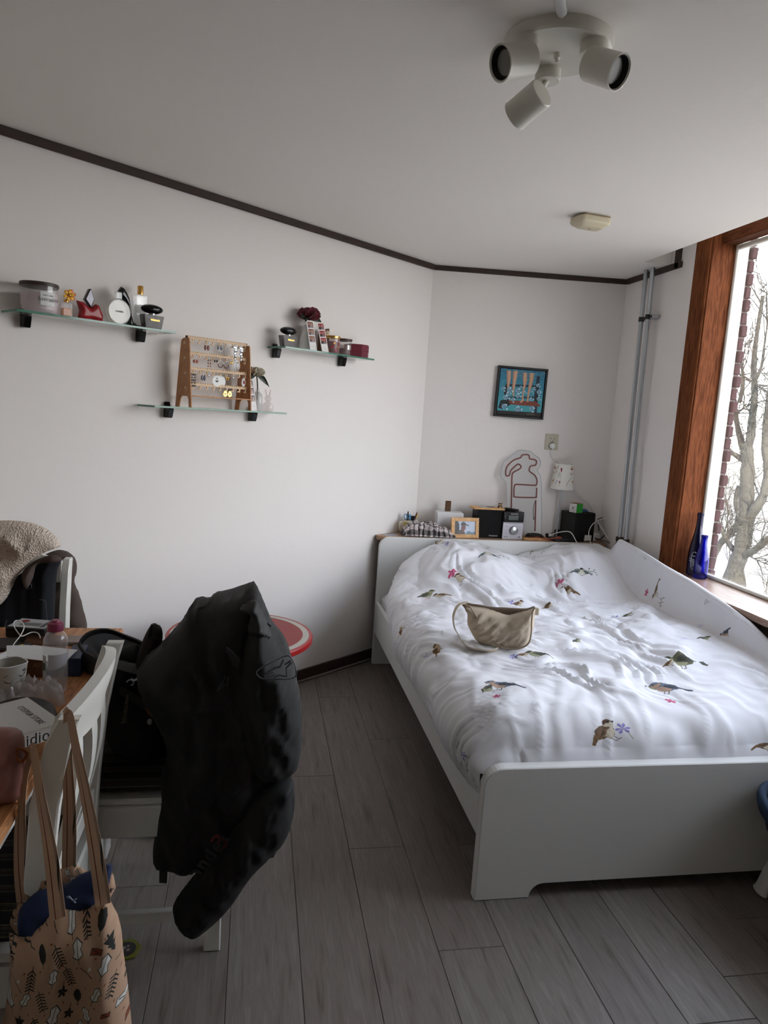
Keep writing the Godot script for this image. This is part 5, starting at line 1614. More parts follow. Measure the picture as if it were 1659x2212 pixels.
func build_shelves() -> void:
	M.shelf_glass = clear(Color(0.86, 0.95, 0.91), 0.14, 0.03)
	M.glass_edge = mat(Color(0.30, 0.50, 0.43), 0.12)
	shelf("glass wall shelf on black brackets holding the candle jar and six perfume bottles", -1.79, -1.175, 1.744, -1.716, -1.268)
	shelf("glass wall shelf on black brackets holding the burgundy peony and photo strips", -0.60, 0.01, 1.750, -0.560, -0.116)
	shelf("lower glass wall shelf on black brackets holding the wooden earring stand", -1.265, -0.575, 1.444, -1.134, -0.688)
	# ---- shelf with perfumes
	var y := 1.744
	var jar := thing("candle_jar", "wide clear candle jar with a dark wooden lid and white label", "candle", lwp(-1.688, y, 0.07), LT)
	part("wax", B.new().lathe(poly([[0, 0.006], [0.045, 0.006], [0.055, 0.014], [0.0585, 0.03], [0.0585, 0.070], [0, 0.070]]), 40), mat(Color(0.80, 0.74, 0.76), 0.5), jar)
	part("glass", B.new().lathe(poly([[0, 0], [0.045, 0], [0.057, 0.008], [0.062, 0.025], [0.063, 0.092]]), 40), M.glass, jar)
	part("lid", B.new().lathe(poly([[0, 0.09], [0.06, 0.09], [0.0645, 0.093], [0.0645, 0.103], [0.063, 0.105], [0, 0.105]]), 40), mat(Color(0.25, 0.19, 0.17), 0.5), jar)
	var lb := part("label", B.new().sheet(10, 1, func(u: float, w: float) -> Vector3:
		var a := lerpf(-0.40, 0.40, u) + 0.06
		return V(sin(a) * 0.0636, lerpf(0.026, 0.072, w), cos(a) * 0.0636)), M.paper, jar)
	words("lettering", "Lavender", 0.016, M.black, lb, Transform3D(Basis(Vector3.UP, 0.06), V(0.004, 0.046, 0.0634)), 0.0006, "Droid Serif")
	words("lettering", "SCENTED CANDLE", 0.005, M.black, lb, Transform3D(Basis(Vector3.UP, 0.06), V(0.004, 0.060, 0.0634)))
	# daisy
	var da := thing("daisy_perfume", "small clear perfume bottle topped by yellow and orange plastic daisies", "perfume", lwp(-1.597, y, 0.08), LT)
	part("bottle", B.new().box(V(0, 0.027, 0), V(0.04, 0.054, 0.026), 0.005), M.glass, da)
	part("liquid", B.new().box(V(0, 0.018, 0), V(0.034, 0.03, 0.02), 0.004), tinted(Color(0.86, 0.55, 0.3), 0.75), da)
	part("neck", B.new().lathe(poly([[0, 0.054], [0.008, 0.054], [0.008, 0.064], [0, 0.064]]), 16), M.gold, da)
	for k in 2:
		var c: Vector3 = [V(0.004, 0.078, 0.016), V(0.016, 0.081, 0.002)][k]
		var fm := mat([Color(0.9, 0.66, 0.12), Color(0.86, 0.40, 0.12)][k], 0.4)
		for q in 6:
			var a := TAU * q / 6.0 + 0.3
			part("petal", B.new().ball(c + V(cos(a), sin(a), -0.1) * 0.0135, V(0.0085, 0.0062, 0.002), 10, Basis(Vector3.BACK, a)), fm, da)
		part("flower_centre", B.new().ball(c + V(0, 0, 0.002), V(0.0055, 0.0055, 0.004), 12), M.gold, da)
	# red star-shaped flacon
	var stf := thing("star_perfume", "red star-shaped perfume flacon with a grey faceted stopper", "perfume", lwp(-1.503, y, 0.07), LT)
	part("flacon", B.new().puff(poly([[-0.052, 0.066], [-0.026, 0.064], [0.0, 0.045], [0.022, 0.064], [0.034, 0.060], [0.042, 0.040], [0.050, 0.022], [0.048, 0.002], [0.030, 0.0], [0.004, 0.004], [-0.024, 0.0], [-0.046, 0.002], [-0.040, 0.032]]), 0.003, 0.016, 0.016, Transform3D(Basis(), V(0, 0.002, 0))), tinted(Color(0.62, 0.02, 0.08), 0.88, 0.26), stf)
	part("stopper", B.new().prism(poly([[-0.024, 0.076], [-0.006, 0.116], [0.002, 0.116], [0.014, 0.078], [0.0, 0.047]]), 0.022, Transform3D(Basis(), V(0, 0, -0.011)), 0.004), mat(Color(0.36, 0.35, 0.37), 0.2, 0.6), stf)
	# round clear flacon
	var rf := thing("round_perfume", "round flat perfume bottle of pale liquid with a clear square cap", "perfume", lwp(-1.397, y, 0.08), LT)
	part("bottle", B.new().lathe(poly([[0, -0.013], [0.044, -0.013], [0.048, -0.008], [0.048, 0.008], [0.044, 0.013], [0, 0.013]]), 48, Transform3D(Basis(V(1, 0, 0), V(0, 0, 1), V(0, -1, 0)), V(0, 0.048, 0))), M.glass, rf)
	part("rim", B.new().lathe(poly([[0.0475, -0.006], [0.0495, -0.005], [0.0495, 0.005], [0.0475, 0.006]]), 48, Transform3D(Basis(V(1, 0, 0), V(0, 0, 1), V(0, -1, 0)), V(0, 0.048, 0))), tinted(Color(0.85, 0.85, 0.82), 0.5), rf)
	part("liquid", B.new().prism(circle2(0.0435, 40), 0.018, Transform3D(Basis(), V(0, 0.048, -0.009)), 0.002), tinted(Color(0.74, 0.70, 0.58), 0.4), rf)
	part("cap", B.new().box(V(0, 0.109, 0), V(0.026, 0.028, 0.018), 0.003), tinted(Color(0.86, 0.87, 0.85), 0.35, 0.1), rf)
	words("lettering", "CHANCE", 0.007, M.zinc, rf, Transform3D(Basis(), V(0, 0.060, 0.0135)))
	words("lettering", "CHANEL", 0.009, M.black, rf, Transform3D(Basis(), V(0, 0.049, 0.0135)), 0.0006, "Droid Sans", true)
	# black stiletto shaped flacon
	var sh := thing("stiletto_perfume", "glossy black perfume bottle shaped like a high-heeled shoe", "perfume", lwp(-1.345, y, 0.06), LT)
	var shp := PackedVector2Array()
	for p in [[1035, 218], [1058, 232], [1078, 262], [1100, 310], [1114, 390], [1122, 470], [1135, 522], [1165, 540], [1182, 570], [1060, 568], [1080, 530], [1088, 450], [1074, 390], [1040, 340], [1005, 300], [1012, 258]]:
		shp.append(V2((p[0] - 1095) * 0.00051, (570 - p[1]) * 0.00042))
	part("body", B.new().puff(shp, 0.003, 0.018, 0.014, Transform3D()), M.black_gloss, sh)
	part("silver_line", B.new().tube(curve([V(0.004, 0.12, 0.02), V(0.012, 0.08, 0.018), V(0.014, 0.045, 0.018), V(0.022, 0.02, 0.018)], 16), 0.0012, 6), M.steel, sh)
	# tall clear bottle
	var tb := thing("tall_perfume", "tall rectangular clear perfume bottle with a gold cap behind the black one", "perfume", lwp(-1.288, y, 0.05), LT)
	part("bottle", B.new().box(V(0, 0.065, 0), V(0.05, 0.13, 0.028), 0.004), M.glass, tb)
	part("liquid", B.new().box(V(0, 0.05, 0), V(0.042, 0.085, 0.02), 0.003), tinted(Color(0.80, 0.84, 0.80), 0.3), tb)
	part("cap", B.new().lathe(poly([[0, 0.132], [0.0115, 0.132], [0.0115, 0.163], [0.0105, 0.165], [0, 0.165]]), 24), M.gold, tb)
	# two dark crystal bottles with oval black caps
	var cr := thing("crystal_perfume", "dark crystal perfume bottle with a black oval cap before the tall clear bottle", "perfume", lwp(-1.262, y, 0.095), LT, "two dark crystal perfume bottles")
	var cb := B.new()
	var pts0 := [[-0.034, -0.016], [0.034, -0.016], [0.034, 0.016], [-0.034, 0.016]]
	var pts1 := [[-0.043, -0.02], [0.043, -0.02], [0.043, 0.02], [-0.043, 0.02]]
	for k in 4:
		var m := (k + 1) % 4
		cb.face([V(pts0[k][0], 0, pts0[k][1]), V(pts0[m][0], 0, pts0[m][1]), V(pts1[m][0], 0.053, pts1[m][1]), V(pts1[k][0], 0.053, pts1[k][1])], V(pts0[k][0] + pts0[m][0], 0, pts0[k][1] + pts0[m][1]))
	cb.face([V(-0.034, 0, -0.016), V(0.034, 0, -0.016), V(0.034, 0, 0.016), V(-0.034, 0, 0.016)], Vector3.DOWN)
	cb.face([V(-0.043, 0.053, -0.02), V(0.043, 0.053, -0.02), V(0.043, 0.053, 0.02), V(-0.043, 0.053, 0.02)], Vector3.UP)
	part("bottle", cb, tinted(Color(0.16, 0.08, 0.09), 0.72), cr)
	part("liquid", B.new().box(V(0, 0.022, 0), V(0.055, 0.036, 0.022), 0.003), tinted(Color(0.36, 0.22, 0.2), 0.7, 0.2), cr)
	part("collar", B.new().lathe(poly([[0, 0.053], [0.013, 0.053], [0.013, 0.060], [0, 0.060]]), 20), M.steel, cr)
	part("cap", B.new().ball(V(0, 0.077, 0), V(0.047, 0.0185, 0.026), 32), M.black_gloss, cr)
	words("lettering", "VERSACE", 0.0085, M.gold, cr, Transform3D(Basis(), V(0.004, 0.034, 0.0195)), 0.0006, "Droid Serif", true)
	copy(cr, "dark crystal perfume bottle with a black oval cap beside the burgundy peony", lwp(-0.542, 1.750, 0.08), LT)
	# ---- shelf with peony
	y = 1.750
	var vs := thing("white_vase", "white ribbed ceramic vase behind the photo strips", "vase", lwp(-0.395, y, 0.055), LT)
	part("body", B.new().lathe(poly([[0, 0], [0.036, 0], [0.040, 0.01], [0.037, 0.06], [0.028, 0.09], [0.020, 0.11], [0.021, 0.122], [0.018, 0.122], [0.016, 0.11], [0, 0.10]]), 24), M.white, vs)
	peony(lwp(-0.398, y + 0.182, 0.06), 0.074, mat(Color(0.50, 0.05, 0.18), 0.6), "burgundy artificial peony standing in the white vase", lwp(-0.395, y + 0.11, 0.055), [[-0.08, 0.0, 0.035], [-0.055, -0.018, 0.04], [0.075, -0.004, 0.01]])
	photo_strip("photo strip with three portraits and a blank foot, leaning on the white vase", lwp(-0.398, y, 0.105), -0.05, 0.05, 0.146, 3, [Color(0.55, 0.38, 0.32), Color(0.4, 0.34, 0.36)])
	photo_strip("photo strip with red and white group shots, leaning beside the small candle jars", lwp(-0.318, y, 0.105), -0.12, 0.05, 0.148, 3, [Color(0.6, 0.12, 0.16), Color(0.14, 0.12, 0.13)])
	var ow := thing("owl_box", "small tan owl-faced box behind the gold-lidded candle", "box", lwp(-0.285, y, 0.05), LT)
	part("body", B.new().prism(poly([[-0.027, 0], [0.03, 0], [0.028, 0.10], [0.026, 0.124], [0.014, 0.116], [-0.012, 0.119], [-0.026, 0.128]]), 0.03, Transform3D(Basis(), V(0, 0, -0.015)), 0.003), mat(Color(0.42, 0.29, 0.2), 0.6), ow)
	for s in [-1.0, 1.0]:
		part("eye", B.new().prism(circle2(0.0105, 20), 0.002, Transform3D(Basis.from_scale(V(1, 1.3, 1)), V(s * 0.0125, 0.098, 0.0148))), mat(Color(0.82, 0.74, 0.62), 0.6), ow)
		part("pupil", B.new().prism(circle2(0.003, 12), 0.001, Transform3D(Basis(), V(s * 0.010, 0.099, 0.0165))), M.black, ow)
	part("beak", B.new().prism(poly([[-0.004, 0.09], [0.004, 0.09], [0.0, 0.08]]), 0.003, Transform3D(Basis(), V(0, 0, 0.0148))), mat(Color(0.5, 0.22, 0.16), 0.5), ow)
	var j1 := thing("candle_jar", "small red candle jar with a gold metal lid beside the photo strip", "candle", lwp(-0.255, y, 0.08), LT)
	part("wax", B.new().lathe(poly([[0, 0.004], [0.036, 0.004], [0.0385, 0.01], [0.0385, 0.06], [0, 0.06]]), 32), mat(Color(0.30, 0.05, 0.09), 0.5), j1)
	part("glass", B.new().lathe(poly([[0, 0], [0.038, 0], [0.042, 0.006], [0.042, 0.074]]), 32), clear(Color(0.85, 0.7, 0.72), 0.2), j1)
	part("lid", B.new().lathe(poly([[0, 0.073], [0.041, 0.073], [0.0445, 0.077], [0.0445, 0.084], [0.042, 0.087], [0, 0.088]]), 32), M.gold, j1)
	for k in 9:
		var a := -0.9 + 0.24 * k
		part("printed_blossom", B.new().prism(circle2(0.0055 + 0.002 * (k % 2), 7), 0.0008, Transform3D(Basis(Vector3.UP, a), V(sin(a), 0, cos(a)) * 0.0422 + V(0, 0.016 + 0.017 * (k % 3), 0))), [M.gold, mat(Color(0.62, 0.16, 0.22), 0.5)][k % 2], j1)
	var j2 := thing("candle_jar", "small clear candle jar with a brown wooden lid beside the burgundy box", "candle", lwp(-0.171, y, 0.085), LT)
	part("wax", B.new().lathe(poly([[0, 0.004], [0.029, 0.004], [0.031, 0.034], [0, 0.034]]), 32), mat(Color(0.33, 0.05, 0.10), 0.5), j2)
	part("glass", B.new().lathe(poly([[0, 0], [0.031, 0], [0.034, 0.004], [0.039, 0.072]]), 32), M.glass, j2)
	part("lid", B.new().lathe(poly([[0, 0.071], [0.0385, 0.071], [0.041, 0.074], [0.041, 0.082], [0, 0.083]]), 32), mat(Color(0.26, 0.17, 0.13), 0.5), j2)
	part("label", B.new().sheet(6, 1, func(u: float, w: float) -> Vector3:
		var a := lerpf(-0.25, 0.45, u)
		return V(sin(a) * 0.0375, lerpf(0.028, 0.050, w), cos(a) * 0.0375)), mat(Color(0.72, 0.72, 0.7), 0.3, 0.6), j2)
	var rb := thing("burgundy_box", "burgundy hexagonal cardboard box at the end of the shelf", "box", lwp(-0.062, y, 0.073), LT)
	var hx := poly([[-0.075, -0.012], [-0.045, 0.05], [0.045, 0.05], [0.075, -0.012], [0.022, -0.056], [-0.022, -0.056]])
	part("box", B.new().prism(hx, 0.052, Transform3D(Basis(V(1, 0, 0), V(0, 0, -1), V(0, 1, 0)), Vector3.ZERO), 0.001), mat(Color(0.40, 0.09, 0.16), 0.7), rb)
	var hx2 := PackedVector2Array()
	for p in hx:
		hx2.append(p * 1.025)
	part("lid", B.new().prism(hx2, 0.034, Transform3D(Basis(V(1, 0, 0), V(0, 0, -1), V(0, 1, 0)), V(0, 0.031, 0)), 0.001), mat(Color(0.43, 0.10, 0.17), 0.7), rb)
	# ---- shelf with earring stand
	y = 1.444
	var birch := mat(Color(0.86, 0.74, 0.60), 0.6)
	var ply := mat(Color(0.46, 0.34, 0.25), 0.65)
	ply.albedo_texture = M.oak_t
	tri_map(ply, Vector3(20, 3, 20))
	ply.albedo_color = Color(0.86, 0.69, 0.56)
	var es := thing("earring_stand", "laser-cut wooden earring stand with four notched rails between two side panels", "earring stand", lwp(-0.94, y, 0.0), LT)
	for s in [-0.155, 0.155]:
		var sd := curve2([[0.018, 0.0], [0.034, 0.14], [0.05, 0.262], [0.062, 0.283], [0.095, 0.286], [0.112, 0.272], [0.124, 0.14], [0.138, 0.0]], 40, false)
		sd.append_array(poly([[0.120, 0.0], [0.116, 0.034], [0.106, 0.048], [0.066, 0.048], [0.055, 0.034], [0.047, 0.0]]))
		var pan := part("side_panel", B.new().prism(sd, 0.005, Transform3D(Basis(V(0, 0, 1), V(0, 1, 0), V(-1, 0, 0)), V(s, 0, 0)), 0.0005), ply, es)
		for k in 4:
			part("slot", B.new().box(V(s, 0.092 + 0.062 * k, 0.098 - 0.005 * k), V(0.0062, 0.036, 0.005), 0.0), mat(Color(0.16, 0.11, 0.08), 0.8), pan)
			part("peg", B.new().box(V(s, 0.080 + 0.062 * k, 0.092 - 0.005 * k), V(0.012, 0.012, 0.014), 0.001), birch, pan)
	part("tray", B.new().bx(V(-0.155, 0.046, 0.03), V(0.155, 0.051, 0.132), 0.0005), ply, es)
	for k in 4:
		var ry := 0.083 + 0.064 * k
		var rz := 0.102 - 0.005 * k
		var pl := PackedVector2Array()
		var n := 26
		for i in n:
			var x := -0.152 + 0.304 * i / n
			pl.append_array(poly([[x, ry + 0.022], [x + 0.0072, ry + 0.022], [x + 0.0072, ry + 0.0175], [x + 0.0117, ry + 0.0175]]))
		pl.append(V2(0.152, ry + 0.0175))
		for i in 9:
			var x := 0.152 - 0.304 * i / 9.0
			pl.append_array(poly([[x, ry + 0.009], [x - 0.006, ry + 0.009], [x - 0.006, ry - 0.004], [x - 0.010, ry - 0.006], [x - 0.018, ry - 0.006], [x - 0.021, ry - 0.002], [x - 0.019, ry], [x - 0.012, ry - 0.001], [x - 0.013, ry + 0.009]]))
		pl.append(V2(-0.152, ry + 0.009))
		part("hook_rail", B.new().prism(pl, 0.004, Transform3D(Basis(), V(0, 0, rz))), birch, es)
	earrings()
	photo_strip("photo strip with three small portraits, standing between the earring stand and the glass vase", lwp(-0.735, y, 0.09), -0.05, 0.038, 0.146, 3, [Color(0.4, 0.36, 0.38), Color(0.6, 0.5, 0.46)])
	var gv := thing("glass_vase", "small grey glass bottle vase holding the white peony", "vase", lwp(-0.698, y, 0.065), LT)
	part("body", B.new().lathe(poly([[0, 0], [0.021, 0], [0.024, 0.005], [0.024, 0.065], [0.018, 0.08], [0.009, 0.088], [0.009, 0.10], [0.012, 0.102]]), 28), clear(Color(0.78, 0.78, 0.78), 0.4, 0.05), gv)
	peony(lwp(-0.712, y + 0.182, 0.07), 0.052, mat(Color(0.88, 0.86, 0.78), 0.7), "white artificial peony standing in the small glass vase", lwp(-0.698, y + 0.05, 0.065), [[0.075, -0.045, 0.0], [-0.07, -0.03, 0.02]])
	var bn := thing("glass_bunny", "clear pinkish glass bunny figurine at the end of the lower shelf", "figurine", lwp(-0.64, y, 0.07), LT)
	part("body", B.new().lathe(poly([[0, 0], [0.024, 0], [0.028, 0.006], [0.029, 0.02], [0.025, 0.034], [0.013, 0.043], [0.009, 0.046]]), 28), clear(Color(0.9, 0.82, 0.8), 0.3, 0.04), bn)
	part("head", B.new().ball(V(0, 0.060, 0), V(0.0165, 0.0155, 0.0165), 20), clear(Color(0.9, 0.82, 0.8), 0.3, 0.04), bn)
	for s in [-1.0, 1.0]:
		part("ear", B.new().ball(V(s * 0.0125, 0.088, 0), V(0.0052, 0.0185, 0.004), 14, Basis(Vector3.BACK, -s * 0.25)), clear(Color(0.92, 0.8, 0.8), 0.4, 0.04), bn)


func photo_strip(label: String, at: Vector3, lean: float, w: float, h: float, n: int, cols: Array) -> void:
	var im := Image.create(96, 280, false, Image.FORMAT_RGB8)
	im.fill(Color(0.9, 0.89, 0.88))
	for k in n:
		var y := 12 + k * 66
		im.fill_rect(Rect2i(9, y, 78, 56), cols[0])
		fill_poly(im, poly([[9, y + 56], [16, y + 26], [34, y + 24], [44, y + 56]]), cols[1])
		fill_poly(im, poly([[40, y + 56], [52, y + 24], [70, y + 28], [84, y + 56]]), (cols[1] as Color).lightened(0.35))
		oval(im, Vector2(28, y + 20), Vector2(9, 12), Color(0.74, 0.56, 0.48))
		oval(im, Vector2(62, y + 18), Vector2(9, 12), Color(0.78, 0.62, 0.54))
		fill_poly(im, poly([[18, y + 14], [28, y + 4], [40, y + 16], [28, y + 10]]), Color(0.14, 0.10, 0.09))
		fill_poly(im, poly([[52, y + 14], [62, y + 2], [74, y + 18], [62, y + 9]]), Color(0.22, 0.14, 0.1))
	stroke(im, poly([[28, 244], [44, 240], [66, 246]]), 2, Color(0.6, 0.58, 0.56))
	var m := mat(Color(1, 1, 1), 0.35)
	m.albedo_texture = tex(im)
	var b := B.new()
	b.quad(V(-w / 2, 0, 0.0012), V(w / 2, 0, 0.0012), V(w / 2, h, 0.0012), V(-w / 2, h, 0.0012), V2(0, 1), V2(1, 1), V2(1, 0), V2(0, 0))
	b.bx(V(-w / 2, 0, -0.0004), V(w / 2, h, 0.0010), 0.0)
	var o := solo("photo_strip", b, m, label, "photo strip", "three photo strips on the wall shelves", at)
	o.transform = Transform3D(Basis(Vector3.UP, LT + 0.1) * Basis(Vector3.RIGHT, -0.2) * Basis(Vector3.BACK, -lean), at)


func peony(c: Vector3, r: float, m: Material, label: String, foot: Vector3, leaves: Array) -> void:
	var p := thing("peony", label, "flower", foot, LT)
	var lc := Transform3D(Basis(Vector3.UP, LT), foot).affine_inverse() * c
	var green := mat(Color(0.10, 0.15, 0.09), 0.5)
	part("stem", B.new().tube(curve([V(0, 0, 0), lc * 0.5 + V(0.003, 0, 0), lc - V(0, r * 0.3, 0)], 10), 0.003, 6), green, p)
	rng.seed = int(r * 1000.0)
	(m as StandardMaterial3D).backlight_enabled = true
	(m as StandardMaterial3D).backlight = Color(0.7, 0.7, 0.7)
	for ring in 4:
		var n: int = [9, 8, 6, 4][ring]
		var tilt: float = [1.25, 0.85, 0.5, 0.2][ring]
		var sz: float = r * [0.62, 0.6, 0.5, 0.4][ring]
		for k in n:
			var a := TAU * (k + 0.5 * ring) / n + rng.randf() * 0.3
			var tl := tilt + rng.randf_range(-0.15, 0.15)
			var bs := Basis(Vector3.UP, a) * Basis(Vector3.RIGHT, tl)
			var wv := rng.randf() * 6.0
			var pe := B.new().sheet(7, 6, func(u: float, v: float) -> Vector3:
				var x := (u - 0.5) * 2.0
				var wd := sin(clampf(v * 0.9 + 0.12, 0.0, 1.0) * PI * 0.62 + 0.2)
				return bs * V(x * wd * sz * 0.62, v * sz * 1.25, sz * (0.30 * x * x - 0.55 * v * v + 0.35 * v + 0.06 * sin(x * 7.0 + wv) * v)) + lc - V(0, r * 0.28, 0), 0.0006)
			part("petal", pe, m, p)
	for l in leaves:
		var d := V(l[0], l[1], l[2])
		var sd := d.cross(Vector3.UP).normalized()
		var base := lc - V(0, r * 0.45, 0)
		part("leaf", B.new().sheet(6, 10, func(u: float, v: float) -> Vector3:
			var x := (u - 0.5) * 2.0
			return base + d * v + V(0, 0.012 * sin(v * PI), 0) + (sd * 0.25 + Vector3.UP).normalized() * x * 0.014 * sin(clampf(v * 1.02, 0.0, 1.0) * PI) + sd * 0.004 * absf(x), 0.0006), green, p)


func earrings() -> void:
	var silver: Material = M.steel
	var gold: Material = M.gold
	var y := 1.444
	# rail, place along it, kind, colour
	var list := [
		[3, -0.150, "leaf", silver, "single silver leaf earring at the panel end of the top rail"],
		[3, -0.070, "drop", mat(Color(0.42, 0.20, 0.08), 0.3), "amber drop earring on the top rail"], [3, -0.056, "drop", null, ""],
		[3, -0.006, "hoop", M.black, "black and silver hoop earring in the middle of the top rail"], [3, 0.008, "hoop", null, ""],
		[3, 0.026, "spike", M.white, "white spike earring on the top rail"], [3, 0.038, "spike", null, ""],
		[3, 0.086, "chain", silver, "long silver earring of stacked mirrored plates on the top rail"], [3, 0.118, "chain", null, ""],
		[2, -0.150, "drop", mat(Color(0.75, 0.36, 0.05), 0.4), "single orange drop earring on the second rail"],
		[2, -0.125, "ball", mat(Color(0.76, 0.52, 0.48), 0.3), "pink ball earring on the second rail"], [2, -0.112, "ball", null, ""],
		[2, -0.056, "beads", mat(Color(0.7, 0.5, 0.46), 0.4), "pink beaded chain earring on the second rail"], [2, -0.045, "beads", null, ""],
		[2, -0.024, "stud", M.black, "small black earring on the second rail"], [2, -0.013, "stud", null, ""],
		[2, 0.006, "ring", mat(Color(0.42, 0.16, 0.18), 0.4), "open ring earring with dark red stones on the second rail"], [2, 0.036, "ring", null, ""],
		[2, 0.058, "stud", gold, "small round earring on the second rail"], [2, 0.067, "stud", null, ""],
		[2, 0.084, "oval", silver, "silver oval loop earring on the second rail"], [2, 0.100, "oval", null, ""],
		[1, -0.140, "tassel", M.black, "long black beaded drop earring on the third rail"], [1, -0.126, "tassel", null, ""],
		[1, -0.088, "drop", mat(Color(0.36, 0.36, 0.42), 0.3), "grey blue drop earring on the third rail"], [1, -0.076, "drop", null, ""],
		[1, -0.056, "stud", silver, "single small silver ring earring on the third rail"],
		[1, -0.014, "anchor", M.white, "large white disc earring with a black anchor on the third rail"], [1, 0.010, "disc", M.white, "large plain white disc earring on the third rail"],
		[1, 0.036, "bow", gold, "small gold bow earring on the third rail"], [1, 0.046, "bow", null, ""],
		[1, 0.072, "stud", silver, "single silver flower earring near the end of the third rail"],
		[1, 0.104, "spike", mat(Color(0.5, 0.42, 0.38), 0.5), "single tan stick earring near the end of the third rail"],
		[1, 0.128, "redoval", M.white, "white oval earring with a red centre at the end of the third rail"],
		[0, 0.028, "heart", gold, "gold earring with a pale heart on the lowest rail"], [0, 0.052, "heart", null, ""],
	]
	var last: Array = []
	for e in list:
		var it: Array = e if e[4] != "" else [e[0], e[1], last[2], last[3], last[4].replace(", left of its pair", ", right of its pair")]
		if e[4] != "" and list.find(e) + 1 < list.size() and list[list.find(e) + 1][4] == "":
			it = [e[0], e[1], e[2], e[3], e[4] + ", left of its pair"]
		last = it
		var at := lwp(-0.94 + float(it[1]), y + 0.083 + 0.064 * int(it[0]) + 0.002, 0.109 - 0.005 * int(it[0]))
		var o := thing("earring", it[4], "earring", at, LT, "earrings hanging on the wooden stand")
		var m: Material = it[3]
		var k: String = it[2]
		part("hook", B.new().tube(curve([V(0, 0.004, -0.006), V(0, 0.009, -0.002), V(0, 0.004, 0.002), V(0, -0.006, 0.002)], 8), 0.0006, 5), silver, o)
		match k:
			"leaf": part("pendant", B.new().ball(V(0.002, -0.016, 0.002), V(0.005, 0.010, 0.001), 10, Basis(Vector3.BACK, 0.5)).ball(V(-0.004, -0.022, 0.002), V(0.004, 0.008, 0.001), 10, Basis(Vector3.BACK, -0.6)), m, o)
			"drop": part("pendant", B.new().ball(V(0, -0.022, 0.002), V(0.006, 0.012, 0.003), 12), m, o)
			"ball": part("pendant", B.new().ball(V(0, -0.020, 0.002), V(0.0068, 0.0068, 0.0068), 14), m, o)
			"hoop":
				part("pendant", B.new().ball(V(0, -0.014, 0.002), V(0.006, 0.009, 0.002), 12), m, o)
				part("loop", B.new().tube(curve([V(0, -0.01, 0.003), V(0.010, -0.02, 0.003), V(0, -0.032, 0.003), V(-0.010, -0.02, 0.003)], 20, true), 0.0012, 6, true), silver, o)
			"spike": part("pendant", B.new().tube(PackedVector3Array([V(0, -0.006, 0.002), V(0, -0.03, 0.003), V(0.001, -0.048, 0.003)]), [0.0008, 0.003, 0.0022], 6, false, V2(1, 0.4)), m, o)
			"chain":
				for q in 5:
					part("plate", B.new().ball(V(0.003 * (q % 2) - 0.0015, -0.006 - 0.0125 * q, 0.003), V(0.014 - 0.0022 * q, 0.0072, 0.002), 12, Basis(Vector3.BACK, 0.2 * (q % 3 - 1)) * Basis(Vector3.RIGHT, 0.25 * (q % 2))), m, o)
			"beads":
				for q in 3:
					part("bead", B.new().ball(V(0, -0.01 - 0.012 * q, 0.002), V(0.003, 0.0045, 0.003), 8), m, o)
			"stud": part("pendant", B.new().ball(V(0, -0.010, 0.002), V(0.0045, 0.006, 0.002), 10), m, o)
			"ring":
				part("loop", B.new().tube(curve([V(0, -0.006, 0.002), V(0.013, -0.02, 0.002), V(0, -0.035, 0.002), V(-0.013, -0.02, 0.002)], 24, true), 0.0012, 6, true), silver, o)
				for q in 7:
					var a := PI + PI * (q + 0.5) / 7.0
					part("stone", B.new().ball(V(cos(a) * 0.0125, -0.020 + sin(a) * 0.0145, 0.002), V(0.0028, 0.0028, 0.0028), 8), m, o)
			"oval": part("loop", B.new().tube(curve([V(0, -0.004, 0.002), V(0.008, -0.018, 0.002), V(0.001, -0.036, 0.002), V(-0.007, -0.018, 0.002)], 24, true), 0.0017, 6, true), m, o)
			"tassel":
				for q in 5:
					part("bead", B.new().box(V(0.002 * (q % 2), -0.012 - 0.0115 * q, 0.002), V(0.013 if q % 2 == 0 else 0.005, 0.007, 0.004), 0.001), m, o)
			"disc": part("pendant", B.new().prism(circle2(0.0225, 32), 0.0015, Transform3D(Basis(), V(0, -0.030, 0.0))), m, o)
			"anchor":
				part("pendant", B.new().prism(circle2(0.0235, 32), 0.0015, Transform3D(Basis(), V(0, -0.030, 0.002))), m, o)
				part("anchor", B.new().prism(poly([[-0.001, 0.010], [0.001, 0.010], [0.001, 0.006], [0.005, 0.006], [0.005, 0.004], [0.001, 0.004], [0.001, -0.006], [0.006, -0.003], [0.0085, -0.004], [0.005, -0.010], [0, -0.0115], [-0.005, -0.010], [-0.0085, -0.004], [-0.006, -0.003], [-0.001, -0.006], [-0.001, 0.004], [-0.005, 0.004], [-0.005, 0.006], [-0.001, 0.006]]), 0.0006, Transform3D(Basis(), V(0, -0.024, 0.0036))), M.black, o)
			"bow": part("pendant", B.new().ball(V(0, -0.012, 0.002), V(0.0055, 0.004, 0.002), 8).ball(V(0, -0.020, 0.002), V(0.003, 0.005, 0.002), 8), m, o)
			"redoval":
				part("pendant", B.new().ball(V(0, -0.026, 0.002), V(0.0115, 0.0185, 0.003), 20), m, o)
				part("cabochon", B.new().ball(V(0.001, -0.025, 0.005), V(0.006, 0.009, 0.002), 14), mat(Color(0.5, 0.06, 0.08), 0.35), o)
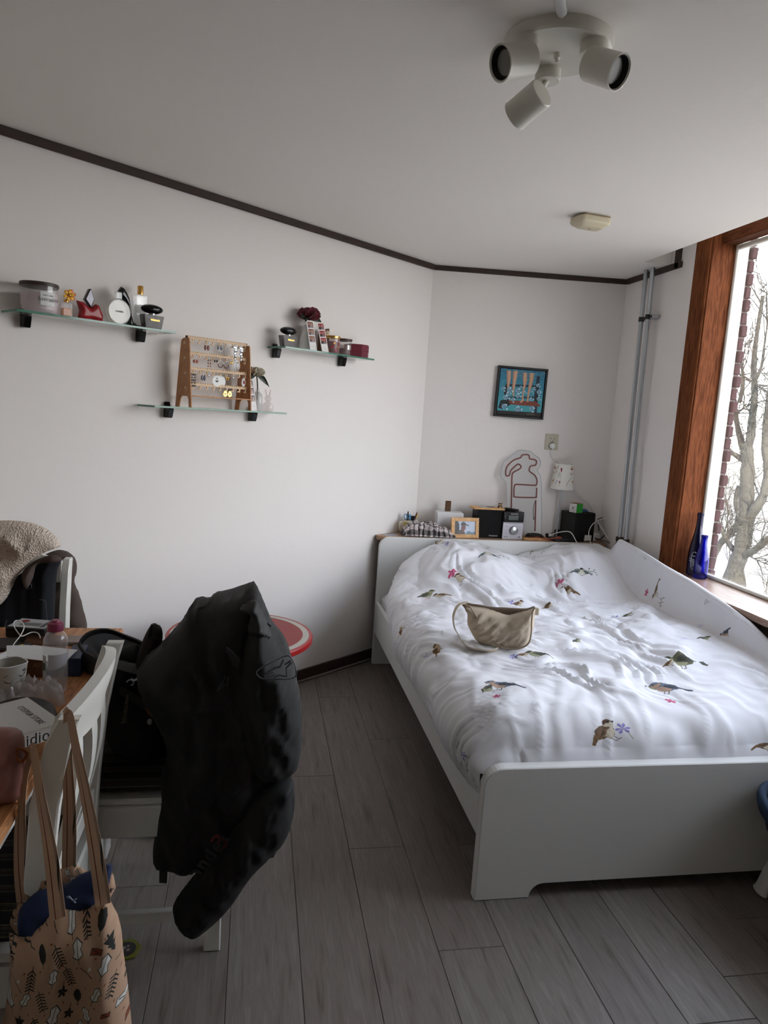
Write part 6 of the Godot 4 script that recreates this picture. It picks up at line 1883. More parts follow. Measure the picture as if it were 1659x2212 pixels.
			"heart":
				part("pendant", B.new().prism(poly([[0, 0.0], [0.006, -0.002], [0.0115, -0.014], [0.010, -0.022], [0.004, -0.027], [-0.004, -0.027], [-0.010, -0.022], [-0.0115, -0.014], [-0.006, -0.002]]), 0.003, Transform3D(Basis(), V(0, -0.004, 0.001)), 0.001), m, o)
				part("pale_heart", B.new().prism(poly([[0, -0.012], [0.004, -0.009], [0.007, -0.013], [0.0, -0.023], [-0.007, -0.013], [-0.004, -0.009]]), 0.0012, Transform3D(Basis(), V(0, -0.004, 0.0035))), mat(Color(0.9, 0.82, 0.66), 0.4), o)


func chair(label: String, at: Vector3, turn: float) -> Node3D:
	# front towards local +x, the back towards -x
	var c := thing("dining_chair", label, "chair", at, turn, "white dining chairs around the table")
	var w: Material = M.white_wood
	for s in [-1.0, 1.0]:
		part("front_leg", B.new().bx(V(0.365, 0.0, s * 0.20 - 0.0225), V(0.41, 0.43, s * 0.20 + 0.0225), 0.003), w, c)
		# back post: leg below, curved flat post above
		var b := B.new()
		var path := [[0.0, 0.0, 0.045], [0.0, 0.44, 0.045], [-0.008, 0.58, 0.045], [-0.024, 0.74, 0.05], [-0.046, 0.86, 0.046], [-0.058, 0.905, 0.036]]
		var pr := PackedVector2Array()
		for p in path:
			pr.append(V2(p[0] - 0.0225 + 0.0, p[1]))
		for i in path.size():
			var p: Array = path[path.size() - 1 - i]
			pr.append(V2(p[0] - 0.0225 + p[2], p[1]))
		b.prism(pr, 0.026, Transform3D(Basis(), V(0.0, 0, s * 0.207 - 0.013)), 0.003)
		part("back_post", b, w, c)
	var rail := B.new().sheet(24, 8, func(u: float, v: float) -> Vector3:
		var z := (u - 0.5) * 0.40
		var e := u * 2.0 - 1.0
		var top := 0.925 - 0.030 * e * e
		var bot := 0.815 + 0.012 * e * e
		return V(-0.036 - 0.022 * smoothstep(0.815, 0.92, lerpf(bot, top, v)) - 0.034 * (1.0 - e * e), lerpf(bot, top, v), z), 0.022)
	part("top_rail", rail, w, c)
	for k in 3:
		var z := (k - 1) * 0.105
		part("back_slat", B.new().sheet(2, 12, func(u: float, v: float) -> Vector3:
			var yy := lerpf(0.53, 0.83, v)
			return V(-0.012 - 0.03 * smoothstep(0.5, 0.85, yy) - 0.026 * sin(v * PI * 0.8) * (1.0 - absf(z) * 2.0), yy, z + (u - 0.5) * lerpf(0.034, 0.05, v)), 0.014), w, c)
	part("lower_rail", B.new().box(V(-0.010, 0.525, 0.0), V(0.022, 0.04, 0.39), 0.003), w, c)
	part("seat", B.new().box(V(0.195, 0.436, 0.0), V(0.43, 0.018, 0.42), 0.005), w, c)
	for s in [-1.0, 1.0]:
		part("side_rail", B.new().box(V(0.195, 0.385, s * 0.207), V(0.34, 0.085, 0.022), 0.002), w, c)
		part("stretcher", B.new().box(V(0.19, 0.108, s * 0.207), V(0.35, 0.032, 0.02), 0.002), w, c)
	part("front_rail", B.new().box(V(0.388, 0.385, 0.0), V(0.02, 0.085, 0.36), 0.002), w, c)
	part("back_rail", B.new().box(V(0.0, 0.385, 0.0), V(0.02, 0.085, 0.36), 0.002), w, c)
	return c


func cushion(label: String, at: Vector3, turn: float) -> void:
	var b := B.new()
	for top in [1.0, -1.0]:
		b.sheet(20, 20, func(u: float, v: float) -> Vector3:
			var q := V2(u * 2.0 - 1.0, v * 2.0 - 1.0) * V2(1.0, top)
			var h := pow(maxf((1.0 - pow(absf(q.x), 5.0)) * (1.0 - pow(absf(q.y), 5.0)), 0.0), 0.45)
			return V(q.x * 0.205, top * h * 0.024 + 0.024, -q.y * 0.205))
	solo("seat_cushion", b, M.cushion, label, "cushion", "plaid seat cushions", at, turn)


func build_left() -> void:
	# cushion cloth: dark with pale lengthwise stripes and a fine check
	var im := Image.create(256, 256, false, Image.FORMAT_RGB8)
	im.fill(Color(0.085, 0.085, 0.088))
	for k in 8:
		var x := k * 32
		for q in [[3, 2, 0.36], [6, 3, 0.20], [10, 3, 0.24], [14, 2, 0.36]]:
			im.fill_rect(Rect2i(x + int(q[0]), 0, int(q[1]), 256), Color(q[2], float(q[2]) * 0.94, float(q[2]) * 0.76))
	for y in range(0, 256, 8):
		for x in range(0, 256, 2):
			im.set_pixel(x, y, im.get_pixel(x, y).darkened(0.55))
			im.set_pixel(x + 1, y + 3, im.get_pixel(x + 1, y + 3).darkened(0.3))
	M.cushion = mat(Color(1, 1, 1), 0.9)
	M.cushion.albedo_texture = tex(im)
	# dining table
	var tw := mat(Color(0.88, 0.68, 0.52), 0.45)
	tw.albedo_texture = M.oak_t
	tri_map(tw, Vector3(9, 9, 1.1))
	var tb := thing("dining_table", "oak-topped dining table with white legs by the long wall", "table", V(-0.78, 0.0, -1.68))
	part("table_top", B.new().bx(V(-0.38, 0.712, -0.624), V(0.38, 0.74, 0.63), 0.004), tw, tb)
	part("apron", B.new().bx(V(0.315, 0.62, -0.52), V(0.335, 0.712, 0.52), 0.002), M.white_wood, tb)
	part("apron", B.new().bx(V(-0.335, 0.62, -0.52), V(-0.315, 0.712, 0.52), 0.002), M.white_wood, tb)
	part("apron", B.new().bx(V(-0.3, 0.62, -0.57), V(0.3, 0.712, -0.55), 0.002), M.white_wood, tb)
	part("apron", B.new().bx(V(-0.3, 0.62, 0.55), V(0.3, 0.712, 0.57), 0.002), M.white_wood, tb)
	for sx in [-1.0, 1.0]:
		for sz in [-1.0, 1.0]:
			part("leg", B.new().bx(V(sx * 0.32 - 0.035, 0.0, sz * 0.56 - 0.035), V(sx * 0.32 + 0.035, 0.712, sz * 0.56 + 0.035), 0.004), M.white_wood, tb)
	# three chairs
	chair("white chair with the floral tote bag hung on its back, pushed to the table", V(-0.372, 0, -1.48), PI)
	cushion("striped plaid seat cushion on the chair with the tote bag", V(-0.575, 0.4455, -1.48), PI * 0.5)
	chair("white chair pulled out from the table, carrying the backpack and motorcycle jacket", V(-0.07, 0, -2.0), PI)
	cushion("striped plaid seat cushion under the black backpack", V(-0.285, 0.4455, -2.0), PI * 0.5)
	chair("white chair at the far table end with the fleece jacket over its back", V(-0.84, 0, -2.505), -PI * 0.5 + 0.0)
	build_jacket()
	build_backpack()
	build_tote()
	build_fleece()
	build_table_things()
	build_floor_things()


func build_jacket() -> void:
	var fab := mat(Color(0.022, 0.022, 0.025), 0.78)
	bump(fab, M.cloth_bump, 0.05)
	fab.uv1_scale = Vector3(8, 8, 1)
	M.jacket = fab
	var fab2 := mat(Color(0.035, 0.035, 0.04), 0.7)
	var grey := mat(Color(0.34, 0.34, 0.36), 0.5)
	var j := thing("motorcycle_jacket", "black motorcycle jacket draped over the back of the pulled-out white chair", "jacket", Vector3(0.0000, 0.5500, -1.8150))
	var nz := FastNoiseLite.new()
	nz.seed = 23
	nz.frequency = 1.0
	var fold := func(x: float, y: float, sd: float) -> float:
		var a: float = nz.get_noise_2d(x * 9.0 + y * 3.0, y * 2.2 - x * 2.0)
		return 0.035 * (pow(1.0 - absf(a), 2.0) - 0.5) + 0.012 * nz.get_noise_2d(x * 22.0 + 7.0, y * 12.0)
	var body := curve2([[0.0069, 0.4487], [0.0214, 0.4325], [0.0475, 0.3747], [0.0695, 0.3287], [0.1015, 0.2907], [0.1179, 0.2437], [0.1334, 0.1746], [0.1343, 0.0696], [0.1171, -0.0099], [0.1202, -0.0771], [0.0985, -0.1532], [0.0469, -0.2194], [-0.0336, -0.2840], [-0.1469, -0.3168], [-0.1875, -0.3023], [-0.2309, -0.2874], [-0.2253, -0.2028], [-0.2151, -0.1193], [-0.2163, -0.0580], [-0.2020, 0.0109], [-0.2189, 0.0755], [-0.2707, 0.1774], [-0.2792, 0.2356], [-0.2381, 0.2770], [-0.2083, 0.3142], [-0.1823, 0.3473], [-0.1548, 0.3988], [-0.1376, 0.4031], [-0.1239, 0.3931], [-0.1070, 0.4118], [-0.0800, 0.4163], [-0.0337, 0.4315]], 120)
	part("body", B.new().puff(body, 0.011, 0.13, 0.13, Transform3D(), fold, 2.9), fab, j)
	var sl := curve2([[-0.0079, 0.3698], [0.0394, 0.3787], [0.0781, 0.3161], [0.1086, 0.2694], [0.1257, 0.2265], [0.1359, 0.1659], [0.1392, 0.1135], [0.1395, 0.0474], [0.1309, 0.0076], [0.0926, -0.0182], [0.0304, -0.0078], [-0.0091, 0.0720], [-0.0288, 0.1757], [-0.0289, 0.2944]], 70)
	part("right_sleeve", B.new().puff(sl, 0.009, 0.085, 0.09, Transform3D(Basis(), V(0.0, 0, 0.09)), fold), fab, j)
	var fore := curve2([[0.0397, -0.0346], [0.1196, -0.0189], [0.1221, -0.0727], [0.1233, -0.1451], [0.0882, -0.2075], [0.0284, -0.2780], [-0.0148, -0.3495], [-0.0547, -0.3980], [-0.0870, -0.4238], [-0.1112, -0.4385], [-0.1444, -0.4201], [-0.1613, -0.3960], [-0.1679, -0.3726], [-0.1643, -0.3500], [-0.1390, -0.3104], [-0.0843, -0.2316], [-0.0302, -0.1394]], 80)
	part("left_sleeve", B.new().puff(fore, 0.009, 0.075, 0.085, Transform3D(Basis(), V(0, 0, 0.10)), fold), fab, j)
	var hem := curve2([[0.0808, -0.1299], [0.1223, -0.0772], [0.1370, -0.1229], [0.1370, -0.1684], [0.1287, -0.2184], [0.1095, -0.2613], [0.0913, -0.2789], [0.0910, -0.2927], [0.0437, -0.2972], [0.0120, -0.2864], [-0.0097, -0.2578], [0.0253, -0.1957]], 60)
	part("hem_flap", B.new().puff(hem, 0.008, 0.05, 0.05, Transform3D(Basis(), V(0, 0, 0.0)), fold), fab2, j)
	var col := curve2([[0.0069, 0.4495], [0.0235, 0.4284], [0.0483, 0.3747], [0.0546, 0.3496], [0.0323, 0.3577], [-0.0038, 0.3657], [-0.0085, 0.3864], [-0.0015, 0.4114], [-0.0277, 0.4275]], 50)
	part("collar", B.new().puff(col, 0.006, 0.05, 0.04, Transform3D(Basis(), V(0, 0, 0.09)), fold), fab2, j)
	part("hem_tab", B.new().prism(poly([[-0.2117, -0.2929], [-0.1908, -0.2986], [-0.1922, -0.3461], [-0.2115, -0.3436]]), 0.008, Transform3D(Basis(), V(0, 0, 0.02)), 0.001), M.black, j)
	# reflective patch and emblems, laid on the cloth
	part("reflective_patch", B.new().prism(poly([[-0.0543, 0.3502], [-0.0412, 0.3394], [-0.0203, 0.3181], [-0.0269, 0.2955], [-0.0401, 0.3084], [-0.0442, 0.3200], [-0.0564, 0.3393]]), 0.003, Transform3D(Basis(), V(0, 0, 0.146)), 0.001), mat(Color(0.07, 0.07, 0.08), 0.4), j)
	part("shoulder_patch", B.new().prism(poly([[0.0389, 0.4038], [0.0503, 0.3962], [0.0495, 0.3896], [0.0402, 0.3981]]), 0.003, Transform3D(Basis(), V(0, 0, 0.12)), 0.001), mat(Color(0.12, 0.12, 0.13), 0.4), j)
	var eo := []
	for p in [[0.0184, 0.3003], [0.0260, 0.3098], [0.0506, 0.3250], [0.0754, 0.3377], [0.0905, 0.3423], [0.0992, 0.3354], [0.1072, 0.3193], [0.1121, 0.3001], [0.1093, 0.2893], [0.0942, 0.2847], [0.0632, 0.2840], [0.0360, 0.2849], [0.0238, 0.2907]]:
		eo.append(V(p[0], p[1], 0.187))
	part("emblem_outline", B.new().tube(curve(eo, 60, true), 0.0016, 6, true), grey, j)
	var es := PackedVector3Array()
	for p in [[0.0383, 0.2895], [0.0472, 0.3033], [0.0613, 0.3124], [0.0728, 0.3155], [0.0799, 0.3339], [0.0842, 0.3209], [0.0976, 0.3301]]:
		es.append(V(p[0], p[1], 0.188))
	part("emblem_star", B.new().tube(es, 0.0026, 6), grey, j)
	var et := PackedVector3Array()
	for p in [[0.1000, 0.3262], [0.0875, 0.3109], [0.0892, 0.2905], [0.0718, 0.2948], [0.0587, 0.2879]]:
		et.append(V(p[0], p[1], 0.188))
	part("emblem_star", B.new().tube(et, 0.0026, 6), grey, j)
	for q in [[Vector3(0.0430, 0.2918, 0.1880), Vector3(0.0588, 0.3032, 0.1880)], [Vector3(0.0503, 0.2894, 0.1880), Vector3(0.0627, 0.2975, 0.1880)]]:
		part("emblem_stripe", B.new().tube(PackedVector3Array(q), 0.0014, 6), grey, j)
	var ch := PackedVector3Array()
	for p in [[-0.0736, 0.2373], [-0.0657, 0.2537], [-0.0598, 0.2615], [-0.0555, 0.2764], [-0.0527, 0.2686], [-0.0452, 0.2752], [-0.0496, 0.2646], [-0.0485, 0.2521], [-0.0585, 0.2545], [-0.0690, 0.2400]]:
		ch.append(V(p[0], p[1], 0.147))
	part("chest_emblem", B.new().tube(ch, 0.0012, 6), mat(Color(0.16, 0.16, 0.17), 0.5), j)
	var tx := Transform3D(Basis(Vector3.BACK, 0.93), Vector3(-0.0774, -0.1729, 0.1780))
	words("lettering", "andes", 0.046, mat(Color(0.085, 0.085, 0.09), 0.5), j, tx, 0.001, "Droid Sans", true)
	words("lettering", "3", 0.06, mat(Color(0.30, 0.02, 0.02), 0.5), j, Transform3D(tx.basis, Vector3(-0.0527, -0.1344, 0.1780)), 0.001, "Droid Sans", true)
	part("drawcord", B.new().tube(curve([Vector3(0.0287, -0.2872, 0.0000), Vector3(0.0108, -0.3093, 0.0000), Vector3(-0.0007, -0.3364, 0.0000), Vector3(-0.0035, -0.3640, 0.0000), Vector3(0.0048, -0.3738, 0.0000), Vector3(0.0189, -0.3607, 0.0000), Vector3(0.0254, -0.3332, 0.0000), Vector3(0.0247, -0.2916, 0.0000)], 40), 0.0022, 6), M.black, j)
	part("cord_end", B.new().ball(Vector3(-0.0008, -0.3711, 0.0000), V(0.006, 0.005, 0.005), 10), M.black, j)


func build_backpack() -> void:
	var o := Vector3(-0.2500, 0.6000, -1.9800)
	var blk := mat(Color(0.022, 0.022, 0.023), 0.75)
	var bp := thing("backpack", "open black backpack sitting on the striped cushion of the pulled-out chair", "backpack", o)
	var nz := FastNoiseLite.new()
	nz.seed = 33
	nz.frequency = 1.0
	var fold := func(x: float, y: float, sd: float) -> float:
		return 0.02 * nz.get_noise_2d(x * 8.0, y * 8.0)
	part("body", B.new().puff(curve2([[-0.1375, 0.1140], [-0.1199, 0.1401], [-0.0599, 0.1303], [0.0009, 0.1137], [0.0332, 0.0301], [0.0368, -0.1400], [-0.0002, -0.1562], [-0.0714, -0.1305], [-0.1174, -0.0956], [-0.1390, -0.0514], [-0.1484, -0.0013]], 70), 0.010, 0.13, 0.12, Transform3D(), fold), blk, bp)
	# flap band round the opening
	var loop := [Vector3(-0.2131, 0.1972, -0.0200), Vector3(-0.2035, 0.2056, -0.0800), Vector3(-0.1640, 0.2041, -0.1200), Vector3(-0.1133, 0.1798, -0.1400), Vector3(-0.0510, 0.1586, -0.1200), Vector3(0.0018, 0.1455, -0.0200), Vector3(-0.0268, 0.1433, 0.0800), Vector3(-0.0767, 0.1678, 0.1200), Vector3(-0.1328, 0.1930, 0.1100), Vector3(-0.1794, 0.1964, 0.0600)]
	var lp := curve(loop, 80, true)
	part("flap_band", B.new().sheet(80, 4, func(u: float, v: float) -> Vector3:
		var p := lp[int(round(u * 80.0)) % 80]
		return p + V(0, -0.052 * v, 0) + (p - V(0.0, p.y, 0.0)).normalized() * 0.008 * sin(v * PI), 0.006), blk, bp)
	var cen := Vector3.ZERO
	for p in lp:
		cen += p / 80.0
	part("lining", B.new().sheet(80, 6, func(u: float, v: float) -> Vector3:
		var p := lp[int(round(u * 80.0)) % 80]
		var q := p.lerp(cen, 0.06 + 0.8 * v)
		return q + V(0, -0.012 - 0.05 * v + 0.008 * sin(u * 60.0) * v, 0)), mat(Color(0.16, 0.165, 0.175), 0.7), bp, "grey inner lining")
	part("inner_pocket", B.new().puff(curve2([[-0.1193, 0.1734], [-0.0990, 0.1928], [-0.0548, 0.2059], [-0.0456, 0.1833], [-0.0570, 0.1509], [-0.0867, 0.1573]], 30), 0.006, 0.015, 0.03, Transform3D(Basis(), V(0, 0, 0.02))), mat(Color(0.20, 0.21, 0.205), 0.7), bp)
	var pim := Image.create(64, 64, false, Image.FORMAT_RGB8)
	pim.fill(Color(0.10, 0.035, 0.05))
	for k in 4:
		pim.fill_rect(Rect2i(k * 16, 0, 2, 64), Color(0.2, 0.06, 0.08))
		pim.fill_rect(Rect2i(0, k * 16 + 5, 64, 2), Color(0.05, 0.03, 0.06))
	var pm := mat(Color(1, 1, 1), 0.8)
	pm.albedo_texture = tex(pim)
	pm.uv1_scale = Vector3(2, 3, 1)
	var po := thing("plaid_pouch", "dark red plaid zip pouch sticking out of the backpack", "pouch", o)
	part("body", B.new().puff(curve2([[-0.0129, 0.2687], [-0.0011, 0.2673], [0.0094, 0.2610], [0.0157, 0.2419], [0.0133, 0.2099], [0.0053, 0.1648], [-0.0359, 0.1422], [-0.0537, 0.1487], [-0.0455, 0.1936], [-0.0287, 0.2416]], 50), 0.006, 0.035, 0.035, Transform3D(Basis(), V(0, 0, 0.04))), pm, po)
	part("zip", B.new().tube(curve([Vector3(-0.0074, 0.2766, 0.0700), Vector3(-0.0130, 0.2641, 0.0700), Vector3(-0.0155, 0.2421, 0.0700), Vector3(-0.0082, 0.2390, 0.0700), Vector3(0.0049, 0.2391, 0.0700)], 20), 0.004, 6), M.black, po)
	# strap with cord, ring, rope pull, webbing
	part("side_cord", B.new().tube(curve([Vector3(-0.1200, 0.0746, 0.1000), Vector3(-0.1298, 0.0558, 0.1000), Vector3(-0.1373, 0.0338, 0.1000), Vector3(-0.1377, 0.0180, 0.1000), Vector3(-0.1330, -0.0010, 0.1000), Vector3(-0.1309, 0.0116, 0.1000), Vector3(-0.1282, 0.0337, 0.1000)], 30), 0.002, 6), M.black, bp)
	part("cord_stopper", B.new().tube(PackedVector3Array([Vector3(-0.1325, 0.0037, 0.1000), Vector3(-0.1329, -0.0153, 0.1000)]), 0.006, 8), M.black, bp)
	part("webbing", B.new().prism(poly([[-0.0800, 0.1263], [-0.0716, 0.1309], [-0.0258, 0.1011], [-0.0023, 0.0663], [-0.0109, 0.0633], [-0.0398, 0.0855], [-0.0741, 0.1076]]), 0.004, Transform3D(Basis(), V(0, 0, 0.135)), 0.001), mat(Color(0.06, 0.062, 0.066), 0.6), bp)
	part("ring", B.new().tube(curve([Vector3(-0.0598, 0.1435, 0.1400), Vector3(-0.0529, 0.1496, 0.1400), Vector3(-0.0445, 0.1465, 0.1400), Vector3(-0.0430, 0.1388, 0.1400), Vector3(-0.0485, 0.1343, 0.1400)], 16), 0.0015, 6), M.steel, bp)
	part("hook", B.new().tube(curve([Vector3(-0.0488, 0.1527, 0.1400), Vector3(-0.0403, 0.1480, 0.1400), Vector3(-0.0320, 0.1541, 0.1400)], 10), 0.003, 6), M.steel, bp)
	for k in 2:
		var rp := PackedVector3Array()
		for i in 40:
			var f := i / 39.0
			var base: Vector3 = Vector3(-0.0557, 0.1087, 0.1450).lerp(Vector3(-0.0646, 0.0346, 0.1450), f)
			rp.append(base + V(cos(f * 22.0 + k * PI), 0, sin(f * 22.0 + k * PI)) * (0.0022 + 0.002 * f))
		part("rope_pull", B.new().tube(rp, 0.0024, 6), mat(Color(0.36, 0.34, 0.27), 0.8), bp)
	part("clasp", B.new().box(Vector3(-0.1127, 0.1520, 0.1300), V(0.01, 0.026, 0.006), 0.002), M.steel, bp)
	part("snap", B.new().ball(Vector3(-0.0003, 0.0344, 0.1400), V(0.007, 0.009, 0.004), 10), mat(Color(0.5, 0.5, 0.52), 0.4), bp)
	var sn := thing("snack_wrapper", "crumpled shiny orange wrapper tucked between backpack and jacket", "wrapper", o)
	part("foil", B.new().puff(poly([[-0.0110, 0.0796], [0.0018, 0.0732], [0.0219, 0.0605], [0.0330, 0.0729], [0.0418, 0.0634], [0.0449, 0.0478], [0.0280, 0.0386], [0.0108, 0.0451], [-0.0065, 0.0640]]), 0.004, 0.012, 0.02, Transform3D(Basis(), V(0, 0, 0.15)), func(x: float, y: float, sd: float) -> float: return 0.008 * nz.get_noise_2d(x * 60.0, y * 60.0)), mat(Color(0.55, 0.26, 0.05), 0.35, 0.3), sn)


func tote_print() -> StandardMaterial3D:
	var im := Image.create(1024, 1024, false, Image.FORMAT_RGB8)
	im.fill(Color(0.70, 0.57, 0.47))
	rng.seed = 91
	var dark := Color(0.10, 0.11, 0.10)
	var pale := Color(0.80, 0.80, 0.78)
	var rust := Color(0.50, 0.24, 0.13)
	for gy in 11:
		for gx in 12:
			var c := V2(gx * 86 + 43 + (43 if gy % 2 else 0) + rng.randf_range(-14, 14), gy * 94 + 46 + rng.randf_range(-14, 14))
			var t := rng.randf_range(-0.5, 0.5)
			var s := rng.randf_range(30, 42)
			match rng.randi() % 7:
				0:
					fill_poly(im, placed([[0, -1.2], [0.5, -0.7], [0.6, 0.0], [0.35, 0.5], [0.0, 0.75], [-0.4, 0.5], [-0.6, -0.1], [-0.4, -0.8]], c, s, t), dark)
					stroke(im, placed([[0, -1.6], [0, 0.6]], c, s, t), 3, dark)
				1:
					fill_poly(im, placed([[0, -1.0], [0.7, -0.6], [0.5, 0.1], [0.8, 0.5], [0.1, 1.2], [-0.5, 0.7], [-0.4, 0.0], [-0.7, -0.5]], c, s, t), dark)
					fill_poly(im, placed([[0, -0.9], [0.6, -0.55], [0.42, 0.1], [0.68, 0.48], [0.1, 1.08], [-0.42, 0.65], [-0.32, 0.0], [-0.6, -0.45]], c, s, t), pale)
					stroke(im, placed([[0.1, 1.0], [0, -0.9], [0.0, -1.5]], c, s, t), 2.5, dark)
				2:
					stroke(im, placed([[0, -1.3], [0.05, 1.3]], c, s, t), 3, dark)
					for k in 6:
						stroke(im, placed([[0, -0.9 + k * 0.36], [0.55, -1.15 + k * 0.36]], c, s, t), 5, dark)
						stroke(im, placed([[0, -0.9 + k * 0.36], [-0.5, -1.15 + k * 0.36]], c, s, t), 5, dark)
				3:
					fill_poly(im, placed([[-0.9, -0.3], [0.6, -0.55], [0.85, 0.1], [-0.6, 0.5]], c, s, t), dark)
					fill_poly(im, placed([[-0.8, -0.24], [0.55, -0.46], [0.75, 0.06], [-0.55, 0.4]], c, s, t), [rust, pale][rng.randi() % 2])
					stroke(im, placed([[-0.4, 0.2], [0.3, -0.3]], c, s, t), 3, dark)
				4:
					for k in 5:
						var a := k * 1.2566
						oval(im, c + V2(cos(a), sin(a)) * s * 0.4, V2(s * 0.34, s * 0.2), dark, a)
					stroke(im, placed([[0, 0], [0.1, 1.5]], c, s, t), 3, dark)
				5:
					fill_poly(im, placed([[0, -1.4], [0.3, -0.8], [0.15, -0.8], [0.5, -0.2], [0.25, -0.2], [0.7, 0.6], [0.1, 0.6], [0.1, 1.0], [-0.1, 1.0], [-0.1, 0.6], [-0.7, 0.6], [-0.25, -0.2], [-0.5, -0.2], [-0.15, -0.8], [-0.3, -0.8]], c, s, t), dark)
				6:
					stroke(im, placed([[-0.9, 0.2], [0.0, -0.1], [0.9, -0.6]], c, s, t), 3, dark)
					fill_poly(im, placed([[0.1, -0.1], [0.5, 0.3], [0.2, 0.5]], c, s, t), pale)
			fill_poly(im, placed([[0, -0.3], [0.3, 0.0], [0.05, 0.4]], c + V2(44, 38), 24, rng.randf() * 6.0), rust)
	var m := mat(Color(1, 1, 1), 0.85)
	m.albedo_texture = tex(im)
	return m


func build_tote() -> void:
	var o := Vector3(-0.2800, 0.6000, -1.1900)
	var n := Vector3(0.1191, 0.0000, 0.9929)
	var t := thing("tote_bag", "peach cotton tote bag printed with small plants, hung on the white chair's back", "bag")
	t.transform = at_dir(o, n)
	var m := tote_print()
	m.uv1_scale = Vector3(0.75, 0.95, 1)
	var nz := FastNoiseLite.new()
	nz.seed = 52
	nz.frequency = 1.0
	var fold := func(x: float, y: float, sd: float) -> float:
		return 0.022 * nz.get_noise_2d(x * 14.0, y * 2.5) + 0.01 * sin(x * 55.0 + y * 6.0) * smoothstep(0.05, -0.15, y)
	part("front_panel", B.new().puff(poly([[-0.1043, -0.0235], [-0.1020, -0.0351], [-0.0957, -0.0440], [-0.0745, -0.0520], [-0.0567, -0.0337], [-0.0407, -0.0159], [-0.0284, -0.0076], [-0.0170, -0.0078], [0.0021, -0.0122], [0.0253, -0.0104], [0.0388, 0.0013], [0.0442, 0.0189], [0.0524, 0.0130], [0.0605, -0.0101], [0.0697, -0.0313], [0.0760, -0.0604], [0.0795, -0.1035], [0.0862, -0.1525], [0.0933, -0.2266], [0.0983, -0.2893], [0.1037, -0.3782], [-0.1317, -0.3204], [-0.1234, -0.2397], [-0.1117, -0.1839], [-0.1057, -0.1389], [-0.1025, -0.0938]]), 0.009, 0.055, 0.06, Transform3D(), fold, 0.3), m, t)
	part("back_panel", B.new().puff(poly([[-0.1202, -0.0829], [-0.1145, -0.0600], [-0.1027, -0.0405], [-0.0830, -0.0411], [-0.0690, 0.0066], [-0.0512, 0.0089], [-0.0272, 0.0150], [-0.0111, 0.0224], [0.0052, 0.0057], [0.0362, -0.0083], [0.0466, -0.0049], [0.0560, -0.0087], [0.0607, -0.0387], [0.0512, -0.0569], [0.0389, -0.0870], [-0.0352, -0.1239], [-0.1051, -0.1118]]), 0.009, 0.012, 0.03, Transform3D(Basis(), V(0, 0, -0.085))), m, t)
	var bl := mat(Color(0.09, 0.15, 0.28), 0.9)
	var cl := thing("blue_cloth", "dark blue sweater stuffed into the tote bag", "sweater")
	cl.transform = at_dir(o, n)
	part("cloth", B.new().puff(curve2([[-0.0973, -0.0348], [-0.0877, -0.0156], [-0.0628, 0.0014], [-0.0260, 0.0052], [-0.0025, 0.0204], [0.0292, 0.0299], [0.0552, 0.0381], [0.0554, 0.0216], [0.0417, -0.0285], [0.0097, -0.0568], [-0.0689, -0.0956], [-0.0957, -0.0769]], 60), 0.008, 0.045, 0.06, Transform3D(Basis(), V(0, 0, -0.04)), func(x: float, y: float, sd: float) -> float: return 0.025 * nz.get_noise_2d(x * 18.0 + 40.0, y * 18.0)), bl, cl)
	part("embroidery", B.new().tube(curve([Vector3(-0.0124, 0.0233, 0.0100), Vector3(-0.0063, 0.0190, 0.0100), Vector3(-0.0092, 0.0239, 0.0100), Vector3(-0.0025, 0.0150, 0.0100), Vector3(0.0031, 0.0175, 0.0100), Vector3(-0.0016, 0.0137, 0.0100), Vector3(0.0017, 0.0098, 0.0100)], 24), 0.0014, 5), mat(Color(0.5, 0.56, 0.64), 0.8), cl)
	# two handles; each strand a flat strip
	var list := [
		[Vector3(-0.3791, 0.8210, -1.2850), Vector3(-0.3691, 0.8587, -1.2620), Vector3(-0.3626, 0.8361, -1.2550), Vector3(-0.3495, 0.7746, -1.2400), Vector3(-0.3308, 0.7244, -1.2100), Vector3(-0.3120, 0.6884, -1.1700), Vector3(-0.2943, 0.6406, -1.1300), Vector3(-0.2895, 0.6272, -1.1200)],
		[Vector3(-0.3805, 0.8220, -1.2900), Vector3(-0.3901, 0.7830, -1.2900), Vector3(-0.3951, 0.7322, -1.2850), Vector3(-0.3955, 0.6810, -1.2800), Vector3(-0.3914, 0.6146, -1.2700), Vector3(-0.3840, 0.5617, -1.2600)],
		[Vector3(-0.3235, 0.9074, -1.3000), Vector3(-0.3110, 0.9198, -1.2620), Vector3(-0.3046, 0.9143, -1.2550), Vector3(-0.2909, 0.8594, -1.2400), Vector3(-0.2731, 0.8007, -1.2200), Vector3(-0.2541, 0.7448, -1.1900), Vector3(-0.2384, 0.6998, -1.1600), Vector3(-0.2265, 0.6540, -1.1400), Vector3(-0.2222, 0.6400, -1.1300)],
		[Vector3(-0.3235, 0.9074, -1.3000), Vector3(-0.3132, 0.9168, -1.2650), Vector3(-0.3124, 0.8821, -1.2650), Vector3(-0.3107, 0.8120, -1.2650), Vector3(-0.3082, 0.7407, -1.2650), Vector3(-0.3093, 0.6652, -1.2700), Vector3(-0.3120, 0.5880, -1.2750)],
	]
	for l in list:
		var c := curve(l, 40)
		var b := B.new()
		b.sheet(40, 2, func(u: float, v: float) -> Vector3:
			var i := int(round(u * 40.0))
			var tg := (c[mini(i + 1, 40)] - c[maxi(i - 1, 0)]).normalized()
			var sd := tg.cross(V(0.1, 0.45, 0.9)).normalized()
			var w := lerpf(0.010, 0.024, smoothstep(0.1, 0.9, u))
			return t.transform.affine_inverse() * (c[i] + sd * (v - 0.5) * w), 0.003, V2(0.08, 0.35))
		part("handle", b, m, t)


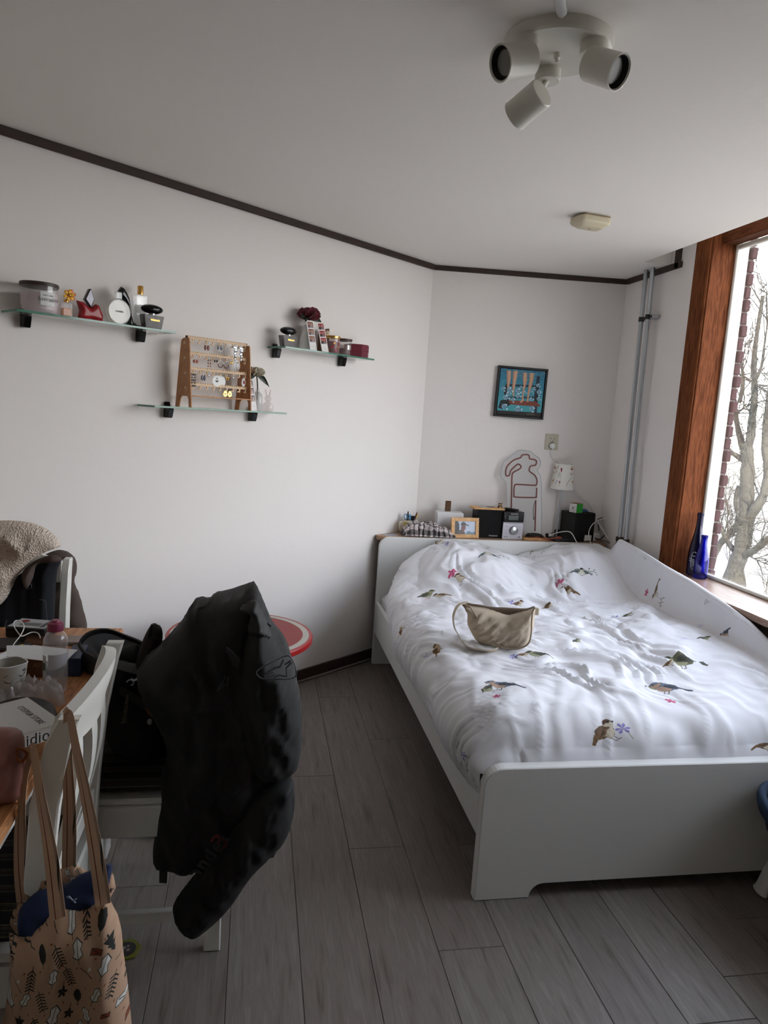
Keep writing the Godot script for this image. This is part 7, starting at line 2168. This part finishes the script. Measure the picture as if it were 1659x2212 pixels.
func build_fleece() -> void:
	var o := Vector3(-0.8000, 0.8000, -2.4650)
	var sh_t := noise_tex(0.05, [], 512, 3, 61, FastNoiseLite.TYPE_CELLULAR)
	var sherpa := mat(Color(0.86, 0.80, 0.74), 0.95)
	bump(sherpa, sh_t, 0.9)
	sherpa.uv1_scale = Vector3(1.6, 1.6, 1)
	var suede := mat(Color(0.30, 0.255, 0.23), 0.9)
	var denim := mat(Color(0.035, 0.05, 0.085), 0.9)
	var nz := FastNoiseLite.new()
	nz.seed = 71
	nz.frequency = 1.0
	var f := thing("fleece_jacket", "grey-brown jacket with cream curly fleece lining over the far chair's back", "jacket", o)
	var fold := func(x: float, y: float, sd: float) -> float:
		return 0.02 * nz.get_noise_2d(x * 6.0 - y * 5.0, y * 3.0)
	part("outer", B.new().puff(curve2([[-0.0883, 0.1287], [-0.0120, 0.0908], [0.0544, 0.0926], [0.0917, 0.1119], [0.1290, 0.1240], [0.1628, 0.1120], [0.1836, 0.0839], [0.1849, 0.0429], [0.1763, 0.0097], [0.1935, -0.0355], [0.2091, -0.0978], [0.2191, -0.1650], [0.1558, -0.1719], [-0.0919, -0.1742]], 70), 0.012, 0.045, 0.06, Transform3D(Basis(), V(0, 0, -0.15)), fold), suede, f)
	part("fleece_lining", B.new().puff(curve2([[-0.0365, 0.2181], [-0.0195, 0.2480], [0.0274, 0.2541], [0.0746, 0.2507], [0.1186, 0.2364], [0.1528, 0.2116], [0.1769, 0.1825], [0.1700, 0.1691], [0.1355, 0.1550], [0.1011, 0.1297], [0.0737, 0.1028], [0.0462, 0.0721], [0.0289, 0.0341], [0.0115, -0.0040], [-0.0160, -0.0309], [-0.0394, -0.0048]], 70), 0.010, 0.08, 0.09, Transform3D(Basis(), V(0, 0, 0.03)), func(x: float, y: float, sd: float) -> float: return 0.03 * (0.5 - absf(sin((y + x * 0.75) * 26.0 + 2.0 * nz.get_noise_2d(x * 5.0, y * 5.0)))) + 0.006 * nz.get_noise_2d(x * 60.0, y * 60.0)), sherpa, f)
	part("lapel", B.new().puff(curve2([[0.0606, 0.0789], [0.0953, 0.1214], [0.1404, 0.1434], [0.1647, 0.1460], [0.1857, 0.1314], [0.1578, 0.1193], [0.1091, 0.1142], [0.0951, 0.0683], [0.0742, 0.0298]], 40), 0.008, 0.02, 0.03, Transform3D(Basis(), V(0, 0, 0.04)), fold), suede, f)
	var jn := thing("jeans", "dark blue jeans hanging under the fleece jacket on the far chair", "trousers", o)
	part("cloth", B.new().puff(curve2([[-0.0399, -0.0573], [-0.0188, -0.0261], [0.0166, 0.0439], [0.0516, 0.0753], [0.0971, 0.1071], [0.1463, 0.1353], [0.1710, 0.1245], [0.1569, 0.0624], [0.1497, -0.0939], [0.1461, -0.1334], [-0.0409, -0.1350]], 60), 0.010, 0.03, 0.06, Transform3D(Basis(), V(0, 0, 0.0)), func(x: float, y: float, sd: float) -> float: return 0.03 * nz.get_noise_2d(x * 14.0, y * 2.0 + 9.0)), denim, jn)
	for s in [[Vector3(0.1150, -0.0050, 0.0400), Vector3(0.1324, -0.0104, 0.0400), Vector3(0.1351, -0.0431, 0.0400), Vector3(0.1392, -0.0932, 0.0400)], [Vector3(0.0144, -0.0753, 0.0400), Vector3(0.0073, -0.1023, 0.0400)], [Vector3(0.0719, 0.0285, 0.0400), Vector3(0.0909, 0.0365, 0.0400), Vector3(0.0841, 0.0553, 0.0400)]]:
		part("stitching", B.new().tube(curve(s, 16), 0.0012, 5), mat(Color(0.32, 0.33, 0.35), 0.8), jn)


func build_table_things() -> void:
	var T := 0.74
	# water bottle
	var p := Vector3(-0.4690, 0.7400, -1.7888)
	var wb := thing("water_bottle", "clear plastic water bottle with a pink cap on the table edge", "bottle", p)
	var pet := clear(Color(0.97, 0.97, 0.98), 0.13, 0.03)
	part("body", B.new().lathe(poly([[0.0, 0.012], [0.017, 0.005], [0.023, 0.0], [0.0275, 0.006], [0.0285, 0.02], [0.0285, 0.105], [0.0275, 0.115], [0.0285, 0.125], [0.0275, 0.137], [0.021, 0.150], [0.0155, 0.156], [0.0155, 0.160]]), 40), pet, wb)
	part("base_dome", B.new().lathe(poly([[0, 0.012], [0.014, 0.008], [0.021, 0.002]]), 32), tinted(Color(0.9, 0.9, 0.92), 0.45, 0.1), wb)
	part("water", B.new().lathe(poly([[0, 0.013], [0.018, 0.007], [0.025, 0.006], [0.0265, 0.018], [0.0265, 0.07], [0, 0.07]]), 32), clear(Color(0.85, 0.88, 0.9), 0.12, 0.02), wb)
	part("cap", B.new().lathe(poly([[0, 0.158], [0.0185, 0.158], [0.0185, 0.174], [0.0175, 0.177], [0.011, 0.180], [0.009, 0.184], [0, 0.185]]), 24), mat(Color(0.52, 0.17, 0.30), 0.45), wb)
	part("label", B.new().sheet(20, 2, func(u: float, v: float) -> Vector3:
		var a := lerpf(0.15, 1.95, u) - 0.5
		return V(sin(a) * 0.0289, lerpf(0.066 + 0.016 * pow(u, 2.0), 0.104, v), cos(a) * 0.0289)), mat(Color(0.80, 0.80, 0.82), 0.5), wb)
	part("side_label", B.new().sheet(6, 2, func(u: float, v: float) -> Vector3:
		var a := lerpf(-1.15, -0.55, u)
		return V(sin(a) * 0.0289, lerpf(0.022, 0.10, v), cos(a) * 0.0289)), mat(Color(0.72, 0.74, 0.74), 0.5), wb)
	part("green_mark", B.new().sheet(6, 2, func(u: float, v: float) -> Vector3:
		var a := lerpf(-1.15, -0.65, u)
		return V(sin(a) * 0.0293, lerpf(0.062, 0.082, v), cos(a) * 0.0293)), mat(Color(0.07, 0.28, 0.16), 0.5), wb)
	# paper cup with coffee beans
	p = Vector3(-0.5588, 0.7400, -1.7426)
	var cu := thing("paper_cup", "white paper cup printed with coffee beans beside the water bottle", "cup", p)
	var cm := Image.create(512, 256, false, Image.FORMAT_RGB8)
	cm.fill(Color(0.83, 0.82, 0.79))
	rng.seed = 15
	for k in 46:
		var c := V2(rng.randf() * 512, rng.randf_range(26, 240))
		var a := rng.randf() * 3.0
		if k % 4 == 0:
			fill_poly(cm, placed([[-1.4, -0.2], [-0.5, 0.25], [0.6, 0.3], [1.5, -0.3], [0.9, 0.5], [-0.2, 0.7]], c, 18, a * 0.2), Color(0.25, 0.24, 0.23))
		elif k % 4 == 1:
			stroke(cm, PackedVector2Array([c, c + V2(10, -6), c + V2(20, -18)]), 3, Color(0.3, 0.29, 0.28))
		else:
			oval(cm, c, V2(9, 6), Color(0.14, 0.13, 0.12), a)
			stroke(cm, PackedVector2Array([c + V2(-7, 0).rotated(a), c + V2(7, 0).rotated(a)]), 2, Color(0.8, 0.79, 0.76))
	var cmat := mat(Color(1, 1, 1), 0.6)
	cmat.albedo_texture = tex(cm)
	part("wall", B.new().lathe(poly([[0.028, 0.0], [0.0385, 0.092]]), 40), cmat, cu)
	part("inside", B.new().lathe(poly([[0.0385, 0.092], [0.0375, 0.092], [0.031, 0.03], [0, 0.03]]), 40), mat(Color(0.72, 0.70, 0.66), 0.6), cu)
	part("rim", B.new().tube(curve([V(0.0388, 0.093, 0), V(0, 0.093, 0.0388), V(-0.0388, 0.093, 0), V(0, 0.093, -0.0388)], 40, true), 0.0016, 6, true), M.paper, cu)
	# crumpled see-through bag
	var nz := FastNoiseLite.new()
	nz.seed = 81
	nz.frequency = 1.0
	p = Vector3(-0.5156, 0.7400, -1.7120)
	solo("plastic_bag", B.new().sheet(26, 16, func(u: float, v: float) -> Vector3:
		var x := (u - 0.5) * 0.17
		var z := (v - 0.5) * 0.07
		var e := sqrt(maxf((1.0 - pow(absf(u * 2.0 - 1.0), 3.0)) * (1.0 - pow(absf(v * 2.0 - 1.0), 3.0)), 0.0))
		return V(x, e * (0.026 + 0.03 * u + 0.05 * nz.get_noise_2d(x * 40.0, z * 60.0)) + 0.002, z + 0.012 * nz.get_noise_2d(x * 60.0, z * 40.0 + 5.0)), 0.0), clear(Color(0.92, 0.9, 0.9), 0.5, 0.24), "crumpled see-through plastic bag between the paper cup and the card game box", "plastic bag", "", p, 0.3)
	# card game box on a black pouch
	var g0 := Vector3(-0.4475, 0.8120, -1.5569)
	var g1 := Vector3(-0.3900, 0.8120, -1.4877)
	var gx := (g1 - g0).normalized()
	var gf := (V(0, 1, 0).cross(gx)).normalized() * -1.0
	var gb := thing("card_game_box", "flat white card game box with black lettering on its edge, on a black pouch", "box")
	gb.transform = Transform3D(Basis(-gf, V(0, 1, 0), gx), g0 + (g1 - g0) * 0.5 + gf * 0.14 + V(0, -0.03, 0))
	var gw := 0.28
	var gl := 0.17
	part("box", B.new().bx(V(-gw / 2, 0, -gl / 2), V(gw / 2, 0.03, gl / 2), 0.002), M.paper, gb)
	words("lettering", "end door idioten", 0.028, M.black, gb, Transform3D(Basis(), V(0.045, 0.012, gl / 2 + 0.0004)))
	words("lettering", "COSYUA STORE", 0.016, mat(Color(0.35, 0.35, 0.36), 0.6), gb, Transform3D(Basis(V(0, 0, 1), V(1, 0, 0), V(0, 1, 0)) * Basis(Vector3.BACK, 0.0), V(0.105, 0.0304, 0.01)) * Transform3D(Basis.from_scale(V(1, 1, 1)), Vector3.ZERO))
	for k in 4:
		part("printed_line", B.new().bx(V(-0.03 + 0.02 * k, 0.03, -0.06), V(-0.027 + 0.02 * k, 0.0304, 0.03 - 0.01 * k), 0.0), mat(Color(0.45, 0.42, 0.42), 0.6), gb)
	for k in 5:
		part("printed_stripe", B.new().bx(V(-0.13, 0.03, -0.05 + k * 0.025), V(-0.06 + 0.005 * k, 0.0304, -0.043 + k * 0.025), 0.0), mat([Color(0.5, 0.62, 0.66), Color(0.45, 0.56, 0.45), Color(0.75, 0.62, 0.5), Color(0.78, 0.5, 0.45), Color(0.72, 0.35, 0.36)][k], 0.6), gb)
	solo("black_pouch", B.new().ball(V(0, 0.02, 0), V(0.085, 0.026, 0.12), 24), M.black, "soft black pouch lying under the card game box", "pouch", "", Vector3(-0.4783, 0.7400, -1.5260) + V(-0.02, 0.0, -0.05), 0.1)
	var pk := thing("pink_pouch", "dusty pink leather pouch with a gold ring at the near end of the table", "pouch", Vector3(-0.4227, 0.7400, -1.2887) + V(-0.03, 0, 0))
	part("body", B.new().puff(curve2([[-0.12, 0.0], [0.04, 0.0], [0.058, 0.03], [0.062, 0.1], [0.05, 0.132], [0.0, 0.138], [-0.12, 0.13]], 40), 0.007, 0.045, 0.05, Transform3D(Basis(), V(0, 0.0, 0)), func(x: float, y: float, sd: float) -> float: return 0.012 * nz.get_noise_2d(x * 18.0 + 3.0, y * 18.0)), mat(Color(0.55, 0.36, 0.33), 0.45), pk)
	part("ring", B.new().tube(curve([V(0.06, 0.11, 0.02), V(0.072, 0.1, 0.02), V(0.064, 0.085, 0.02), V(0.054, 0.096, 0.02)], 20, true), 0.0025, 6, true), mat(Color(0.6, 0.36, 0.2), 0.35, 0.8), pk)
	# envelopes over a brown carton and a blue book
	var bx := thing("brown_box", "brown cardboard box with pale lettering under the white envelopes", "box", Vector3(-0.5139, 0.7400, -1.8871) + V(-0.02, 0, -0.035), 0.04)
	part("carton", B.new().bx(V(-0.06, 0, -0.05), V(0.045, 0.052, 0.04), 0.002), mat(Color(0.34, 0.22, 0.13), 0.7), bx)
	words("lettering", "ADIA", 0.014, mat(Color(0.55, 0.45, 0.35), 0.6), bx, Transform3D(Basis(), V(0.0, 0.034, 0.0404)))
	part("printed_mark", B.new().prism(poly([[0.012, 0.008], [0.04, 0.012], [0.03, 0.02], [0.02, 0.016]]), 0.0004, Transform3D(Basis(), V(0, 0, 0.04))), M.black, bx)
	solo("blue_book", B.new().bx(V(-0.018, 0, -0.06), V(0.022, 0.05, 0.05), 0.002), mat(Color(0.09, 0.15, 0.28), 0.5), "dark blue box standing beside the brown cardboard box, behind the bottle", "box", "", Vector3(-0.4582, 0.7400, -1.8867) + V(0.0, 0, -0.05), 0.04)
	var en := [poly([[-0.6408, 1.9737], [-0.5889, 1.9782], [-0.4533, 1.9428], [-0.4609, 1.8648], [-0.6121, 1.8845]]), poly([[-0.6118, 1.8837], [-0.5727, 1.9706], [-0.4553, 1.9314], [-0.4587, 1.8339]])]
	for k in 2:
		solo("envelope", B.new().prism(en[k], 0.0012, Transform3D(Basis(V(1, 0, 0), V(0, 0, -1), V(0, 1, 0)), V(0, 0.793 + 0.003 * k, 0))), M.paper, ["white envelope beneath the top envelope on the brown box", "topmost white envelope lying on the brown box behind the bottle"][k], "envelope")
	# clear brown wallet, black picture box, yellow marker with cable
	solo("plastic_sleeve", B.new().bx(V(-0.11, 0, -0.035), V(0.1, 0.012, 0.035), 0.004), tinted(Color(0.42, 0.28, 0.2), 0.6, 0.2), "see-through brownish plastic sleeve behind the envelopes", "sleeve", "", Vector3(-0.5593, 0.7400, -2.1583), 0.0)
	var pbx := thing("picture_box", "small black box with a printed white and red lid near the far table edge", "box", Vector3(-0.6506, 0.7400, -2.2120) + V(0, 0, -0.02), -0.22)
	part("box", B.new().bx(V(-0.06, 0, -0.045), V(0.06, 0.034, 0.045), 0.004), M.black, pbx)
	part("printed_lid", B.new().bx(V(-0.055, 0.034, -0.04), V(0.055, 0.0348, 0.04), 0.0), mat(Color(0.72, 0.72, 0.73), 0.5), pbx)
	part("red_spot", B.new().prism(circle2(0.012, 16), 0.0004, Transform3D(Basis(V(1, 0, 0), V(0, 0, -1), V(0, 1, 0)), V(-0.03, 0.0348, -0.018))), mat(Color(0.5, 0.16, 0.14), 0.5), pbx)
	part("grey_panel", B.new().bx(V(-0.03, 0.0348, -0.005), V(0.03, 0.0352, 0.022), 0.0), mat(Color(0.45, 0.46, 0.46), 0.5), pbx)
	for k in 6:
		part("printed_letter", B.new().bx(V(0.035, 0.0348, -0.034 + k * 0.011), V(0.049, 0.0352, -0.027 + k * 0.011), 0.0), M.black, pbx)
	var ym := thing("yellow_marker", "white and yellow marker lying at the table's outer side with a white cord over it", "marker")
	var y0 := Vector3(-0.6863, 0.7500, -1.9580)
	var y1 := Vector3(-0.6249, 0.7520, -2.0662)
	part("barrel", B.new().tube(PackedVector3Array([y0, y0.lerp(y1, 0.55)]), 0.012, 14), M.white, ym)
	part("yellow_grip", B.new().tube(PackedVector3Array([y0.lerp(y1, 0.55), y0.lerp(y1, 0.68), y0.lerp(y1, 0.97)]), [0.014, 0.016, 0.016], 14), mat(Color(0.72, 0.58, 0.04), 0.45), ym)
	part("black_end", B.new().tube(PackedVector3Array([y0.lerp(y1, 0.97), y0.lerp(y1, 1.12)]), 0.0155, 14), M.black, ym)
	solo("thin_cable", B.new().tube(curve([Vector3(-0.6062, 0.7900, -1.9221), Vector3(-0.6278, 0.7900, -1.9837), Vector3(-0.6368, 0.7900, -2.0821), Vector3(-0.6525, 0.7900, -2.1589), Vector3(-0.6801, 0.7900, -2.2080), Vector3(-0.6914, 0.7900, -2.2029), Vector3(-0.6800, 0.7900, -2.1580), Vector3(-0.6466, 0.7900, -2.0902)] + [Vector3(-0.6431, 0.7750, -2.1109), Vector3(-0.6283, 0.7750, -2.1451), Vector3(-0.6083, 0.7750, -2.1371), Vector3(-0.5903, 0.7750, -2.0955)], 60), 0.0016, 6), M.white, "thin white cable looping over the picture box and the yellow marker", "cable")
	solo("black_tray", B.new().bx(V(-0.12, 0, -0.05), V(0.05, 0.012, 0.05), 0.004), M.black, "flat black tray under the yellow marker at the table's outer side", "tray", "", Vector3(-0.6891, 0.7400, -2.0997) + V(0.0, 0.0, -0.02), 0.1)


func build_floor_things() -> void:
	# round traffic-sign table by the wall
	var rt := thing("side_table", "round side table with a red-and-white ringed top like a road sign, by the wall", "table", V(-0.039, 0, -2.83))
	var red := mat(Color(0.62, 0.045, 0.035), 0.4)
	var wht := mat(Color(0.74, 0.72, 0.68), 0.5)
	var pink := mat(Color(0.56, 0.13, 0.13), 0.5)
	part("rim", B.new().lathe(poly([[0, 0.528], [0.287, 0.528], [0.292, 0.533], [0.292, 0.549], [0.288, 0.554], [0.27, 0.554]]), 64), red, rt)
	part("white_ring", B.new().lathe(poly([[0.252, 0.554], [0.252, 0.5548], [0.276, 0.5548], [0.278, 0.553]]), 64), wht, rt)
	part("red_ring", B.new().lathe(poly([[0.158, 0.554], [0.158, 0.5544], [0.254, 0.5544], [0.254, 0.552]]), 64), pink, rt)
	part("white_centre", B.new().lathe(poly([[0, 0.5546], [0.160, 0.5546], [0.160, 0.55]]), 64), wht, rt)
	part("pedestal", B.new().lathe(poly([[0, 0], [0.16, 0], [0.16, 0.012], [0.03, 0.022], [0.022, 0.05], [0.022, 0.52], [0.06, 0.528], [0, 0.528]]), 32), M.zinc, rt)
	# flat green badge, slipper, scrap of paper, something white on the chair leg
	var gbd := thing("hexagon_badge", "flat yellow-green hexagonal badge lying on the floor beside the tote bag", "badge", Vector3(-0.2959, 0.0000, -1.8060))
	var hx := PackedVector2Array()
	for k in 6:
		hx.append(V2(cos(k * PI / 3.0 + 0.2), sin(k * PI / 3.0 + 0.2)) * 0.042)
	var flat := Basis(V(1, 0, 0), V(0, 0, -1), V(0, 1, 0))
	part("plate", B.new().prism(hx, 0.004, Transform3D(flat, Vector3.ZERO), 0.001), mat(Color(0.42, 0.42, 0.06), 0.5), gbd)
	part("picture", B.new().prism(circle2(0.026, 24), 0.0006, Transform3D(flat, V(0, 0.004, 0))), mat(Color(0.05, 0.03, 0.035), 0.4), gbd)
	for q in [[-0.006, 0.004, 0.006], [0.006, -0.004, 0.005], [0.004, 0.01, 0.004], [-0.008, -0.008, 0.004]]:
		part("picture_spot", B.new().prism(circle2(q[2], 9, V2(q[0], q[1])), 0.0004, Transform3D(flat, V(0, 0.0046, 0))), mat(Color(0.55, 0.48, 0.46), 0.4), gbd)
	var slp := thing("slipper", "black slip-on shoe with a white edge on the floor behind the pulled-out chair", "shoe", Vector3(-0.3176, 0.0000, -2.3266) + V(0.04, 0, -0.02), -0.25)
	var so := curve2([[-0.13, 0.0], [-0.10, 0.04], [0.0, 0.036], [0.09, 0.046], [0.125, 0.02], [0.125, -0.02], [0.09, -0.042], [0.0, -0.034], [-0.10, -0.036]], 40)
	part("sole", B.new().prism(so, 0.018, Transform3D(flat, Vector3.ZERO), 0.002), mat(Color(0.6, 0.6, 0.58), 0.7), slp)
	part("upper", B.new().puff(so, 0.006, 0.045, 0.05, Transform3D(flat, V(0, 0.018, 0)), null, 0.05), M.black, slp)
	solo("paper_scrap", B.new().tube(curve([V(-0.012, 0.003, -0.006), V(0, 0.005, 0), V(0.006, 0.003, 0.012)], 8), 0.0035, 6, false, V2(1.4, 0.6)), M.paper, "tiny curled white scrap of paper on the floor beside the chair leg", "paper scrap", "", Vector3(-0.1373, 0.0000, -1.8530))
	solo("tissue", B.new().puff(curve2([[0.0238, 0.0984], [0.0381, 0.0975], [0.0399, 0.0773], [0.0358, 0.0547], [0.0278, 0.0444], [0.0177, 0.0626], [0.0148, 0.0816]], 30), 0.003, 0.008, 0.012, Transform3D(Basis(), V(-0.1, 0.1, -1.762)), null), M.paper, "crumpled white tissue stuck against the leg of the pulled-out chair", "tissue")
	# stool with a fabric basket at the right
	var st := thing("basket_stand", "white splayed-leg stand with a dark grey fabric basket, by the bed's foot", "basket", V(1.76, 0, -1.70))
	for k in 4:
		var a := PI * 0.25 + PI * 0.5 * k + 0.25
		var ft := V(cos(a) * 0.185, 0.014, sin(a) * 0.185)
		part("leg", B.new().tube(curve([ft, ft * V(0.86, 1, 0.86) + V(0, 0.1, 0), V(cos(a) * 0.12, 0.215, sin(a) * 0.12)], 12), [0.023, 0.020, 0.019, 0.019, 0.019, 0.019, 0.019, 0.02, 0.02, 0.02, 0.021, 0.022, 0.022], 12, false, V2(1.2, 0.8)), M.white, st)
	part("basket", B.new().lathe(poly([[0, 0.2], [0.10, 0.205], [0.15, 0.23], [0.19, 0.28], [0.205, 0.35], [0.2, 0.352], [0.185, 0.29], [0.14, 0.24], [0, 0.225]]), 40), mat(Color(0.10, 0.10, 0.115), 0.9), st)
	part("denim_fold", B.new().tube(curve([V(0.21, 0.352, 0), V(0.15, 0.362, 0.15), V(0, 0.35, 0.212), V(-0.155, 0.366, 0.15), V(-0.212, 0.352, 0), V(-0.15, 0.364, -0.15), V(0, 0.35, -0.212), V(0.15, 0.362, -0.15)], 60, true), 0.02, 8, true, V2(0.7, 1.3)), mat(Color(0.12, 0.20, 0.29), 0.9), st, "faded blue denim folded over the rim")
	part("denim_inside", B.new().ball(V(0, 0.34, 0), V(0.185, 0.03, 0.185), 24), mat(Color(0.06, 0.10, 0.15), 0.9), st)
	# blue bottles on the sill
	var tall := poly([[0, 0.004], [0.030, 0.0], [0.0365, 0.006], [0.037, 0.03], [0.037, 0.10], [0.0345, 0.135], [0.027, 0.18], [0.019, 0.225], [0.0155, 0.26], [0.0145, 0.305], [0.0165, 0.308], [0.0165, 0.322], [0.0135, 0.323], [0.0125, 0.31]])
	blue_bottle("tall slim cobalt blue bottle with a white oval label on the window sill", Vector3(2.2288, 0.7500, -3.2381), tall, 1.0, rgb(28, 22, 110), true)
	var small := poly([[0, 0.004], [0.028, 0.0], [0.0335, 0.006], [0.034, 0.03], [0.034, 0.09], [0.031, 0.115], [0.021, 0.155], [0.0155, 0.185], [0.0145, 0.205], [0.0165, 0.207], [0.0165, 0.219], [0.0135, 0.220], [0.0125, 0.208]])
	blue_bottle("shorter bright blue glass bottle standing in front of the tall blue bottle", Vector3(2.2186, 0.7500, -3.1676), small, 1.0, rgb(20, 30, 190), false)


func blue_bottle(label: String, at: Vector3, pr: PackedVector2Array, k: float, c: Color, lab: bool) -> void:
	var b := thing("blue_bottle", label, "bottle", at, 0.0, "blue bottles on the window sill")
	var s := 1.0000
	var m := mat(Color(c.r, c.g, c.b, 0.0), 0.03)
	m.refraction_enabled = true
	m.refraction_scale = 0.05
	m.transparency = BaseMaterial3D.TRANSPARENCY_ALPHA
	m.albedo_color = Color(c.r, c.g, c.b, 0.05)
	var outer := pr.duplicate()
	var inner := PackedVector2Array()
	for i in range(pr.size() - 3, 0, -1):
		inner.append(V2(maxf(pr[i].x - 0.003, 0.001), pr[i].y + (0.006 if i < 3 else 0.0)))
	inner.append(V2(0.0, 0.012))
	outer.append_array(inner)
	var g := part("glass", B.new().lathe(outer, 40), m, b)
	g.scale = Vector3.ONE * k
	if lab:
		var wm := mat(Color(0.78, 0.8, 0.86), 0.5)
		var lb := part("label_oval", B.new().tube(curve([_on(0.0, 0.125), _on(0.30, 0.112), _on(0.34, 0.08), _on(0.30, 0.048), _on(0.0, 0.036), _on(-0.30, 0.048), _on(-0.34, 0.08), _on(-0.30, 0.112)], 48, true), 0.0013, 6, true), wm, b)
		part("label_bar", B.new().tube(curve([_on(-0.62, 0.088), _on(-0.3, 0.087), _on(0.0, 0.086), _on(0.4, 0.085)], 20), 0.0011, 6), wm, b)
		part("label_bar", B.new().tube(curve([_on(-0.62, 0.077), _on(-0.3, 0.076), _on(0.0, 0.075), _on(0.4, 0.074)], 20), 0.0011, 6), wm, b)
		for q in [["VEEN", 0.08, 0.007], ["WATER", 0.069, 0.005], ["FINLAND", 0.062, 0.004]]:
			words("lettering", q[0], q[2], wm, b, Transform3D(Basis(Vector3.UP, LABEL_TURN), _on(0.0, float(q[1])) * V(1.01, 1, 1.01)))
		part("label_flourish", B.new().tube(curve([_on(-0.22, 0.1), _on(-0.15, 0.108), _on(-0.06, 0.099), _on(0.0, 0.109), _on(0.08, 0.1), _on(0.16, 0.107), _on(0.22, 0.1)], 30), 0.0007, 5), wm, b)


const LABEL_TURN := -0.75


func _on(a: float, y: float) -> Vector3:
	return V(sin(LABEL_TURN + a), 0, cos(LABEL_TURN + a)) * 0.0378 + V(0, y, 0)
